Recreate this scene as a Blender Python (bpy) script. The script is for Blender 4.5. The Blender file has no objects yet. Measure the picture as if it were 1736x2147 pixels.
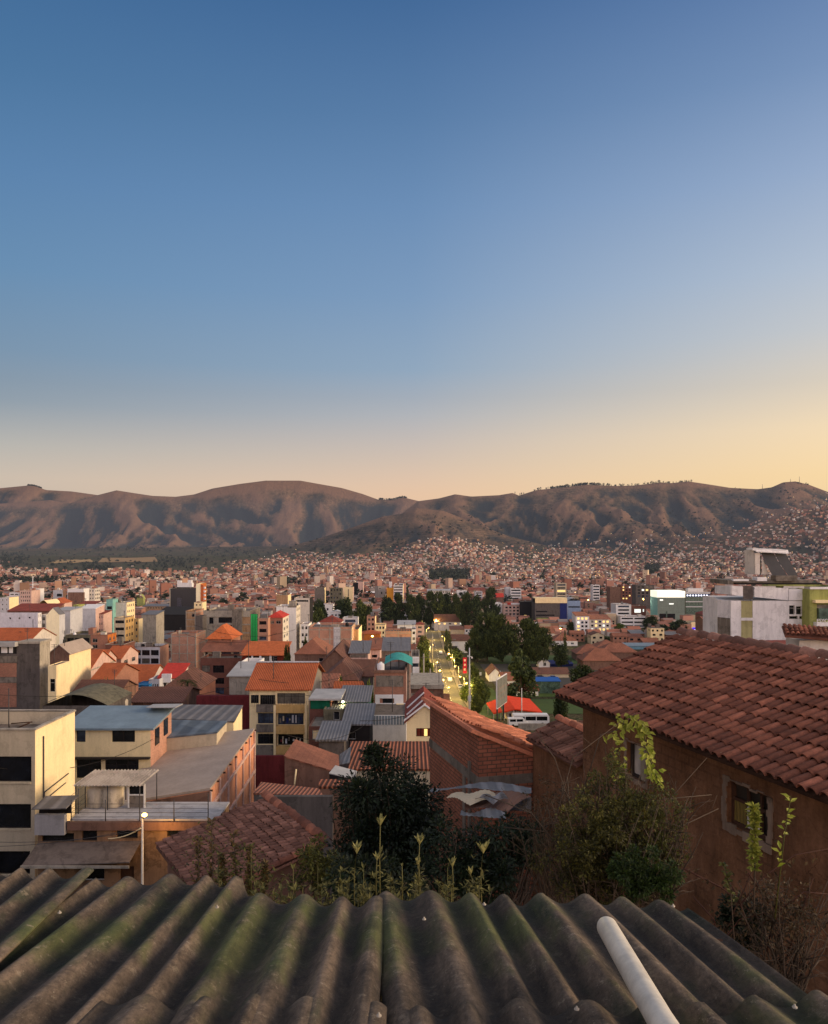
import bpy, math, random
import numpy as np
from mathutils import Vector, Matrix
random.seed(7); NR = np.random.RandomState(7)
sc = bpy.context.scene
COL = sc.collection
F = 1750.0; CX = 896.0; HY = 1190.0; CZ = 62.0      # focal length (px), principal column, horizon row, eye height
def P(px, py, Y): return Vector(((px-CX)*Y/F, Y, CZ-(py-HY)*Y/F))
def S(r, g, b):
    f = lambda c: (c/255/12.92) if c <= 10 else ((c/255+.055)/1.055)**2.4
    return (f(r), f(g), f(b), 1)

# ------------------------------------------------------------------ noise
_perm = NR.permutation(256); _perm = np.concatenate([_perm, _perm])
_ang = NR.rand(256)*2*np.pi; _gx = np.cos(_ang); _gy = np.sin(_ang)
def perlin(x, y):
    x = np.asarray(x, float); y = np.asarray(y, float)
    xi = np.floor(x).astype(int); yi = np.floor(y).astype(int); xf = x-xi; yf = y-yi
    xi &= 255; yi &= 255
    u = xf*xf*xf*(xf*(xf*6-15)+10); v = yf*yf*yf*(yf*(yf*6-15)+10)
    def g(ix, iy, dx, dy):
        h = _perm[_perm[ix & 255]+(iy & 255)]; return _gx[h]*dx+_gy[h]*dy
    a = g(xi, yi, xf, yf); b = g(xi+1, yi, xf-1, yf); c = g(xi, yi+1, xf, yf-1); d = g(xi+1, yi+1, xf-1, yf-1)
    return (a+(b-a)*u)*(1-v)+(c+(d-c)*u)*v
def ridged(x, y, o=4):
    s = 0; a = 1; t = 0
    for i in range(o):
        s = s+a*(1-np.abs(perlin(x*2**i+17*i, y*2**i-9*i))*2.2); t += a; a *= .5
    return s/t
def fbm(x, y, o=4):
    s = 0; a = 1; t = 0
    for i in range(o):
        s = s+a*perlin(x*2**i+31*i, y*2**i+7*i); t += a; a *= .5
    return s/t

# ------------------------------------------------------------------ terrain
_gY = [-60, 0, 6, 10, 20, 30, 50, 80, 107, 150, 200, 250, 300, 400, 500, 600, 2600, 5200, 12000]
_gZ = [58, 57, 56.5, 55, 50, 46, 40.5, 36, 33, 26, 18, 11.5, 6.5, 3, 1, 0, 0, 22, 40]
SIL = {
 'a': (8200, 6300, [(-700,1062),(0,1056),(62,1050),(75,1051),(100,1060),(155,1063),(205,1070),(300,1085),(420,1120),(2500,1190)]),
 'b': (6800, 5300, [(-700,1075),(0,1090),(110,1082),(150,1090),(205,1073),(252,1061),(290,1067),(330,1073),(380,1075),(420,1070),(460,1057),(520,1047),(575,1040),(650,1040),(700,1049),(740,1056),(785,1069),(818,1081),(850,1082),(872,1076),(905,1084),(1000,1100),(1200,1150),(2500,1190)]),
 'c': (4900, 3050, [(-900,1199),(780,1180),(870,1110),(905,1084),(950,1078),(985,1069),(1020,1074),(1080,1071),(1110,1066),(1123,1072),(1160,1060),(1200,1056),(1270,1048),(1330,1051),(1370,1050),(1400,1047),(1430,1043),(1450,1045),(1490,1041),(1530,1047),(1580,1055),(1640,1058),(1670,1054),(1695,1043),(1722,1041),(1750,1048),(1792,1064),(1900,1090),(2000,1080),(2600,1060)]),
 'd': (3900, 2750, [(-900,1199),(430,1210),(560,1205),(640,1179),(700,1162),(760,1142),(830,1117),(868,1112),(900,1099),(960,1105),(1010,1125),(1100,1160),(1200,1185),(2600,1199)]),
 'e': (3500, 2600, [(-900,1203),(1350,1203),(1480,1175),(1560,1160),(1650,1130),(1720,1110),(1792,1092),(1900,1085),(2600,1080)]),
}
def ground(x, Y):
    x = np.asarray(x, float); Y = np.asarray(Y, float)
    z = np.interp(Y, _gY, _gZ)
    far = Y > 1800
    if not np.any(far): return z
    Ys = np.maximum(Y, 1000.0); px = CX+F*x/Ys
    z = z + np.where(far, fbm(x/500, Y/500)*np.clip((Y-1800)/1500, 0, 1)*14, 0)
    for i, (k, (Yr, Yb, pts)) in enumerate(SIL.items()):
        sil = np.interp(px, [p[0] for p in pts], [p[1] for p in pts])
        H = (HY-sil)/F*Yr+CZ
        Ybn = Yb+(Yr-Yb)*.35*fbm(x/600+i*9, x*0+i*3.3)*1.6
        t = (Y-Ybn)/(Yr-Ybn); tc = np.clip(t, 0, 1)
        prof = tc**1.15
        w = fbm(x/1300+i*5, Y/1300, 3)*.8
        sc_ = {'a': 1.3, 'b': 1.25, 'c': .9, 'd': .7, 'e': .7}[k]
        n = np.clip(ridged((x+.45*Y)/(980*sc_)+w+i*7.7, (Y-.3*x)/(3600*sc_)+w*.3, 6), 0, 1)**1.15
        n2 = np.clip(ridged((x-.25*Y)/(300*sc_)+w*2, Y/(1000*sc_)+i, 4), 0, 1)
        n3 = np.clip(ridged(x/(110*sc_)+w*3, Y/(330*sc_)+i*2.1, 3), 0, 1)
        env = np.clip(tc*(1-tc)*4, 0, 1)
        cut = {'a': .42, 'b': .62, 'c': .42, 'd': .22, 'e': .25}[k]
        h = H*prof - H*env*cut*(1-n) - H*env*.24*(1-n2) - H*env*.085*(1-n3)
        back = np.clip((Y-Yr)/2600, 0, 1)
        h = np.where(t > 1, H*(1-back*.8), h)
        h = h - (tc > .9)*0
        z = np.maximum(z, np.where(far, h, -99))
    return z
def gz(x, Y): return float(ground(np.array([x]), np.array([Y]))[0])

# ------------------------------------------------------------------ materials
MATS = {}
def newmat(name):
    m = bpy.data.materials.new(name); m.use_nodes = True
    nt = m.node_tree; b = nt.nodes['Principled BSDF']
    b.inputs['Roughness'].default_value = .9
    b.inputs['Specular IOR Level'].default_value = .25
    return m, nt, b
def N(nt, t, **kw):
    n = nt.nodes.new(t)
    for k, v in kw.items(): setattr(n, k, v)
    return n
def mul(nt, a, b):
    m = N(nt, 'ShaderNodeMix', data_type='RGBA', blend_type='MULTIPLY'); m.inputs[0].default_value = 1
    for s, v in ((6, a), (7, b)):
        if hasattr(v, 'is_linked'): nt.links.new(v, m.inputs[s])
        else: m.inputs[s].default_value = v
    return m.outputs[2]
def mix(nt, f, a, b):
    m = N(nt, 'ShaderNodeMix', data_type='RGBA')
    for s, v in ((0, f), (6, a), (7, b)):
        if hasattr(v, 'is_linked'): nt.links.new(v, m.inputs[s])
        else: m.inputs[s].default_value = v
    return m.outputs[2]
def ramp(nt, f, stops):
    r = N(nt, 'ShaderNodeValToRGB'); nt.links.new(f, r.inputs[0]); e = r.color_ramp.elements
    while len(e) < len(stops): e.new(.5)
    for i, (p, c) in enumerate(stops):
        e[i].position = p; e[i].color = c if len(c) == 4 else (*c, 1)
    return r.outputs[0]
def noise(nt, vec, scale, detail=4, rough=.6, dist=0):
    n = N(nt, 'ShaderNodeTexNoise'); n.inputs['Scale'].default_value = scale; n.inputs['Detail'].default_value = detail
    n.inputs['Roughness'].default_value = rough; n.inputs['Distortion'].default_value = dist
    if vec is not None: nt.links.new(vec, n.inputs['Vector'])
    return n.outputs['Fac']
def objco(nt): return N(nt, 'ShaderNodeTexCoord').outputs['Object']
def geopos(nt): return N(nt, 'ShaderNodeNewGeometry').outputs['Position']
def scaled(nt, vec, s):
    m = N(nt, 'ShaderNodeMapping'); m.inputs['Scale'].default_value = s; nt.links.new(vec, m.inputs[0]); return m.outputs[0]
def math_(nt, op, a, b=None, c=None):
    m = N(nt, 'ShaderNodeMath', operation=op)
    for i, v in enumerate((a, b, c)):
        if v is None: continue
        if hasattr(v, 'is_linked'): nt.links.new(v, m.inputs[i])
        else: m.inputs[i].default_value = v
    return m.outputs[0]
def bump(nt, b, h, st, dist=.02):
    n = N(nt, 'ShaderNodeBump'); n.inputs['Strength'].default_value = st; n.inputs['Distance'].default_value = dist
    nt.links.new(h, n.inputs['Height']); nt.links.new(n.outputs[0], b.inputs['Normal'])
G = lambda v: (v, v, v, 1)

def plaster(name, c, dirt=.35, rough=.92):
    k = ('pl', name)
    if k in MATS: return MATS[k]
    m, nt, b = newmat(name); v = geopos(nt)
    n1 = noise(nt, v, .35, 6, .65); n2 = noise(nt, scaled(nt, v, (1.6, 1.6, .22)), 1.0, 5, .7); n3 = noise(nt, v, 9, 4)
    f1 = ramp(nt, n1, [(.3, G(1-dirt*.5)), (.7, G(1.06))]); f2 = ramp(nt, n2, [(.33, G(1-dirt)), (.55, G(1.0))])
    f3 = ramp(nt, n3, [(.3, G(.93)), (.7, G(1.05))])
    n4 = noise(nt, v, .9, 7, .62, .6); pc = ramp(nt, n4, [(.54, G(1)), (.57, G(1-dirt*.75)), (.62, G(1-dirt*.5)), (.70, G(1))])
    nt.links.new(mul(nt, mul(nt, mul(nt, mul(nt, c, f1), f2), f3), pc), b.inputs['Base Color']); b.inputs['Roughness'].default_value = rough
    bump(nt, b, n3, .25, .02)
    MATS[k] = m; return m
def brick(name, c=S(170, 114, 92), mortar=S(150, 120, 100), bw=.24, bh=.105, ms=.014):
    k = ('br', name)
    if k in MATS: return MATS[k]
    m, nt, b = newmat(name); o = objco(nt)
    s = N(nt, 'ShaderNodeSeparateXYZ'); nt.links.new(o, s.inputs[0]); cb = N(nt, 'ShaderNodeCombineXYZ')
    nt.links.new(math_(nt, 'ADD', s.outputs[0], s.outputs[1]), cb.inputs[0]); nt.links.new(s.outputs[2], cb.inputs[1])
    t = N(nt, 'ShaderNodeTexBrick'); nt.links.new(cb.outputs[0], t.inputs['Vector'])
    t.inputs['Scale'].default_value = 1; t.inputs['Brick Width'].default_value = bw; t.inputs['Row Height'].default_value = bh
    t.inputs['Mortar Size'].default_value = ms; t.inputs['Mortar Smooth'].default_value = .4; t.inputs['Bias'].default_value = -.1
    t.inputs['Color1'].default_value = c; t.inputs['Color2'].default_value = tuple(x*.72 for x in c[:3])+(1,)
    t.inputs['Mortar'].default_value = mortar
    f = ramp(nt, noise(nt, geopos(nt), .4, 6, .65), [(.3, G(.72)), (.7, G(1.1))]); f2 = ramp(nt, noise(nt, geopos(nt), 6, 4), [(.3, G(.85)), (.7, G(1.1))])
    nt.links.new(mul(nt, mul(nt, t.outputs[0], f), f2), b.inputs['Base Color'])
    bump(nt, b, t.outputs['Fac'], -.5, .01); MATS[k] = m; return m
def tiles(name, c=S(160, 104, 82), per=.24, axis=0, depth=.45):
    k = ('ti', name, axis)
    if k in MATS: return MATS[k]
    m, nt, b = newmat(name+('_y' if axis else '')); o = objco(nt); s = N(nt, 'ShaderNodeSeparateXYZ'); nt.links.new(o, s.inputs[0])
    w = math_(nt, 'SINE', math_(nt, 'MULTIPLY', s.outputs[axis], 2*math.pi/per))
    w2 = math_(nt, 'FRACT', math_(nt, 'DIVIDE', s.outputs[1-axis], .38))
    f = ramp(nt, w, [(0, G(1-depth)), (.45, G(1)), (1, G(1.08))]); fr = ramp(nt, w2, [(0, G(.7)), (.12, G(1)), (1, G(1))])
    n = ramp(nt, noise(nt, geopos(nt), .25, 6, .7), [(.3, G(.68)), (.7, G(1.15))]); n2 = ramp(nt, noise(nt, geopos(nt), 3, 4, .7), [(.3, G(.8)), (.7, G(1.12))])
    gr = noise(nt, geopos(nt), 1.1, 5, .7)
    col = mix(nt, ramp(nt, gr, [(.55, G(0)), (.75, G(.45))]), c, S(95, 80, 66))
    nt.links.new(mul(nt, mul(nt, mul(nt, mul(nt, col, f), fr), n), n2), b.inputs['Base Color'])
    bump(nt, b, w, .6, .05); MATS[k] = m; return m
def metal(name, c, per=.0, rough=.55, dirt=.3, axis=0):
    k = ('me', name, axis)
    if k in MATS: return MATS[k]
    m, nt, b = newmat(name); b.inputs['Roughness'].default_value = rough; b.inputs['Specular IOR Level'].default_value = .5
    col = mul(nt, mul(nt, c, ramp(nt, noise(nt, geopos(nt), .5, 7, .7), [(.3, G(1-dirt)), (.7, G(1.1))])), ramp(nt, noise(nt, geopos(nt), 5, 5, .7), [(.3, G(.88)), (.7, G(1.08))]))
    if per:
        s = N(nt, 'ShaderNodeSeparateXYZ'); nt.links.new(objco(nt), s.inputs[0]); w = math_(nt, 'SINE', math_(nt, 'MULTIPLY', s.outputs[axis], 2*math.pi/per))
        col = mul(nt, col, ramp(nt, w, [(0, G(.62)), (.6, G(1)), (1, G(1.1))])); bump(nt, b, w, .4, .04)
    nt.links.new(col, b.inputs['Base Color']); MATS[k] = m; return m
def glass(name='dark_glass', c=S(22, 24, 28), r=.12):
    k = ('gl', name)
    if k in MATS: return MATS[k]
    m, nt, b = newmat(name); b.inputs['Roughness'].default_value = r; b.inputs['Specular IOR Level'].default_value = .5
    nt.links.new(mul(nt, c, ramp(nt, noise(nt, geopos(nt), .9, 3), [(.35, G(.5)), (.65, G(1.6))])), b.inputs['Base Color']); MATS[k] = m; return m
def kid(t, nm):
    for c in t.children:
        if c.name.split('.')[0] == nm: return c
def glow(name, c, st):
    k = ('em', name)
    if k in MATS: return MATS[k]
    m, nt, b = newmat(name); b.inputs['Base Color'].default_value = c; b.inputs['Emission Color'].default_value = c; b.inputs['Emission Strength'].default_value = st
    MATS[k] = m; return m
def leafmat(name, c1, c2, rough=.6, var=True, transl=.25):
    k = ('lf', name)
    if k in MATS: return MATS[k]
    m, nt, b = newmat(name); b.inputs['Roughness'].default_value = rough; b.inputs['Specular IOR Level'].default_value = .3
    g = N(nt, 'ShaderNodeNewGeometry')
    f = ramp(nt, g.outputs['Random Per Island'], [(0, c1), (1, c2)])
    n = ramp(nt, noise(nt, g.outputs['Position'], .9, 3), [(.35, G(.55)), (.65, G(1.25))])
    nt.links.new(mul(nt, f, n), b.inputs['Base Color'])
    t = N(nt, 'ShaderNodeBsdfTranslucent'); nt.links.new(mul(nt, f, n), t.inputs[0]); ms = N(nt, 'ShaderNodeMixShader'); ms.inputs[0].default_value = transl
    out = nt.nodes['Material Output']; nt.links.new(b.outputs[0], ms.inputs[1]); nt.links.new(t.outputs[0], ms.inputs[2]); nt.links.new(ms.outputs[0], out.inputs[0])
    MATS[k] = m; return m
def attrmat(name, rough=.9, nscale=.3, var=.3):
    m, nt, b = newmat(name); a = N(nt, 'ShaderNodeAttribute', attribute_name='Col'); b.inputs['Roughness'].default_value = rough
    f = ramp(nt, noise(nt, geopos(nt), nscale, 4), [(.3, G(1-var)), (.7, G(1+var*.4))])
    nt.links.new(mul(nt, a.outputs[0], f), b.inputs['Base Color']); return m

# ------------------------------------------------------------------ mesh helpers
class MB:
    def __init__(s): s.v = []; s.f = []; s.m = []; s.sm = []
    def quad(s, a, b, c, d, m=0, sm=False):
        i = len(s.v); s.v += [tuple(a), tuple(b), tuple(c), tuple(d)]; s.f.append((i, i+1, i+2, i+3)); s.m.append(m); s.sm.append(sm)
    def poly(s, pts, m=0, sm=False):
        i = len(s.v); s.v += [tuple(p) for p in pts]; s.f.append(tuple(range(i, i+len(pts)))); s.m.append(m); s.sm.append(sm)
    def box(s, x0, x1, y0, y1, z0, z1, m=0, skip=''):
        i = len(s.v); s.v += [(x, y, z) for x in (x0, x1) for y in (y0, y1) for z in (z0, z1)]
        for k, f in {'l': (0, 1, 3, 2), 'r': (4, 6, 7, 5), 'f': (0, 4, 5, 1), 'k': (2, 3, 7, 6), 'b': (0, 2, 6, 4), 't': (1, 5, 7, 3)}.items():
            if k not in skip: s.f.append(tuple(i+j for j in f)); s.m.append(m); s.sm.append(False)
    def obox(s, c, ux, uy, uz, m=0):   # oriented box, c centre, half vectors
        i = len(s.v); c = Vector(c); ux = Vector(ux); uy = Vector(uy); uz = Vector(uz)
        s.v += [tuple(c+a*ux+b*uy+d*uz) for a in (-1, 1) for b in (-1, 1) for d in (-1, 1)]
        for f in ((0, 1, 3, 2), (4, 6, 7, 5), (0, 4, 5, 1), (2, 3, 7, 6), (0, 2, 6, 4), (1, 5, 7, 3)): s.f.append(tuple(i+j for j in f)); s.m.append(m); s.sm.append(False)
    def slab(s, pts, th, m=0):         # polygon thickened downwards
        n = len(pts); i = len(s.v); s.v += [tuple(p) for p in pts]+[(p[0], p[1], p[2]-th) for p in pts]
        s.f.append(tuple(range(i, i+n))); s.f.append(tuple(range(i+2*n-1, i+n-1, -1))); s.m += [m, m]; s.sm += [False]*2
        for k in range(n): s.f.append((i+k, i+n+k, i+n+(k+1) % n, i+(k+1) % n)); s.m.append(m); s.sm.append(False)
    def tube(s, pts, r, seg=6, m=0, cap=True):
        pts = [Vector(p) for p in pts]; rs = r if isinstance(r, (list, tuple)) else [r]*len(pts); base = len(s.v)
        for k, p in enumerate(pts):
            t = (pts[min(k+1, len(pts)-1)]-pts[max(k-1, 0)]); t = t.normalized() if t.length > 1e-9 else Vector((0, 0, 1))
            a = t.cross(Vector((0, 0, 1)));
            if a.length < .05: a = t.cross(Vector((1, 0, 0)))
            a.normalize(); b = t.cross(a)
            s.v += [tuple(p+(a*math.cos(q)+b*math.sin(q))*rs[k]) for q in [2*math.pi*j/seg for j in range(seg)]]
        for k in range(len(pts)-1):
            for j in range(seg):
                s.f.append((base+k*seg+j, base+k*seg+(j+1) % seg, base+(k+1)*seg+(j+1) % seg, base+(k+1)*seg+j)); s.m.append(m); s.sm.append(True)
        if cap:
            s.f.append(tuple(base+j for j in range(seg))[::-1]); e = base+(len(pts)-1)*seg; s.f.append(tuple(e+j for j in range(seg))); s.m += [m, m]; s.sm += [False]*2
    def lathe(s, c, prof, seg=16, m=0):
        base = len(s.v)
        for r, z in prof: s.v += [(c[0]+r*math.cos(2*math.pi*j/seg), c[1]+r*math.sin(2*math.pi*j/seg), c[2]+z) for j in range(seg)]
        for k in range(len(prof)-1):
            for j in range(seg): s.f.append((base+k*seg+j, base+k*seg+(j+1) % seg, base+(k+1)*seg+(j+1) % seg, base+(k+1)*seg+j)); s.m.append(m); s.sm.append(True)
        s.f.append(tuple(base+(len(prof)-1)*seg+j for j in range(seg))); s.m.append(m); s.sm.append(False)
    def leaf(s, p, d, up, L, w, m=0):
        d = Vector(d).normalized(); n = Vector(up); sd = d.cross(n)
        if sd.length < .01: sd = d.cross(Vector((1, .3, 0)))
        sd.normalize(); n = sd.cross(d); p = Vector(p)
        i = len(s.v); q = p+d*L*.5
        s.v += [tuple(p), tuple(q+sd*w*.5+n*w*.12), tuple(p+d*L-n*L*.12), tuple(q-sd*w*.5+n*w*.12)]
        s.f += [(i, i+1, i+2, i+3)]; s.m.append(m); s.sm.append(False)
    def mesh(s, name, mats):
        me = bpy.data.meshes.new(name); me.from_pydata(s.v, [], s.f)
        for m in (mats if isinstance(mats, (list, tuple)) else [mats]): me.materials.append(m)
        me.polygons.foreach_set('material_index', s.m); me.polygons.foreach_set('use_smooth', s.sm); me.update(); return me
    def build(s, name, mats, parent=None, loc=(0, 0, 0), rot=(0, 0, 0), label=None):
        return ob(name, s.mesh(name, mats), parent, loc, rot, label)
def ob(name, me, parent=None, loc=(0, 0, 0), rot=(0, 0, 0), label=None):
    o = bpy.data.objects.new(name, me); COL.objects.link(o); o.parent = parent; o.location = loc; o.rotation_euler = rot
    if label: o['label'] = label
    return o
def thing(name, label, cat, loc=(0, 0, 0), rz=0, group=None):
    o = bpy.data.objects.new(name, None); COL.objects.link(o); o.location = loc; o.rotation_euler = (0, 0, rz); o.empty_display_size = .5
    return tag(o, label, cat, group)
def tag(o, label=None, cat=None, group=None, kind=None):
    if label: o['label'] = label
    if cat: o['category'] = cat
    if group: o['group'] = group
    if kind: o['kind'] = kind
    return o

# ------------------------------------------------------------------ palette
M = dict(
 conc=plaster('grey_concrete', S(128, 118, 106), .45), conc_d=plaster('dark_concrete', S(98, 90, 84), .35), conc_l=plaster('pale_concrete', S(168, 158, 142), .35),
 white=plaster('white_paint', S(222, 218, 214), .12), offw=plaster('off_white_paint', S(206, 196, 182), .2), cream=plaster('cream_paint', S(240, 216, 166), .12), sand=plaster('sand_paint', S(190, 174, 146), .16),
 yell=plaster('yellow_ochre_paint', S(206, 166, 104), .22), tan=plaster('tan_paint', S(176, 140, 104), .3), pink=plaster('pink_plaster', S(206, 172, 156), .22), teal=plaster('teal_paint', S(128, 178, 168), .2),
 lime=plaster('lime_green_paint', S(158, 160, 92), .25), ltgrey=plaster('light_grey_paint', S(192, 190, 190), .16), lilac=plaster('stained_white_paint', S(208, 204, 208), .18), olive=plaster('olive_plaster', S(110, 104, 84), .4),
 maroon=plaster('maroon_paint', S(112, 44, 46), .3), brown=plaster('brown_plaster', S(128, 96, 80), .35), adobe=plaster('adobe_mud', S(124, 80, 50), .5), orange=plaster('orange_paint', S(190, 110, 50), .3),
 dgreen=plaster('green_painted_boards', S(16, 92, 66), .3), lgreen=plaster('pale_green_paint', S(120, 150, 96), .3), black=plaster('blackened_plaster', S(38, 34, 32), .3),
 brk=brick('orange_brick'), brk_d=brick('dark_red_brick', S(128, 78, 64), S(105, 84, 72)), brk_p=brick('pale_brick', S(190, 136, 112), S(176, 146, 124)), brk_near=brick('hollow_clay_brick', S(164, 102, 78), S(96, 72, 58), .25, .105, .016),
 tile=tiles('terracotta_tiles'), tile_o=tiles('orange_tiles', S(194, 104, 62)), tile_d=tiles('weathered_tiles', S(122, 84, 70)), tile_r=tiles('red_tiles', S(152, 74, 60)), tile_w=tiles('corrugated_clay', S(165, 100, 72), .3, 0, .75),
 tile_y=tiles('terracotta_tiles', axis=1), tile_oy=tiles('orange_tiles', S(194, 104, 62), axis=1), tile_dy=tiles('weathered_tiles', S(122, 84, 70), axis=1), tile_ry=tiles('red_tiles', S(152, 74, 60), axis=1),
 zinc=metal('grey_metal_sheet', S(120, 116, 114), .35), zincb=metal('blue_grey_metal', S(118, 134, 142), 0, .5, .35), zincl=metal('pale_metal_sheet', S(170, 166, 160)), shed=metal('grey_brown_sheet', S(166, 148, 132), 0, .8, .25),
 steel=metal('painted_steel', S(60, 56, 54)), wht_m=metal('white_metal', S(215, 212, 205)), orange_m=plaster('orange_sheet', S(194, 104, 58), .3), red_m=plaster('red_sheet', S(190, 62, 50), .25), teal_m=plaster('teal_tarpaulin', S(70, 160, 150), .25),
 tank=plaster('cream_plastic', S(198, 184, 160), .3, .5), glass=glass(), glass_c=glass('curtained_glass', S(92, 86, 76), .3), glass_s=glass('sky_tinted_glass', S(58, 66, 80), .08), glass_b=glass('navy_glass', S(8, 10, 24), .35), glass_g=glass('green_glass', S(70, 88, 78), .2), lit=glow('warm_lit_window', S(255, 214, 130), 1.1), litw=glow('white_lit_window', S(245, 250, 240), .9),  # glass_s: reflected sky put into the pane colour
 green_m=metal('green_glazed_panel', S(30, 190, 90), 0, .3, .2), wood=plaster('dark_wood', S(74, 50, 36), .4), redw=plaster('red_brown_wood', S(110, 44, 30), .3), roofc=plaster('roof_concrete', S(120, 108, 98), .45), blue=plaster('blue_paint', S(40, 110, 160), .25), navy=plaster('navy_paint', S(34, 44, 100), .2),
 asphalt=plaster('asphalt', S(70, 66, 60), .3), bark=plaster('bark', S(70, 56, 44), .5), frame=plaster('pale_window_frame', S(190, 184, 174), .2), dframe=plaster('dark_window_frame', S(52, 44, 38), .2),
)
# ------------------------------------------------------------------ camera, sky, sun
cam = bpy.data.cameras.new('camera'); camo = bpy.data.objects.new('camera', cam); COL.objects.link(camo); sc.camera = camo
camo.location = (0, 0, CZ); camo.rotation_euler = (math.pi/2, 0, 0)
cam.sensor_fit = 'HORIZONTAL'; cam.sensor_width = 36; cam.lens = 36*F/1792; cam.shift_y = (HY-1108)/1792; cam.clip_start = .05; cam.clip_end = 40000
sc.view_settings.view_transform = 'Standard'; sc.view_settings.look = 'None'; sc.view_settings.exposure = 0; sc.view_settings.gamma = 1
SUN_AZ = math.radians(93); SUN_EL = math.radians(15)     # azimuth measured from +Y towards +X
w = bpy.data.worlds.new('World'); sc.world = w; w.use_nodes = True; nt = w.node_tree; bg = nt.nodes['Background']
sky = N(nt, 'ShaderNodeTexSky', sky_type='NISHITA'); sky.sun_disc = False; sky.sun_elevation = math.radians(3); sky.sun_rotation = SUN_AZ; sky.altitude = 3400; sky.dust_density = 2.5
tc = N(nt, 'ShaderNodeTexCoord').outputs['Generated']; s = N(nt, 'ShaderNodeSeparateXYZ'); nt.links.new(tc, s.inputs[0])
hor = math_(nt, 'SQRT', math_(nt, 'ADD', math_(nt, 'MULTIPLY', s.outputs[0], s.outputs[0]), math_(nt, 'MULTIPLY', s.outputs[1], s.outputs[1])))
el = math_(nt, 'ARCTAN2', s.outputs[2], hor); az = math_(nt, 'ARCTAN2', s.outputs[0], s.outputs[1])
elf = math_(nt, 'DIVIDE', el, math.radians(45)); elf = math_(nt, 'MAXIMUM', elf, 0)
def E(py): return math.atan((HY-py)/F)/math.radians(45)
def rampc(pts): return ramp(nt, elf, sorted([(E(p), S(*c)) for p, c in pts], key=lambda q: q[0]))
def DP(c, k): return tuple(min(255, v*k) for v in c)
rl = rampc([(1190, (204, 182, 160)), (1050, (208, 190, 170)), (985, (186, 182, 174)), (900, (148, 162, 174)), (800, (126, 154, 180)), (640, (106, 146, 184)), (450, (92, 134, 178)), (250, (76, 120, 164)), (0, (62, 106, 154)), (-560, (60, 92, 142)), (-4000, (80, 100, 140))])
rc = rampc([(1190, (250, 206, 162)), (1075, (240, 200, 162)), (1000, (216, 194, 174)), (900, (184, 186, 190)), (800, (150, 174, 198)), (640, (128, 160, 196)), (450, (110, 146, 188)), (250, (90, 128, 172)), (0, (68, 108, 156)), (-600, (52, 88, 142))])
rr = rampc([(1190, (255, 214, 150)), (1045, (255, 220, 162)), (950, (250, 224, 184)), (860, (228, 216, 198)), (760, (204, 208, 212)), (640, (184, 198, 216)), (450, (154, 176, 208)), (250, (122, 150, 190)), (0, (92, 124, 172)), (-600, (66, 102, 158))])
rg = rampc([(1190, (255, 226, 160)), (950, (255, 240, 200)), (800, (250, 232, 205)), (640, (225, 226, 226)), (450, (180, 200, 228)), (250, (140, 168, 212)), (0, (105, 135, 190)), (-600, (78, 110, 165))])
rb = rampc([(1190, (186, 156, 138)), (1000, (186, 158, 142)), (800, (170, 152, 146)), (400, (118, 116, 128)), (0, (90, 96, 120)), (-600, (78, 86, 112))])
def sm(a, b): 
    m = N(nt, 'ShaderNodeMapRange', interpolation_type='LINEAR'); nt.links.new(az, m.inputs[0]); m.inputs[1].default_value = math.radians(a); m.inputs[2].default_value = math.radians(b); return m.outputs[0]
c1 = mix(nt, sm(-27, 0), rl, rc); c1 = mix(nt, sm(0, 27), c1, rr); c1 = mix(nt, sm(30, 62), c1, rg)
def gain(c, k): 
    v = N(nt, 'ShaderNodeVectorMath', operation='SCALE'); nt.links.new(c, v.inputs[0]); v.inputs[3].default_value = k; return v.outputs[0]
c1 = mix(nt, sm(100, 150), c1, gain(rb, 7.4)); c1 = mix(nt, sm(-60, -110), c1, gain(rb, 1.3)); c1 = mix(nt, sm(-125, -175), c1, gain(rb, 7.4))  # sky behind the viewer brightened as added fill for camera-facing walls
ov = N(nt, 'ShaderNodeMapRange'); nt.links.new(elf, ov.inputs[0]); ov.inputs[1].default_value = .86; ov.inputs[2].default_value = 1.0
hg = N(nt, 'ShaderNodeMapRange'); nt.links.new(elf, hg.inputs[0]); hg.inputs[1].default_value = E(1130); hg.inputs[2].default_value = E(860); hg.inputs[3].default_value = 1.3; hg.inputs[4].default_value = 1.0
v_ = N(nt, 'ShaderNodeVectorMath', operation='SCALE'); nt.links.new(c1, v_.inputs[0]); nt.links.new(hg.outputs[0], v_.inputs[3]); c1 = v_.outputs[0]
c1 = mix(nt, ov.outputs[0], c1, (.56, .54, .58, 1))  # overhead sky lifted to an even grey as extra fill
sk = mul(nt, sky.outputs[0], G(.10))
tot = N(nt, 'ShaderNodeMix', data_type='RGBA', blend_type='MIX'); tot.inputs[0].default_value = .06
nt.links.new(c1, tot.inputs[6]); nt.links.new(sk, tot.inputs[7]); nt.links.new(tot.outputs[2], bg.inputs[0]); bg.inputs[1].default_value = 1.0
sun = bpy.data.lights.new('sun', 'SUN'); sun.energy = 3.7; sun.angle = math.radians(22); sun.color = (1, .74, .48)
suno = bpy.data.objects.new('sun', sun); COL.objects.link(suno)
sd = Vector((math.sin(SUN_AZ)*math.cos(SUN_EL), math.cos(SUN_AZ)*math.cos(SUN_EL), math.sin(SUN_EL))); suno.rotation_euler = sd.to_track_quat('Z', 'Y').to_euler()

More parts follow.
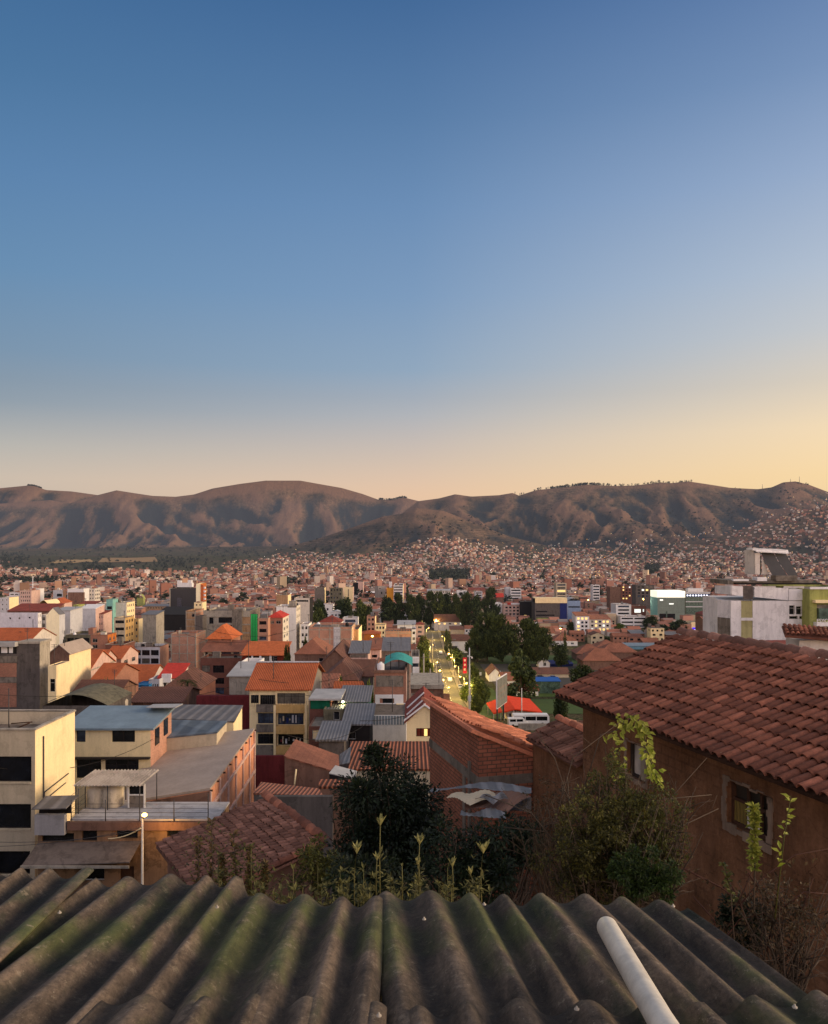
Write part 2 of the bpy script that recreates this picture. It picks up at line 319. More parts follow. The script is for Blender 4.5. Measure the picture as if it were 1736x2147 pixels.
# ------------------------------------------------------------------ ground: one sheet out to the hills
us = np.linspace(-1.35, 1.35, 760)
Ys = np.concatenate([np.linspace(-40, 30, 36)[:-1], np.geomspace(30, 1900, 120)[:-1], np.linspace(1900, 9000, 440), np.linspace(9100, 14000, 12)])
U, YY = np.meshgrid(us, Ys); XX = U*(YY*.75+90)
ZZ = ground(XX.ravel(), YY.ravel()).reshape(XX.shape)
_Yl = Ys.tolist(); _Zl = ZZ.tolist(); import bisect
def gz(x, Y):
    x = float(x); Y = min(max(float(Y), -39.9), 13990)
    j = min(bisect.bisect_right(_Yl, Y)-1, len(_Yl)-2); fy = (Y-_Yl[j])/(_Yl[j+1]-_Yl[j])
    q = []
    for r in (j, j+1):
        w_ = _Yl[r]*.75+90; u = (x/w_+1.35)/2.7*759; i0 = int(min(max(u, 0), 758)); fx = min(max(u-i0, 0), 1); q.append(_Zl[r][i0]*(1-fx)+_Zl[r][i0+1]*fx)
    return q[0]*(1-fy)+q[1]*fy
nr, nc = XX.shape; vs = np.stack([XX.ravel(), YY.ravel(), ZZ.ravel()], 1)
i = np.arange((nr-1)*nc).reshape(nr-1, nc)[:, :-1].ravel(); fs = np.stack([i, i+1, i+nc+1, i+nc], 1)
me = bpy.data.meshes.new('ground'); me.vertices.add(len(vs)); me.vertices.foreach_set('co', vs.ravel()); me.loops.add(fs.size); me.loops.foreach_set('vertex_index', fs.ravel().astype(np.int32))
me.polygons.add(len(fs)); me.polygons.foreach_set('loop_start', np.arange(0, fs.size, 4, dtype=np.int32)); me.polygons.foreach_set('use_smooth', np.ones(len(fs), bool)); me.update(calc_edges=True)
# cover: 0 town earth, 1 hill grass ; shade and bluish haze of hollows put into the colour
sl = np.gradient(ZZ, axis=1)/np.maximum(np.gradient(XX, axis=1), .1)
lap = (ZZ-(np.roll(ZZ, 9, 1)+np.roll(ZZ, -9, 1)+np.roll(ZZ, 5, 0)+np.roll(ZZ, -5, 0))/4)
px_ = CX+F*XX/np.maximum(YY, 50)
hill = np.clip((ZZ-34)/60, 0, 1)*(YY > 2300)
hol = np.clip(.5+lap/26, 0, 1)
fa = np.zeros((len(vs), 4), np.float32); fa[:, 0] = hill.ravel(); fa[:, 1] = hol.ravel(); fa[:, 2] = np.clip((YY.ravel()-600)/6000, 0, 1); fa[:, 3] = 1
ca = me.color_attributes.new('Cov', 'FLOAT_COLOR', 'POINT'); ca.data.foreach_set('color', fa.ravel())
m, nt, b = newmat('valley_ground'); p = geopos(nt); a = N(nt, 'ShaderNodeAttribute', attribute_name='Cov'); sp = N(nt, 'ShaderNodeSeparateColor'); nt.links.new(a.outputs[0], sp.inputs[0])
dirt = ramp(nt, noise(nt, p, .02, 6, .6), [(.35, S(84, 72, 58)), (.55, S(70, 72, 48)), (.7, S(100, 84, 68))])
grassr = ramp(nt, noise(nt, p, .0022, 8, .68), [(.32, S(50, 46, 38)), (.5, S(88, 74, 60)), (.66, S(140, 112, 86))])
g2 = ramp(nt, noise(nt, scaled(nt, p, (1, .5, 1)), .010, 8, .75), [(.38, S(40, 44, 38)), (.5, S(86, 74, 58)), (.62, S(138, 108, 80))])
hc = mix(nt, .5, grassr, g2)
hc = mul(nt, hc, ramp(nt, noise(nt, scaled(nt, p, (1, .6, 1)), .045, 6, .8), [(.36, G(.55)), (.5, G(1)), (.66, G(1.35))]))
zs = N(nt, 'ShaderNodeSeparateXYZ'); nt.links.new(p, zs.inputs[0])
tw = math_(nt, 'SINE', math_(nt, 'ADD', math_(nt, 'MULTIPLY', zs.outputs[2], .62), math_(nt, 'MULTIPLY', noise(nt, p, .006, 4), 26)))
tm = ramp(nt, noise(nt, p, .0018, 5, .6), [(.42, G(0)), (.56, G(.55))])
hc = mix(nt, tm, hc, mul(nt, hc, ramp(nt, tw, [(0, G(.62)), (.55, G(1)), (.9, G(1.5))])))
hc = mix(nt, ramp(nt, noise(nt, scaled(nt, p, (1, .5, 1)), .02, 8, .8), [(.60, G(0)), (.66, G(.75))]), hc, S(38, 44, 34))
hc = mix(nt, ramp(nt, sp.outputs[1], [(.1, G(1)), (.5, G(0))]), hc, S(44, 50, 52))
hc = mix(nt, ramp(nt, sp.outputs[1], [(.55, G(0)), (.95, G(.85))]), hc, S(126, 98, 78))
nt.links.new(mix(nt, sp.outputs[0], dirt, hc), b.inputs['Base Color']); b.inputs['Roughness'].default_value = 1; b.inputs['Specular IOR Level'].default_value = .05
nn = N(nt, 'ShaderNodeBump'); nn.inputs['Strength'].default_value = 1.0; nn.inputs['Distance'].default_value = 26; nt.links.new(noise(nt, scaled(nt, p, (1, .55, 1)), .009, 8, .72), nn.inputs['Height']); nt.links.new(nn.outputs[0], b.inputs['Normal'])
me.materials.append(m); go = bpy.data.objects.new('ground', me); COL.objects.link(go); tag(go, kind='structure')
# ------------------------------------------------------------------ wall with openings, windows
def wall_holes(mb, O, U, W, H, holes, m=0, depth=.18, inn=None, V=(0, 0, 1)):
    """O lower corner, U unit along, holes (u0,u1,v0,v1); reveals go along inn (inwards)"""
    O = Vector(O); U = Vector(U); V = Vector(V); inn = Vector(inn) if inn is not None else V.cross(U)
    holes = [(max(a, 0), min(b, W), max(c, 0), min(d, H)) for a, b, c, d in holes]; holes = [h for h in holes if h[1]-h[0] > .02 and h[3]-h[2] > .02]
    us = sorted({0, W, *[h[0] for h in holes], *[h[1] for h in holes]}); vs = sorted({0, H, *[h[2] for h in holes], *[h[3] for h in holes]})
    pt = lambda u, v, d=0: O+U*u+V*v+inn*d
    for a, b in zip(us, us[1:]):
        v0 = None
        for c, d in zip(vs, vs[1:]):
            uc = (a+b)/2; vc = (c+d)/2
            if any(h[0] < uc < h[1] and h[2] < vc < h[3] for h in holes):
                if v0 is not None: mb.quad(pt(a, v0), pt(b, v0), pt(b, c), pt(a, c), m); v0 = None
            elif v0 is None: v0 = c
        if v0 is not None: mb.quad(pt(a, v0), pt(b, v0), pt(b, H), pt(a, H), m)
    for a, b, c, d in holes:
        mb.quad(pt(a, c), pt(b, c), pt(b, c, depth), pt(a, c, depth), m); mb.quad(pt(a, d), pt(a, d, depth), pt(b, d, depth), pt(b, d), m)
        mb.quad(pt(a, c), pt(a, c, depth), pt(a, d, depth), pt(a, d), m); mb.quad(pt(b, c), pt(b, d), pt(b, d, depth), pt(b, c, depth), m)
WCACHE = {}
def win_mesh(w, h, style='w', gm=None):
    """pane and frame meshes in local x (width) / z (height), facing -y, centred bottom at origin corner"""
    k = (round(w, 1), round(h, 1), style, gm)
    if k in WCACHE: return WCACHE[k]
    g = MB(); g.quad((0, .05, 0), (w, .05, 0), (w, .05, h), (0, .05, h)); fr = MB(); t = min(.05, w*.05+.01)
    fm = M['dframe'] if style in 'dDn' else M['frame']
    for a, b, c, d in ((0, w, 0, t), (0, w, h-t, h), (0, t, t, h-t), (w-t, w, t, h-t)): fr.box(a, b, .0, .07, c, d)
    n = max(1, round(w/.9)) if style != 'n' else 1
    for i in range(1, n): fr.box(w*i/n-t/2, w*i/n+t/2, .01, .065, t, h-t)
    if style in 'wd' and h > 1: fr.box(t, w-t, .012, .062, h*.68, h*.68+t*.8)
    r = (g.mesh('pane', gm or M['glass']), fr.mesh('window', fm)); WCACHE[k] = r; return r
def put_window(parent, loc, w, h, rz=0, style='w', gm=None, name='window', label=None):
    p, f = win_mesh(w, h, style, gm); k = (round(w, 1), round(h, 1))
    if max(w/k[0] if k[0] else 1, 1) and (k[0] <= 0 or k[1] <= 0): return
    o = ob(name, f, parent, loc, (0, 0, rz), label); o.scale = (w/max(k[0], .1), 1, h/max(k[1], .1))
    # cached meshes were built at the first caller's exact size: rescale to this one
    fx = f.get('w', None)
    if fx is None: f['w'] = w; f['h'] = h; fx = w
    o.scale = (w/f['w'], 1, h/f['h']); q = ob('pane', p, o); return o
def fpx(O, Yp):   # px rectangle -> local front-plane rectangle for an unrotated thing with origin O
    def f(a, b, c, d): return ((a-CX)*Yp/F-O[0], (b-CX)*Yp/F-O[0], CZ-(d-HY)*Yp/F-O[2], CZ-(c-HY)*Yp/F-O[2])
    return f

# ------------------------------------------------------------------ real barrel tiles
def claymat(name, c1, c2, lich=.35):
    m, nt, b = newmat(name); g = N(nt, 'ShaderNodeNewGeometry'); p = g.outputs['Position']
    c = ramp(nt, g.outputs['Random Per Island'], [(0, c1), (.55, tuple((a+b_)/2 for a, b_ in zip(c1, c2))), (.85, c2), (1, tuple(min(1, v*1.25) for v in c2[:3])+(1,))])
    c = mul(nt, c, ramp(nt, noise(nt, p, 1.2, 6, .7), [(.3, G(.66)), (.7, G(1.15))])); c = mul(nt, c, ramp(nt, noise(nt, p, 16, 5, .7), [(.3, G(.7)), (.65, G(1.12))]))
    c = mix(nt, ramp(nt, noise(nt, p, 5, 6, .75), [(.52, G(0)), (.72, G(lich))]), c, S(78, 66, 58))
    c = mix(nt, ramp(nt, noise(nt, p, 38, 3, .6), [(.68, G(0)), (.74, G(.5))]), c, S(160, 140, 120))
    nt.links.new(c, b.inputs['Base Color']); bump(nt, b, noise(nt, p, 40, 5, .7), .5, .01); return m
CLAY = claymat('clay_tiles', S(108, 68, 54), S(154, 98, 76)); CLAY2 = claymat('dusty_clay_tiles', S(106, 74, 62), S(142, 102, 86)); CLAYO = claymat('sunlit_clay_tiles', S(150, 90, 68), S(188, 118, 90), .25)  # CLAYO: sunlight put into a lighter tile colour
DARK = plaster('roof_underlay', S(52, 34, 28), .3)
def barrel(mb, O, U, V, pitch, expo, nu, nv, seed=1, jit=1.0, seg=6, over=.25):
    R = random.Random(seed); U = Vector(U).normalized(); V = Vector(V).normalized(); n = U.cross(V).normalized(); O = Vector(O)
    if n.z < 0: n = -n
    for i in range(nu):
        cj = R.uniform(-.012, .012)*jit
        sagc = .03*math.sin(i*.21+seed)*jit
        for j in range(nv):
            r0 = pitch*.435; r1 = pitch*.35; u = (i+.5)*pitch+cj+R.uniform(-.008, .008)*jit; s0 = j*expo+R.uniform(-.018, .018)*jit; L = expo*(1+over)
            if j == nv-1: L = expo
            l0 = .030+R.uniform(0, .012)*jit; l1 = .004; tw = R.uniform(-.014, .014)*jit; base = len(mb.v)
            sg = sagc+.02*math.sin(j*.8+i*.3)*jit
            for s, r, l, uu in ((s0, r0, l0, u-tw), (s0+L, r1, l1, u+tw)):
                for q in range(seg+1):
                    th = math.pi*q/seg; mb.v.append(tuple(O+U*(uu-r*math.cos(th))+V*s+n*(r*math.sin(th)*.95+l+sg)))
            for q in range(seg): mb.f.append((base+q, base+q+1, base+seg+1+q+1, base+seg+1+q)); mb.m.append(0); mb.sm.append(True)
            # rim thickness at the lower end
            b2 = len(mb.v); rr = r0*.84
            for q in range(seg+1):
                th = math.pi*q/seg; mb.v.append(tuple(O+U*(u-tw-rr*math.cos(th))+V*(s0)+n*(rr*math.sin(th)*.95+l0+sg)))
            for q in range(seg): mb.f.append((base+q, b2+q, b2+q+1, base+q+1)); mb.m.append(0); mb.sm.append(False)
    return mb
def underlay(mb, O, U, V, W, L, th=.06, m=0):
    O = Vector(O); U = Vector(U).normalized(); V = Vector(V).normalized(); n = U.cross(V); n = n if n.z > 0 else -n
    a = O-n*.01; pts = [a, a+U*W, a+U*W+V*L, a+V*L]; lo = [p-n*th for p in pts]
    mb.quad(*pts, m); mb.quad(*lo[::-1], m)
    for k in range(4): mb.quad(pts[k], lo[k], lo[(k+1) % 4], pts[(k+1) % 4], m)
def ridgecap(mb, A, B, r=.13, L=.4, seed=3):
    R = random.Random(seed); A = Vector(A); B = Vector(B); d = (B-A); n = int(d.length/L); d.normalize(); sd = d.cross(Vector((0, 0, 1))).normalized(); up = sd.cross(d)
    for k in range(n):
        base = len(mb.v); jr = R.uniform(-.015, .015)
        for s, rr, l in ((k*L, r, .03), (k*L+L*1.18, r*.82, 0)):
            for q in range(8):
                th = math.pi*q/7; mb.v.append(tuple(A+d*s+sd*(rr*math.cos(th)+jr)+up*(rr*math.sin(th)+l)))
        for q in range(7): mb.f.append((base+q, base+q+1, base+8+q+1, base+8+q)); mb.m.append(0); mb.sm.append(True)

# ------------------------------------------------------------------ adobe house with the big tiled roof
rz = math.atan2(-1, .29); cu, su = math.cos(rz), math.sin(rz)
AH = thing('adobe_house', 'old mud-walled house with large weathered clay tile roof and broken windows', 'house', (3.2, 18.4, 48), rz)
AHm = Matrix.Translation((3.2, 18.4, 48)) @ Matrix.Rotation(rz, 4, 'Z'); AHi = AHm.inverted()
def hitloc(inv, px, py, yl):
    o = inv @ Vector((0, 0, CZ)); p = inv @ P(px, py, 10); d = p-o; t = (yl-o.y)/d.y; q = o+d*t; return q.x, q.z
EZ = 10.7; Wd = 3.30; RS = 1.26
vt = Vector((0, Wd, RS)); VL = vt.length
uo = MB(); underlay(uo, (0, 0, EZ), (1, 0, 0), vt, 17, VL); underlay(uo, (0, 2*Wd, EZ), (1, 0, 0), (0, -Wd, RS), 17, VL)
uo.build('roof_deck', M['wood'], AH)
rb_ = MB(); barrel(rb_, (0, -.06, EZ+.02), (1, 0, 0), vt, .205, .315, 82, 11, 5, .7); barrel(rb_, (0, 2*Wd, EZ+.02), (1, 0, 0), (0, -Wd, RS), .213, .35, 40, 8, 6)
rf = rb_.build('roof', CLAY, AH); rc_ = MB(); ridgecap(rc_, (0, Wd, EZ+RS+.03), (16.5, Wd, EZ+RS+.03), .14); rc_.build('ridge_cap', CLAY2, rf)
w1a = hitloc(AHi, 1357, 1602, .45); w1b = hitloc(AHi, 1398, 1690, .45); w2a = hitloc(AHi, 1574, 1687, .45); w2b = hitloc(AHi, 1662, 1801, .45)
holes = []
for a, b in ((w1a, w1b), (w2a, w2b)):
    holes.append((a[0]-.5, b[0]-.5, b[1]*1.0, a[1]))
holes[1] = (w2a[0]-.5, w2b[0]-.5, hitloc(AHi, 1574, 1780, .45)[1], w2a[1]); holes[0] = (w1a[0]-.5, w1b[0]-.5, hitloc(AHi, 1357, 1677, .45)[1], w1a[1])
wm = MB(); wall_holes(wm, (.5, .45, 0), (1, 0, 0), 16, EZ+.12, holes, 0, .22, (0, 1, 0))
wm.quad((.5, 2*Wd-.45, 0), (.5, .45, 0), (.5, .45, EZ+.12), (.5, 2*Wd-.45, EZ+.12)); wm.poly([(.5, .45, EZ+.12), (.5, 2*Wd-.45, EZ+.12), (.5, Wd, EZ+RS-.02)][::-1])
m, nt, b = newmat('adobe_wall'); p = geopos(nt)
c = mix(nt, ramp(nt, noise(nt, p, .9, 7, .7), [(.35, G(0)), (.65, G(1))]), S(102, 70, 46), S(142, 102, 74)); c = mul(nt, c, ramp(nt, noise(nt, scaled(nt, p, (3, 3, .4)), 1.2, 6, .7), [(.3, G(.62)), (.6, G(1.05))]))
c = mul(nt, c, ramp(nt, noise(nt, p, 14, 5, .75), [(.3, G(.8)), (.7, G(1.15))])); c = mix(nt, ramp(nt, noise(nt, p, 3.1, 6, .8), [(.62, G(0)), (.72, G(.35))]), c, S(166, 130, 98))
vo = N(nt, 'ShaderNodeTexVoronoi', feature='DISTANCE_TO_EDGE'); vo.inputs['Scale'].default_value = 1.15; mp = N(nt, 'ShaderNodeVectorMath', operation='ADD'); nt.links.new(p, mp.inputs[0]); nz = N(nt, 'ShaderNodeTexNoise'); nz.inputs['Scale'].default_value = 2.2; nz.inputs['Detail'].default_value = 6; nt.links.new(p, nz.inputs[0]); nt.links.new(nz.outputs['Color'], mp.inputs[1]); nt.links.new(mp.outputs[0], vo.inputs['Vector'])
crk = mix(nt, ramp(nt, noise(nt, p, .6, 3), [(.45, G(0)), (.6, G(1))]), G(1), ramp(nt, vo.outputs['Distance'], [(0, G(.35)), (.012, G(1))])); c = mul(nt, c, crk)
bt = N(nt, 'ShaderNodeTexBrick'); sp_ = N(nt, 'ShaderNodeSeparateXYZ'); nt.links.new(objco(nt), sp_.inputs[0]); cb_ = N(nt, 'ShaderNodeCombineXYZ'); nt.links.new(sp_.outputs[0], cb_.inputs[0]); nt.links.new(sp_.outputs[2], cb_.inputs[1]); nt.links.new(cb_.outputs[0], bt.inputs['Vector']); bt.inputs['Scale'].default_value = 1; bt.inputs['Brick Width'].default_value = .42; bt.inputs['Row Height'].default_value = .17; bt.inputs['Mortar Size'].default_value = .02; bt.inputs['Color1'].default_value = G(1); bt.inputs['Color2'].default_value = G(.86); bt.inputs['Mortar'].default_value = G(.7)
c = mix(nt, ramp(nt, noise(nt, p, .75, 5, .7), [(.50, G(0)), (.58, G(.9))]), c, mul(nt, c, bt.outputs[0]))
nt.links.new(c, b.inputs['Base Color']); bump(nt, b, noise(nt, p, 7, 8, .75), .9, .05); ADOBE = m; b.inputs['Roughness'].default_value = 1
wm.build('wall', ADOBE, AH)
PEEL = plaster('peeling_white_plaster', S(140, 120, 102), .6)
for k, h in enumerate(holes):
    u0, u1, v0, v1 = h; u0 += .5; u1 += .5; R = random.Random(k)
    sr = MB(); 
    def rag(x0, x1, z0, z1, n=7):
        # ragged plaster strip
        for i in range(n):
            a = x0+(x1-x0)*i/n if x1-x0 > z1-z0 else x0; b_ = x0+(x1-x0)*(i+1)/n if x1-x0 > z1-z0 else x1
            c_ = z0 if x1-x0 > z1-z0 else z0+(z1-z0)*i/n; d_ = z1 if x1-x0 > z1-z0 else z0+(z1-z0)*(i+1)/n
            j = lambda: R.uniform(-.03, .03)
            sr.box(a+(j() if x1-x0 <= z1-z0 else 0), b_+(j() if x1-x0 <= z1-z0 else 0), .425, .449, c_+(j() if x1-x0 > z1-z0 else 0), d_+(j() if x1-x0 > z1-z0 else 0))
    t = .09 if k else .06
    rag(u0-t, u1+t, v1+.002, v1+t*.5); rag(u0-t, u1+t, v0-t*1.4, v0-.002); rag(u0-t*1.2, u0-.002, v0, v1); rag(u1+.002, u1+t*1.2, v0, v1)
    f = MB(); w_ = u1-u0; h_ = v1-v0; fm = .05
    for a, b_, c_, d_ in ((0, w_, 0, fm), (0, w_, h_-fm, h_), (0, fm, fm, h_-fm), (w_-fm, w_, fm, h_-fm)): f.box(u0+a, u0+b_, .53, .59, v0+c_, v0+d_)
    if k: f.box(u0+fm, u1-fm, .535, .585, v0+h_*.55, v0+h_*.55+.05)
    for q in ((.38, .7) if k else (.55,)): f.box(u0+w_*q, u0+w_*q+.045, .54, .58, v0+fm, v1-fm)
    wo = f.build('window', M['dframe'] if not k else M['wood'], AH); sr.build('plaster_surround', PEEL, wo)
    g = MB(); g.quad((u0, .60, v0), (u1, .60, v0), (u1, .60, v1), (u0, .60, v1)); g.build('pane', glass('dusty_pane', S(58, 52, 46), .3) if k else glass('pale_lit_pane', S(200, 192, 180), .4), wo)  # small window: pale reflected light put into the pane colour
    if k:
        cm = MB()
        for q in range(8): cm.quad((u0+.05+q*.04, .55+.015*(q % 2), v0+.04), (u0+.09+q*.04, .55+.015*((q+1) % 2), v0+.04), (u0+.09+q*.04-.02, .55+.015*((q+1) % 2), v0+h_*.54), (u0+.05+q*.04-.02, .55+.015*(q % 2), v0+h_*.54))
        cm.build('curtain', plaster('yellow_curtain', S(112, 96, 48), .3), wo)
        c3 = MB(); a = u0+w_*.38+.05
        for x0, x1, z0, z1 in ((a, a+w_*.28, v0+.05, v0+.09), (a, a+w_*.28, v0+h_*.5, v0+h_*.54), (a, a+.04, v0+.09, v0+h_*.5), (a+w_*.28-.04, a+w_*.28, v0+.09, v0+h_*.5)): c3.box(x0, x1, .51, .528, z0, z1)
        c3.build('casement_frame', M['frame'], wo)
    else:
        c3 = MB(); c3.box(u0+w_*.62, u1+.0, .495, .515, v0+.02, v1-.02); c3.build('shutter_board', plaster('grey_board', S(140, 130, 112), .4), wo)

# lower annex behind it
AN = thing('adobe_annex', 'low mud-walled annex with small tile roof squeezed between brick house and adobe house', 'outbuilding', (3.78, 18.6, 48), rz)
a = MB(); ez = 9.08; L_ = -2.75; vv = Vector((0, .95, .40)); barrel(a, (L_, -.1, ez), (1, 0, 0), vv, .2, .34, 14, 3, 11, 1.4); barrel(a, (L_, 1.9, ez), (1, 0, 0), (0, -.95, .40), .2, .34, 14, 3, 12, 1.4)
underlay(a, (L_, -.1, ez-.02), (1, 0, 0), vv, 2.8, 1.05)
a.build('roof', CLAY2, AN); a = MB(); ridgecap(a, (L_, .85, ez+.42), (0, .85, ez+.42), .11); a.build('ridge_cap', CLAYO, AN)
a = MB(); a.box(L_+.05, .55, .1, 1.7, 0, ez+.0); a.build('wall', ADOBE, AN)

# brick house with the mono-pitch roof
rz2 = math.atan2(.27, 1)
BH = thing('brick_house', 'bare clay-brick house with a steep sunlit tile roof falling to one side', 'house', (1.67, 21, 48), rz2)
a = MB(); Hh = 9.28; D = 4.5; W2 = 3.4; sl_ = .43
a.quad((0, D, 0), (0, 0, 0), (0, 0, Hh), (0, D, Hh)); a.quad((0, 0, 0), (W2, 0, 0), (W2, 0, Hh-sl_*W2), (0, 0, Hh)); a.quad((W2, 0, 0), (W2, D, 0), (W2, D, Hh-sl_*W2), (W2, 0, Hh-sl_*W2)); a.quad((W2, D, 0), (0, D, 0), (0, D, Hh), (W2, D, Hh-sl_*W2))
a.build('wall', M['brk_near'], BH)
a = MB(); a.box(-.03, W2-.1, -.03, 0, 7.85, 8.1); a.box(-.03, 0, 0, D, 7.85, 8.1); a.box(-.035, .0, 1.0, 1.2, 5, 7.84); a.box(-.06, .0, .55, .68, 6, 8.35); a.build('concrete_band', M['conc'], BH)
a = MB(); O = Vector((W2+.25, -.12, Hh-sl_*(W2+.25)+.06)); V_ = Vector((-1, 0, sl_)).normalized(); Ls = (W2+.45)/V_.x*-1
barrel(a, O, (0, 1, 0), V_, .2, .33, 24, int(Ls/.33), 21, 1.6); underlay(a, O-Vector((0, 0, .03)), (0, 1, 0), V_, 4.8, Ls, .1); a.build('roof', CLAYO, BH)

# neighbour's tiled roof
rz3 = math.atan2(-1, .6)
TH = thing('tile_roofed_house', 'small neighbouring house with dark weathered barrel tile roof and ridge caps', 'house', (-6.39, 20, 46), rz3)
a = MB(); ez = 8.7; run = 2.87; rise = .72; vv = Vector((0, run, rise)); barrel(a, (0, 0, ez), (1, 0, 0), vv, .172, .192, 22, 15, 31, 1.0); underlay(a, (0, 0, ez-.02), (1, 0, 0), vv, 3.85, vv.length); a2 = MB()
r_ = a.build('roof', CLAY2, TH); ridgecap(a2, (-.05, run, ez+rise+.02), (3.95, run, ez+rise+.02), .13, .3); ridgecap(a2, (3.84, 0, ez+.03), (3.84, run, ez+rise+.03), .1, .3); a2.build('ridge_cap', CLAY, r_)
a = MB(); a.box(.15, 3.6, .25, run-.02, 0, ez+.03); a.box(.15, 3.6, run-.15, run-.02, ez+.031, ez+rise-.05); a.poly([(3.6, .25, ez+.03), (3.6, run-.02, ez+.03), (3.6, run-.02, ez+rise-.03)]); a.build('wall', M['brown'], TH)

# ------------------------------------------------------------------ corrugated fibre-cement roof right under the camera
SL = .131; Z0 = 62-1.104
m, nt, b = newmat('mossy_fibre_cement'); p = geopos(nt); b.inputs['Roughness'].default_value = .85; b.inputs['Specular IOR Level'].default_value = .3
st = scaled(nt, p, (1, .22, 1))
c = mix(nt, ramp(nt, noise(nt, st, 5.5, 7, .7), [(.3, G(0)), (.7, G(1))]), S(60, 52, 44), S(126, 108, 90)); c = mul(nt, c, ramp(nt, noise(nt, p, 42, 8, .85), [(.32, G(.45)), (.68, G(1.4))]))
c = mix(nt, ramp(nt, noise(nt, scaled(nt, p, (1, .45, 1)), 2.3, 4, .6), [(.52, G(0)), (.63, G(.75))]), c, S(78, 86, 40)); c = mix(nt, ramp(nt, noise(nt, scaled(nt, p, (1.3, .4, 1)), 3.1, 4, .6, .3), [(.56, G(0)), (.68, G(.6))]), c, S(34, 56, 34))
c = mix(nt, ramp(nt, noise(nt, p, 17, 8, .85), [(.57, G(0)), (.61, G(.5))]), c, S(150, 136, 116)); c = mul(nt, c, ramp(nt, noise(nt, p, 3, 5, .7), [(.3, G(.55)), (.6, G(1.1))]))
c = mix(nt, ramp(nt, noise(nt, p, 90, 2, .5), [(.72, G(0)), (.76, G(.6))]), c, S(170, 160, 140))
# shade in the valleys between waves put into the colour: vertex attribute
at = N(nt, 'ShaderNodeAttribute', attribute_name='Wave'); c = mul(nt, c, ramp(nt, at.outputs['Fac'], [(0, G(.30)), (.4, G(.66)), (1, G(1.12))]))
nt.links.new(c, b.inputs['Base Color']); c = mul(nt, c, ramp(nt, noise(nt, scaled(nt, p, (1, .3, 1)), 11, 8, .8), [(.4, G(.62)), (.5, G(1)), (.62, G(1.22))]))
nt.links.new(c, b.inputs['Base Color']); bump(nt, b, math_(nt, 'ADD', noise(nt, p, 70, 8, .8), math_(nt, 'MULTIPLY', noise(nt, p, 16, 4, .6), 1.2)), .8, .006); FIBRE = m
def sheet(name_label, x0, x1, y0, edge, dx, phase, lift=0, A=.026, pitch=.1775, seed=0, ny=70):
    R = np.random.RandomState(seed); per = 22; nx = int((x1-x0)/pitch*per); v = []; f = []; wv = []
    ujit = R.uniform(-.09, .09, 60); ajit = R.uniform(.85, 1.15, 60)
    for j in range(ny+1):
        for i in range(nx+1):
            x = x0+(x1-x0)*i/nx; ye = edge(x); y = y0+(ye-y0)*(j/ny)
            q = (x-phase)/pitch; k = int(math.floor(q))+25; qq = q+.12*math.sin(q*1.7+seed)
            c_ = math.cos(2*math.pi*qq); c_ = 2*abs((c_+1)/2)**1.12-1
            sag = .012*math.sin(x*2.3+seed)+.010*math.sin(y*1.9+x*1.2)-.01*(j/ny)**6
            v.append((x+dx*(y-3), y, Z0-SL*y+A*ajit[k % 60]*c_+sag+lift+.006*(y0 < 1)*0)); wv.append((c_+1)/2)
    n = nx+1; base = len(v)
    f = [(j*n+i, j*n+i+1, (j+1)*n+i+1, (j+1)*n+i) for j in range(ny) for i in range(nx)]
    lo = [(p[0], p[1], p[2]-.008) for p in v]; v2 = v+lo; e = ny*n
    f += [(base+j*n+i, base+(j+1)*n+i, base+(j+1)*n+i+1, base+j*n+i+1) for j in range(ny) for i in range(nx)]
    f += [(e+i, e+i+1, base+e+i+1, base+e+i) for i in range(nx)]+[(j*n, (j+1)*n, base+(j+1)*n, base+j*n) for j in range(ny)]+[(j*n+nx, base+j*n+nx, base+(j+1)*n+nx, (j+1)*n+nx) for j in range(ny)]
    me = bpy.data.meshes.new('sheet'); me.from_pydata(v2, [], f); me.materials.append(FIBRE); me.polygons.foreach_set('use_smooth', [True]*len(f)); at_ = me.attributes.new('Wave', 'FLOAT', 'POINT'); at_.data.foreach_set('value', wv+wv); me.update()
    return me
CR = thing('corrugated_roof', 'mossy grey fibre-cement roof of corrugated sheets just below the viewer', 'roof', (0, 0, 0))
def eB(x):
    return 4.02+.03*math.sin(x*9) if x < -.84 else (4.02-(x+.84)/.12*.34 if x < -.72 else 3.66+.05*math.sin(x*7))
def eC(x): return 3.74-.05*abs(x-.5)+.03*math.sin(x*8+1)
def eA(x): return 4.1+.04*math.sin(x*5)
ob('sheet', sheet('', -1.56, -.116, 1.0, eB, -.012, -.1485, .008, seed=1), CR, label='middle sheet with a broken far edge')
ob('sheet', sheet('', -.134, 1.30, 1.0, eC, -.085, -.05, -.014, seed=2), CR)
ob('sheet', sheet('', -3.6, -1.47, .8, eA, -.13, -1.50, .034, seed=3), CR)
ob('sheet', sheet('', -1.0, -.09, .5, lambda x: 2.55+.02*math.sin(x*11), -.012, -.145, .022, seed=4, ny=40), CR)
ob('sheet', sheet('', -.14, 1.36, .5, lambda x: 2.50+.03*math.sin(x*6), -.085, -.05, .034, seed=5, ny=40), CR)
a = MB(); a.box(-3.4, 1.25, 3.2, 3.28, Z0-SL*3.2-.16, Z0-SL*3.2-.055); a.box(-3.4, 1.25, 1.9, 1.98, Z0-SL*1.9-.16, Z0-SL*1.9-.055); a.build('purlin', M['wood'], CR)
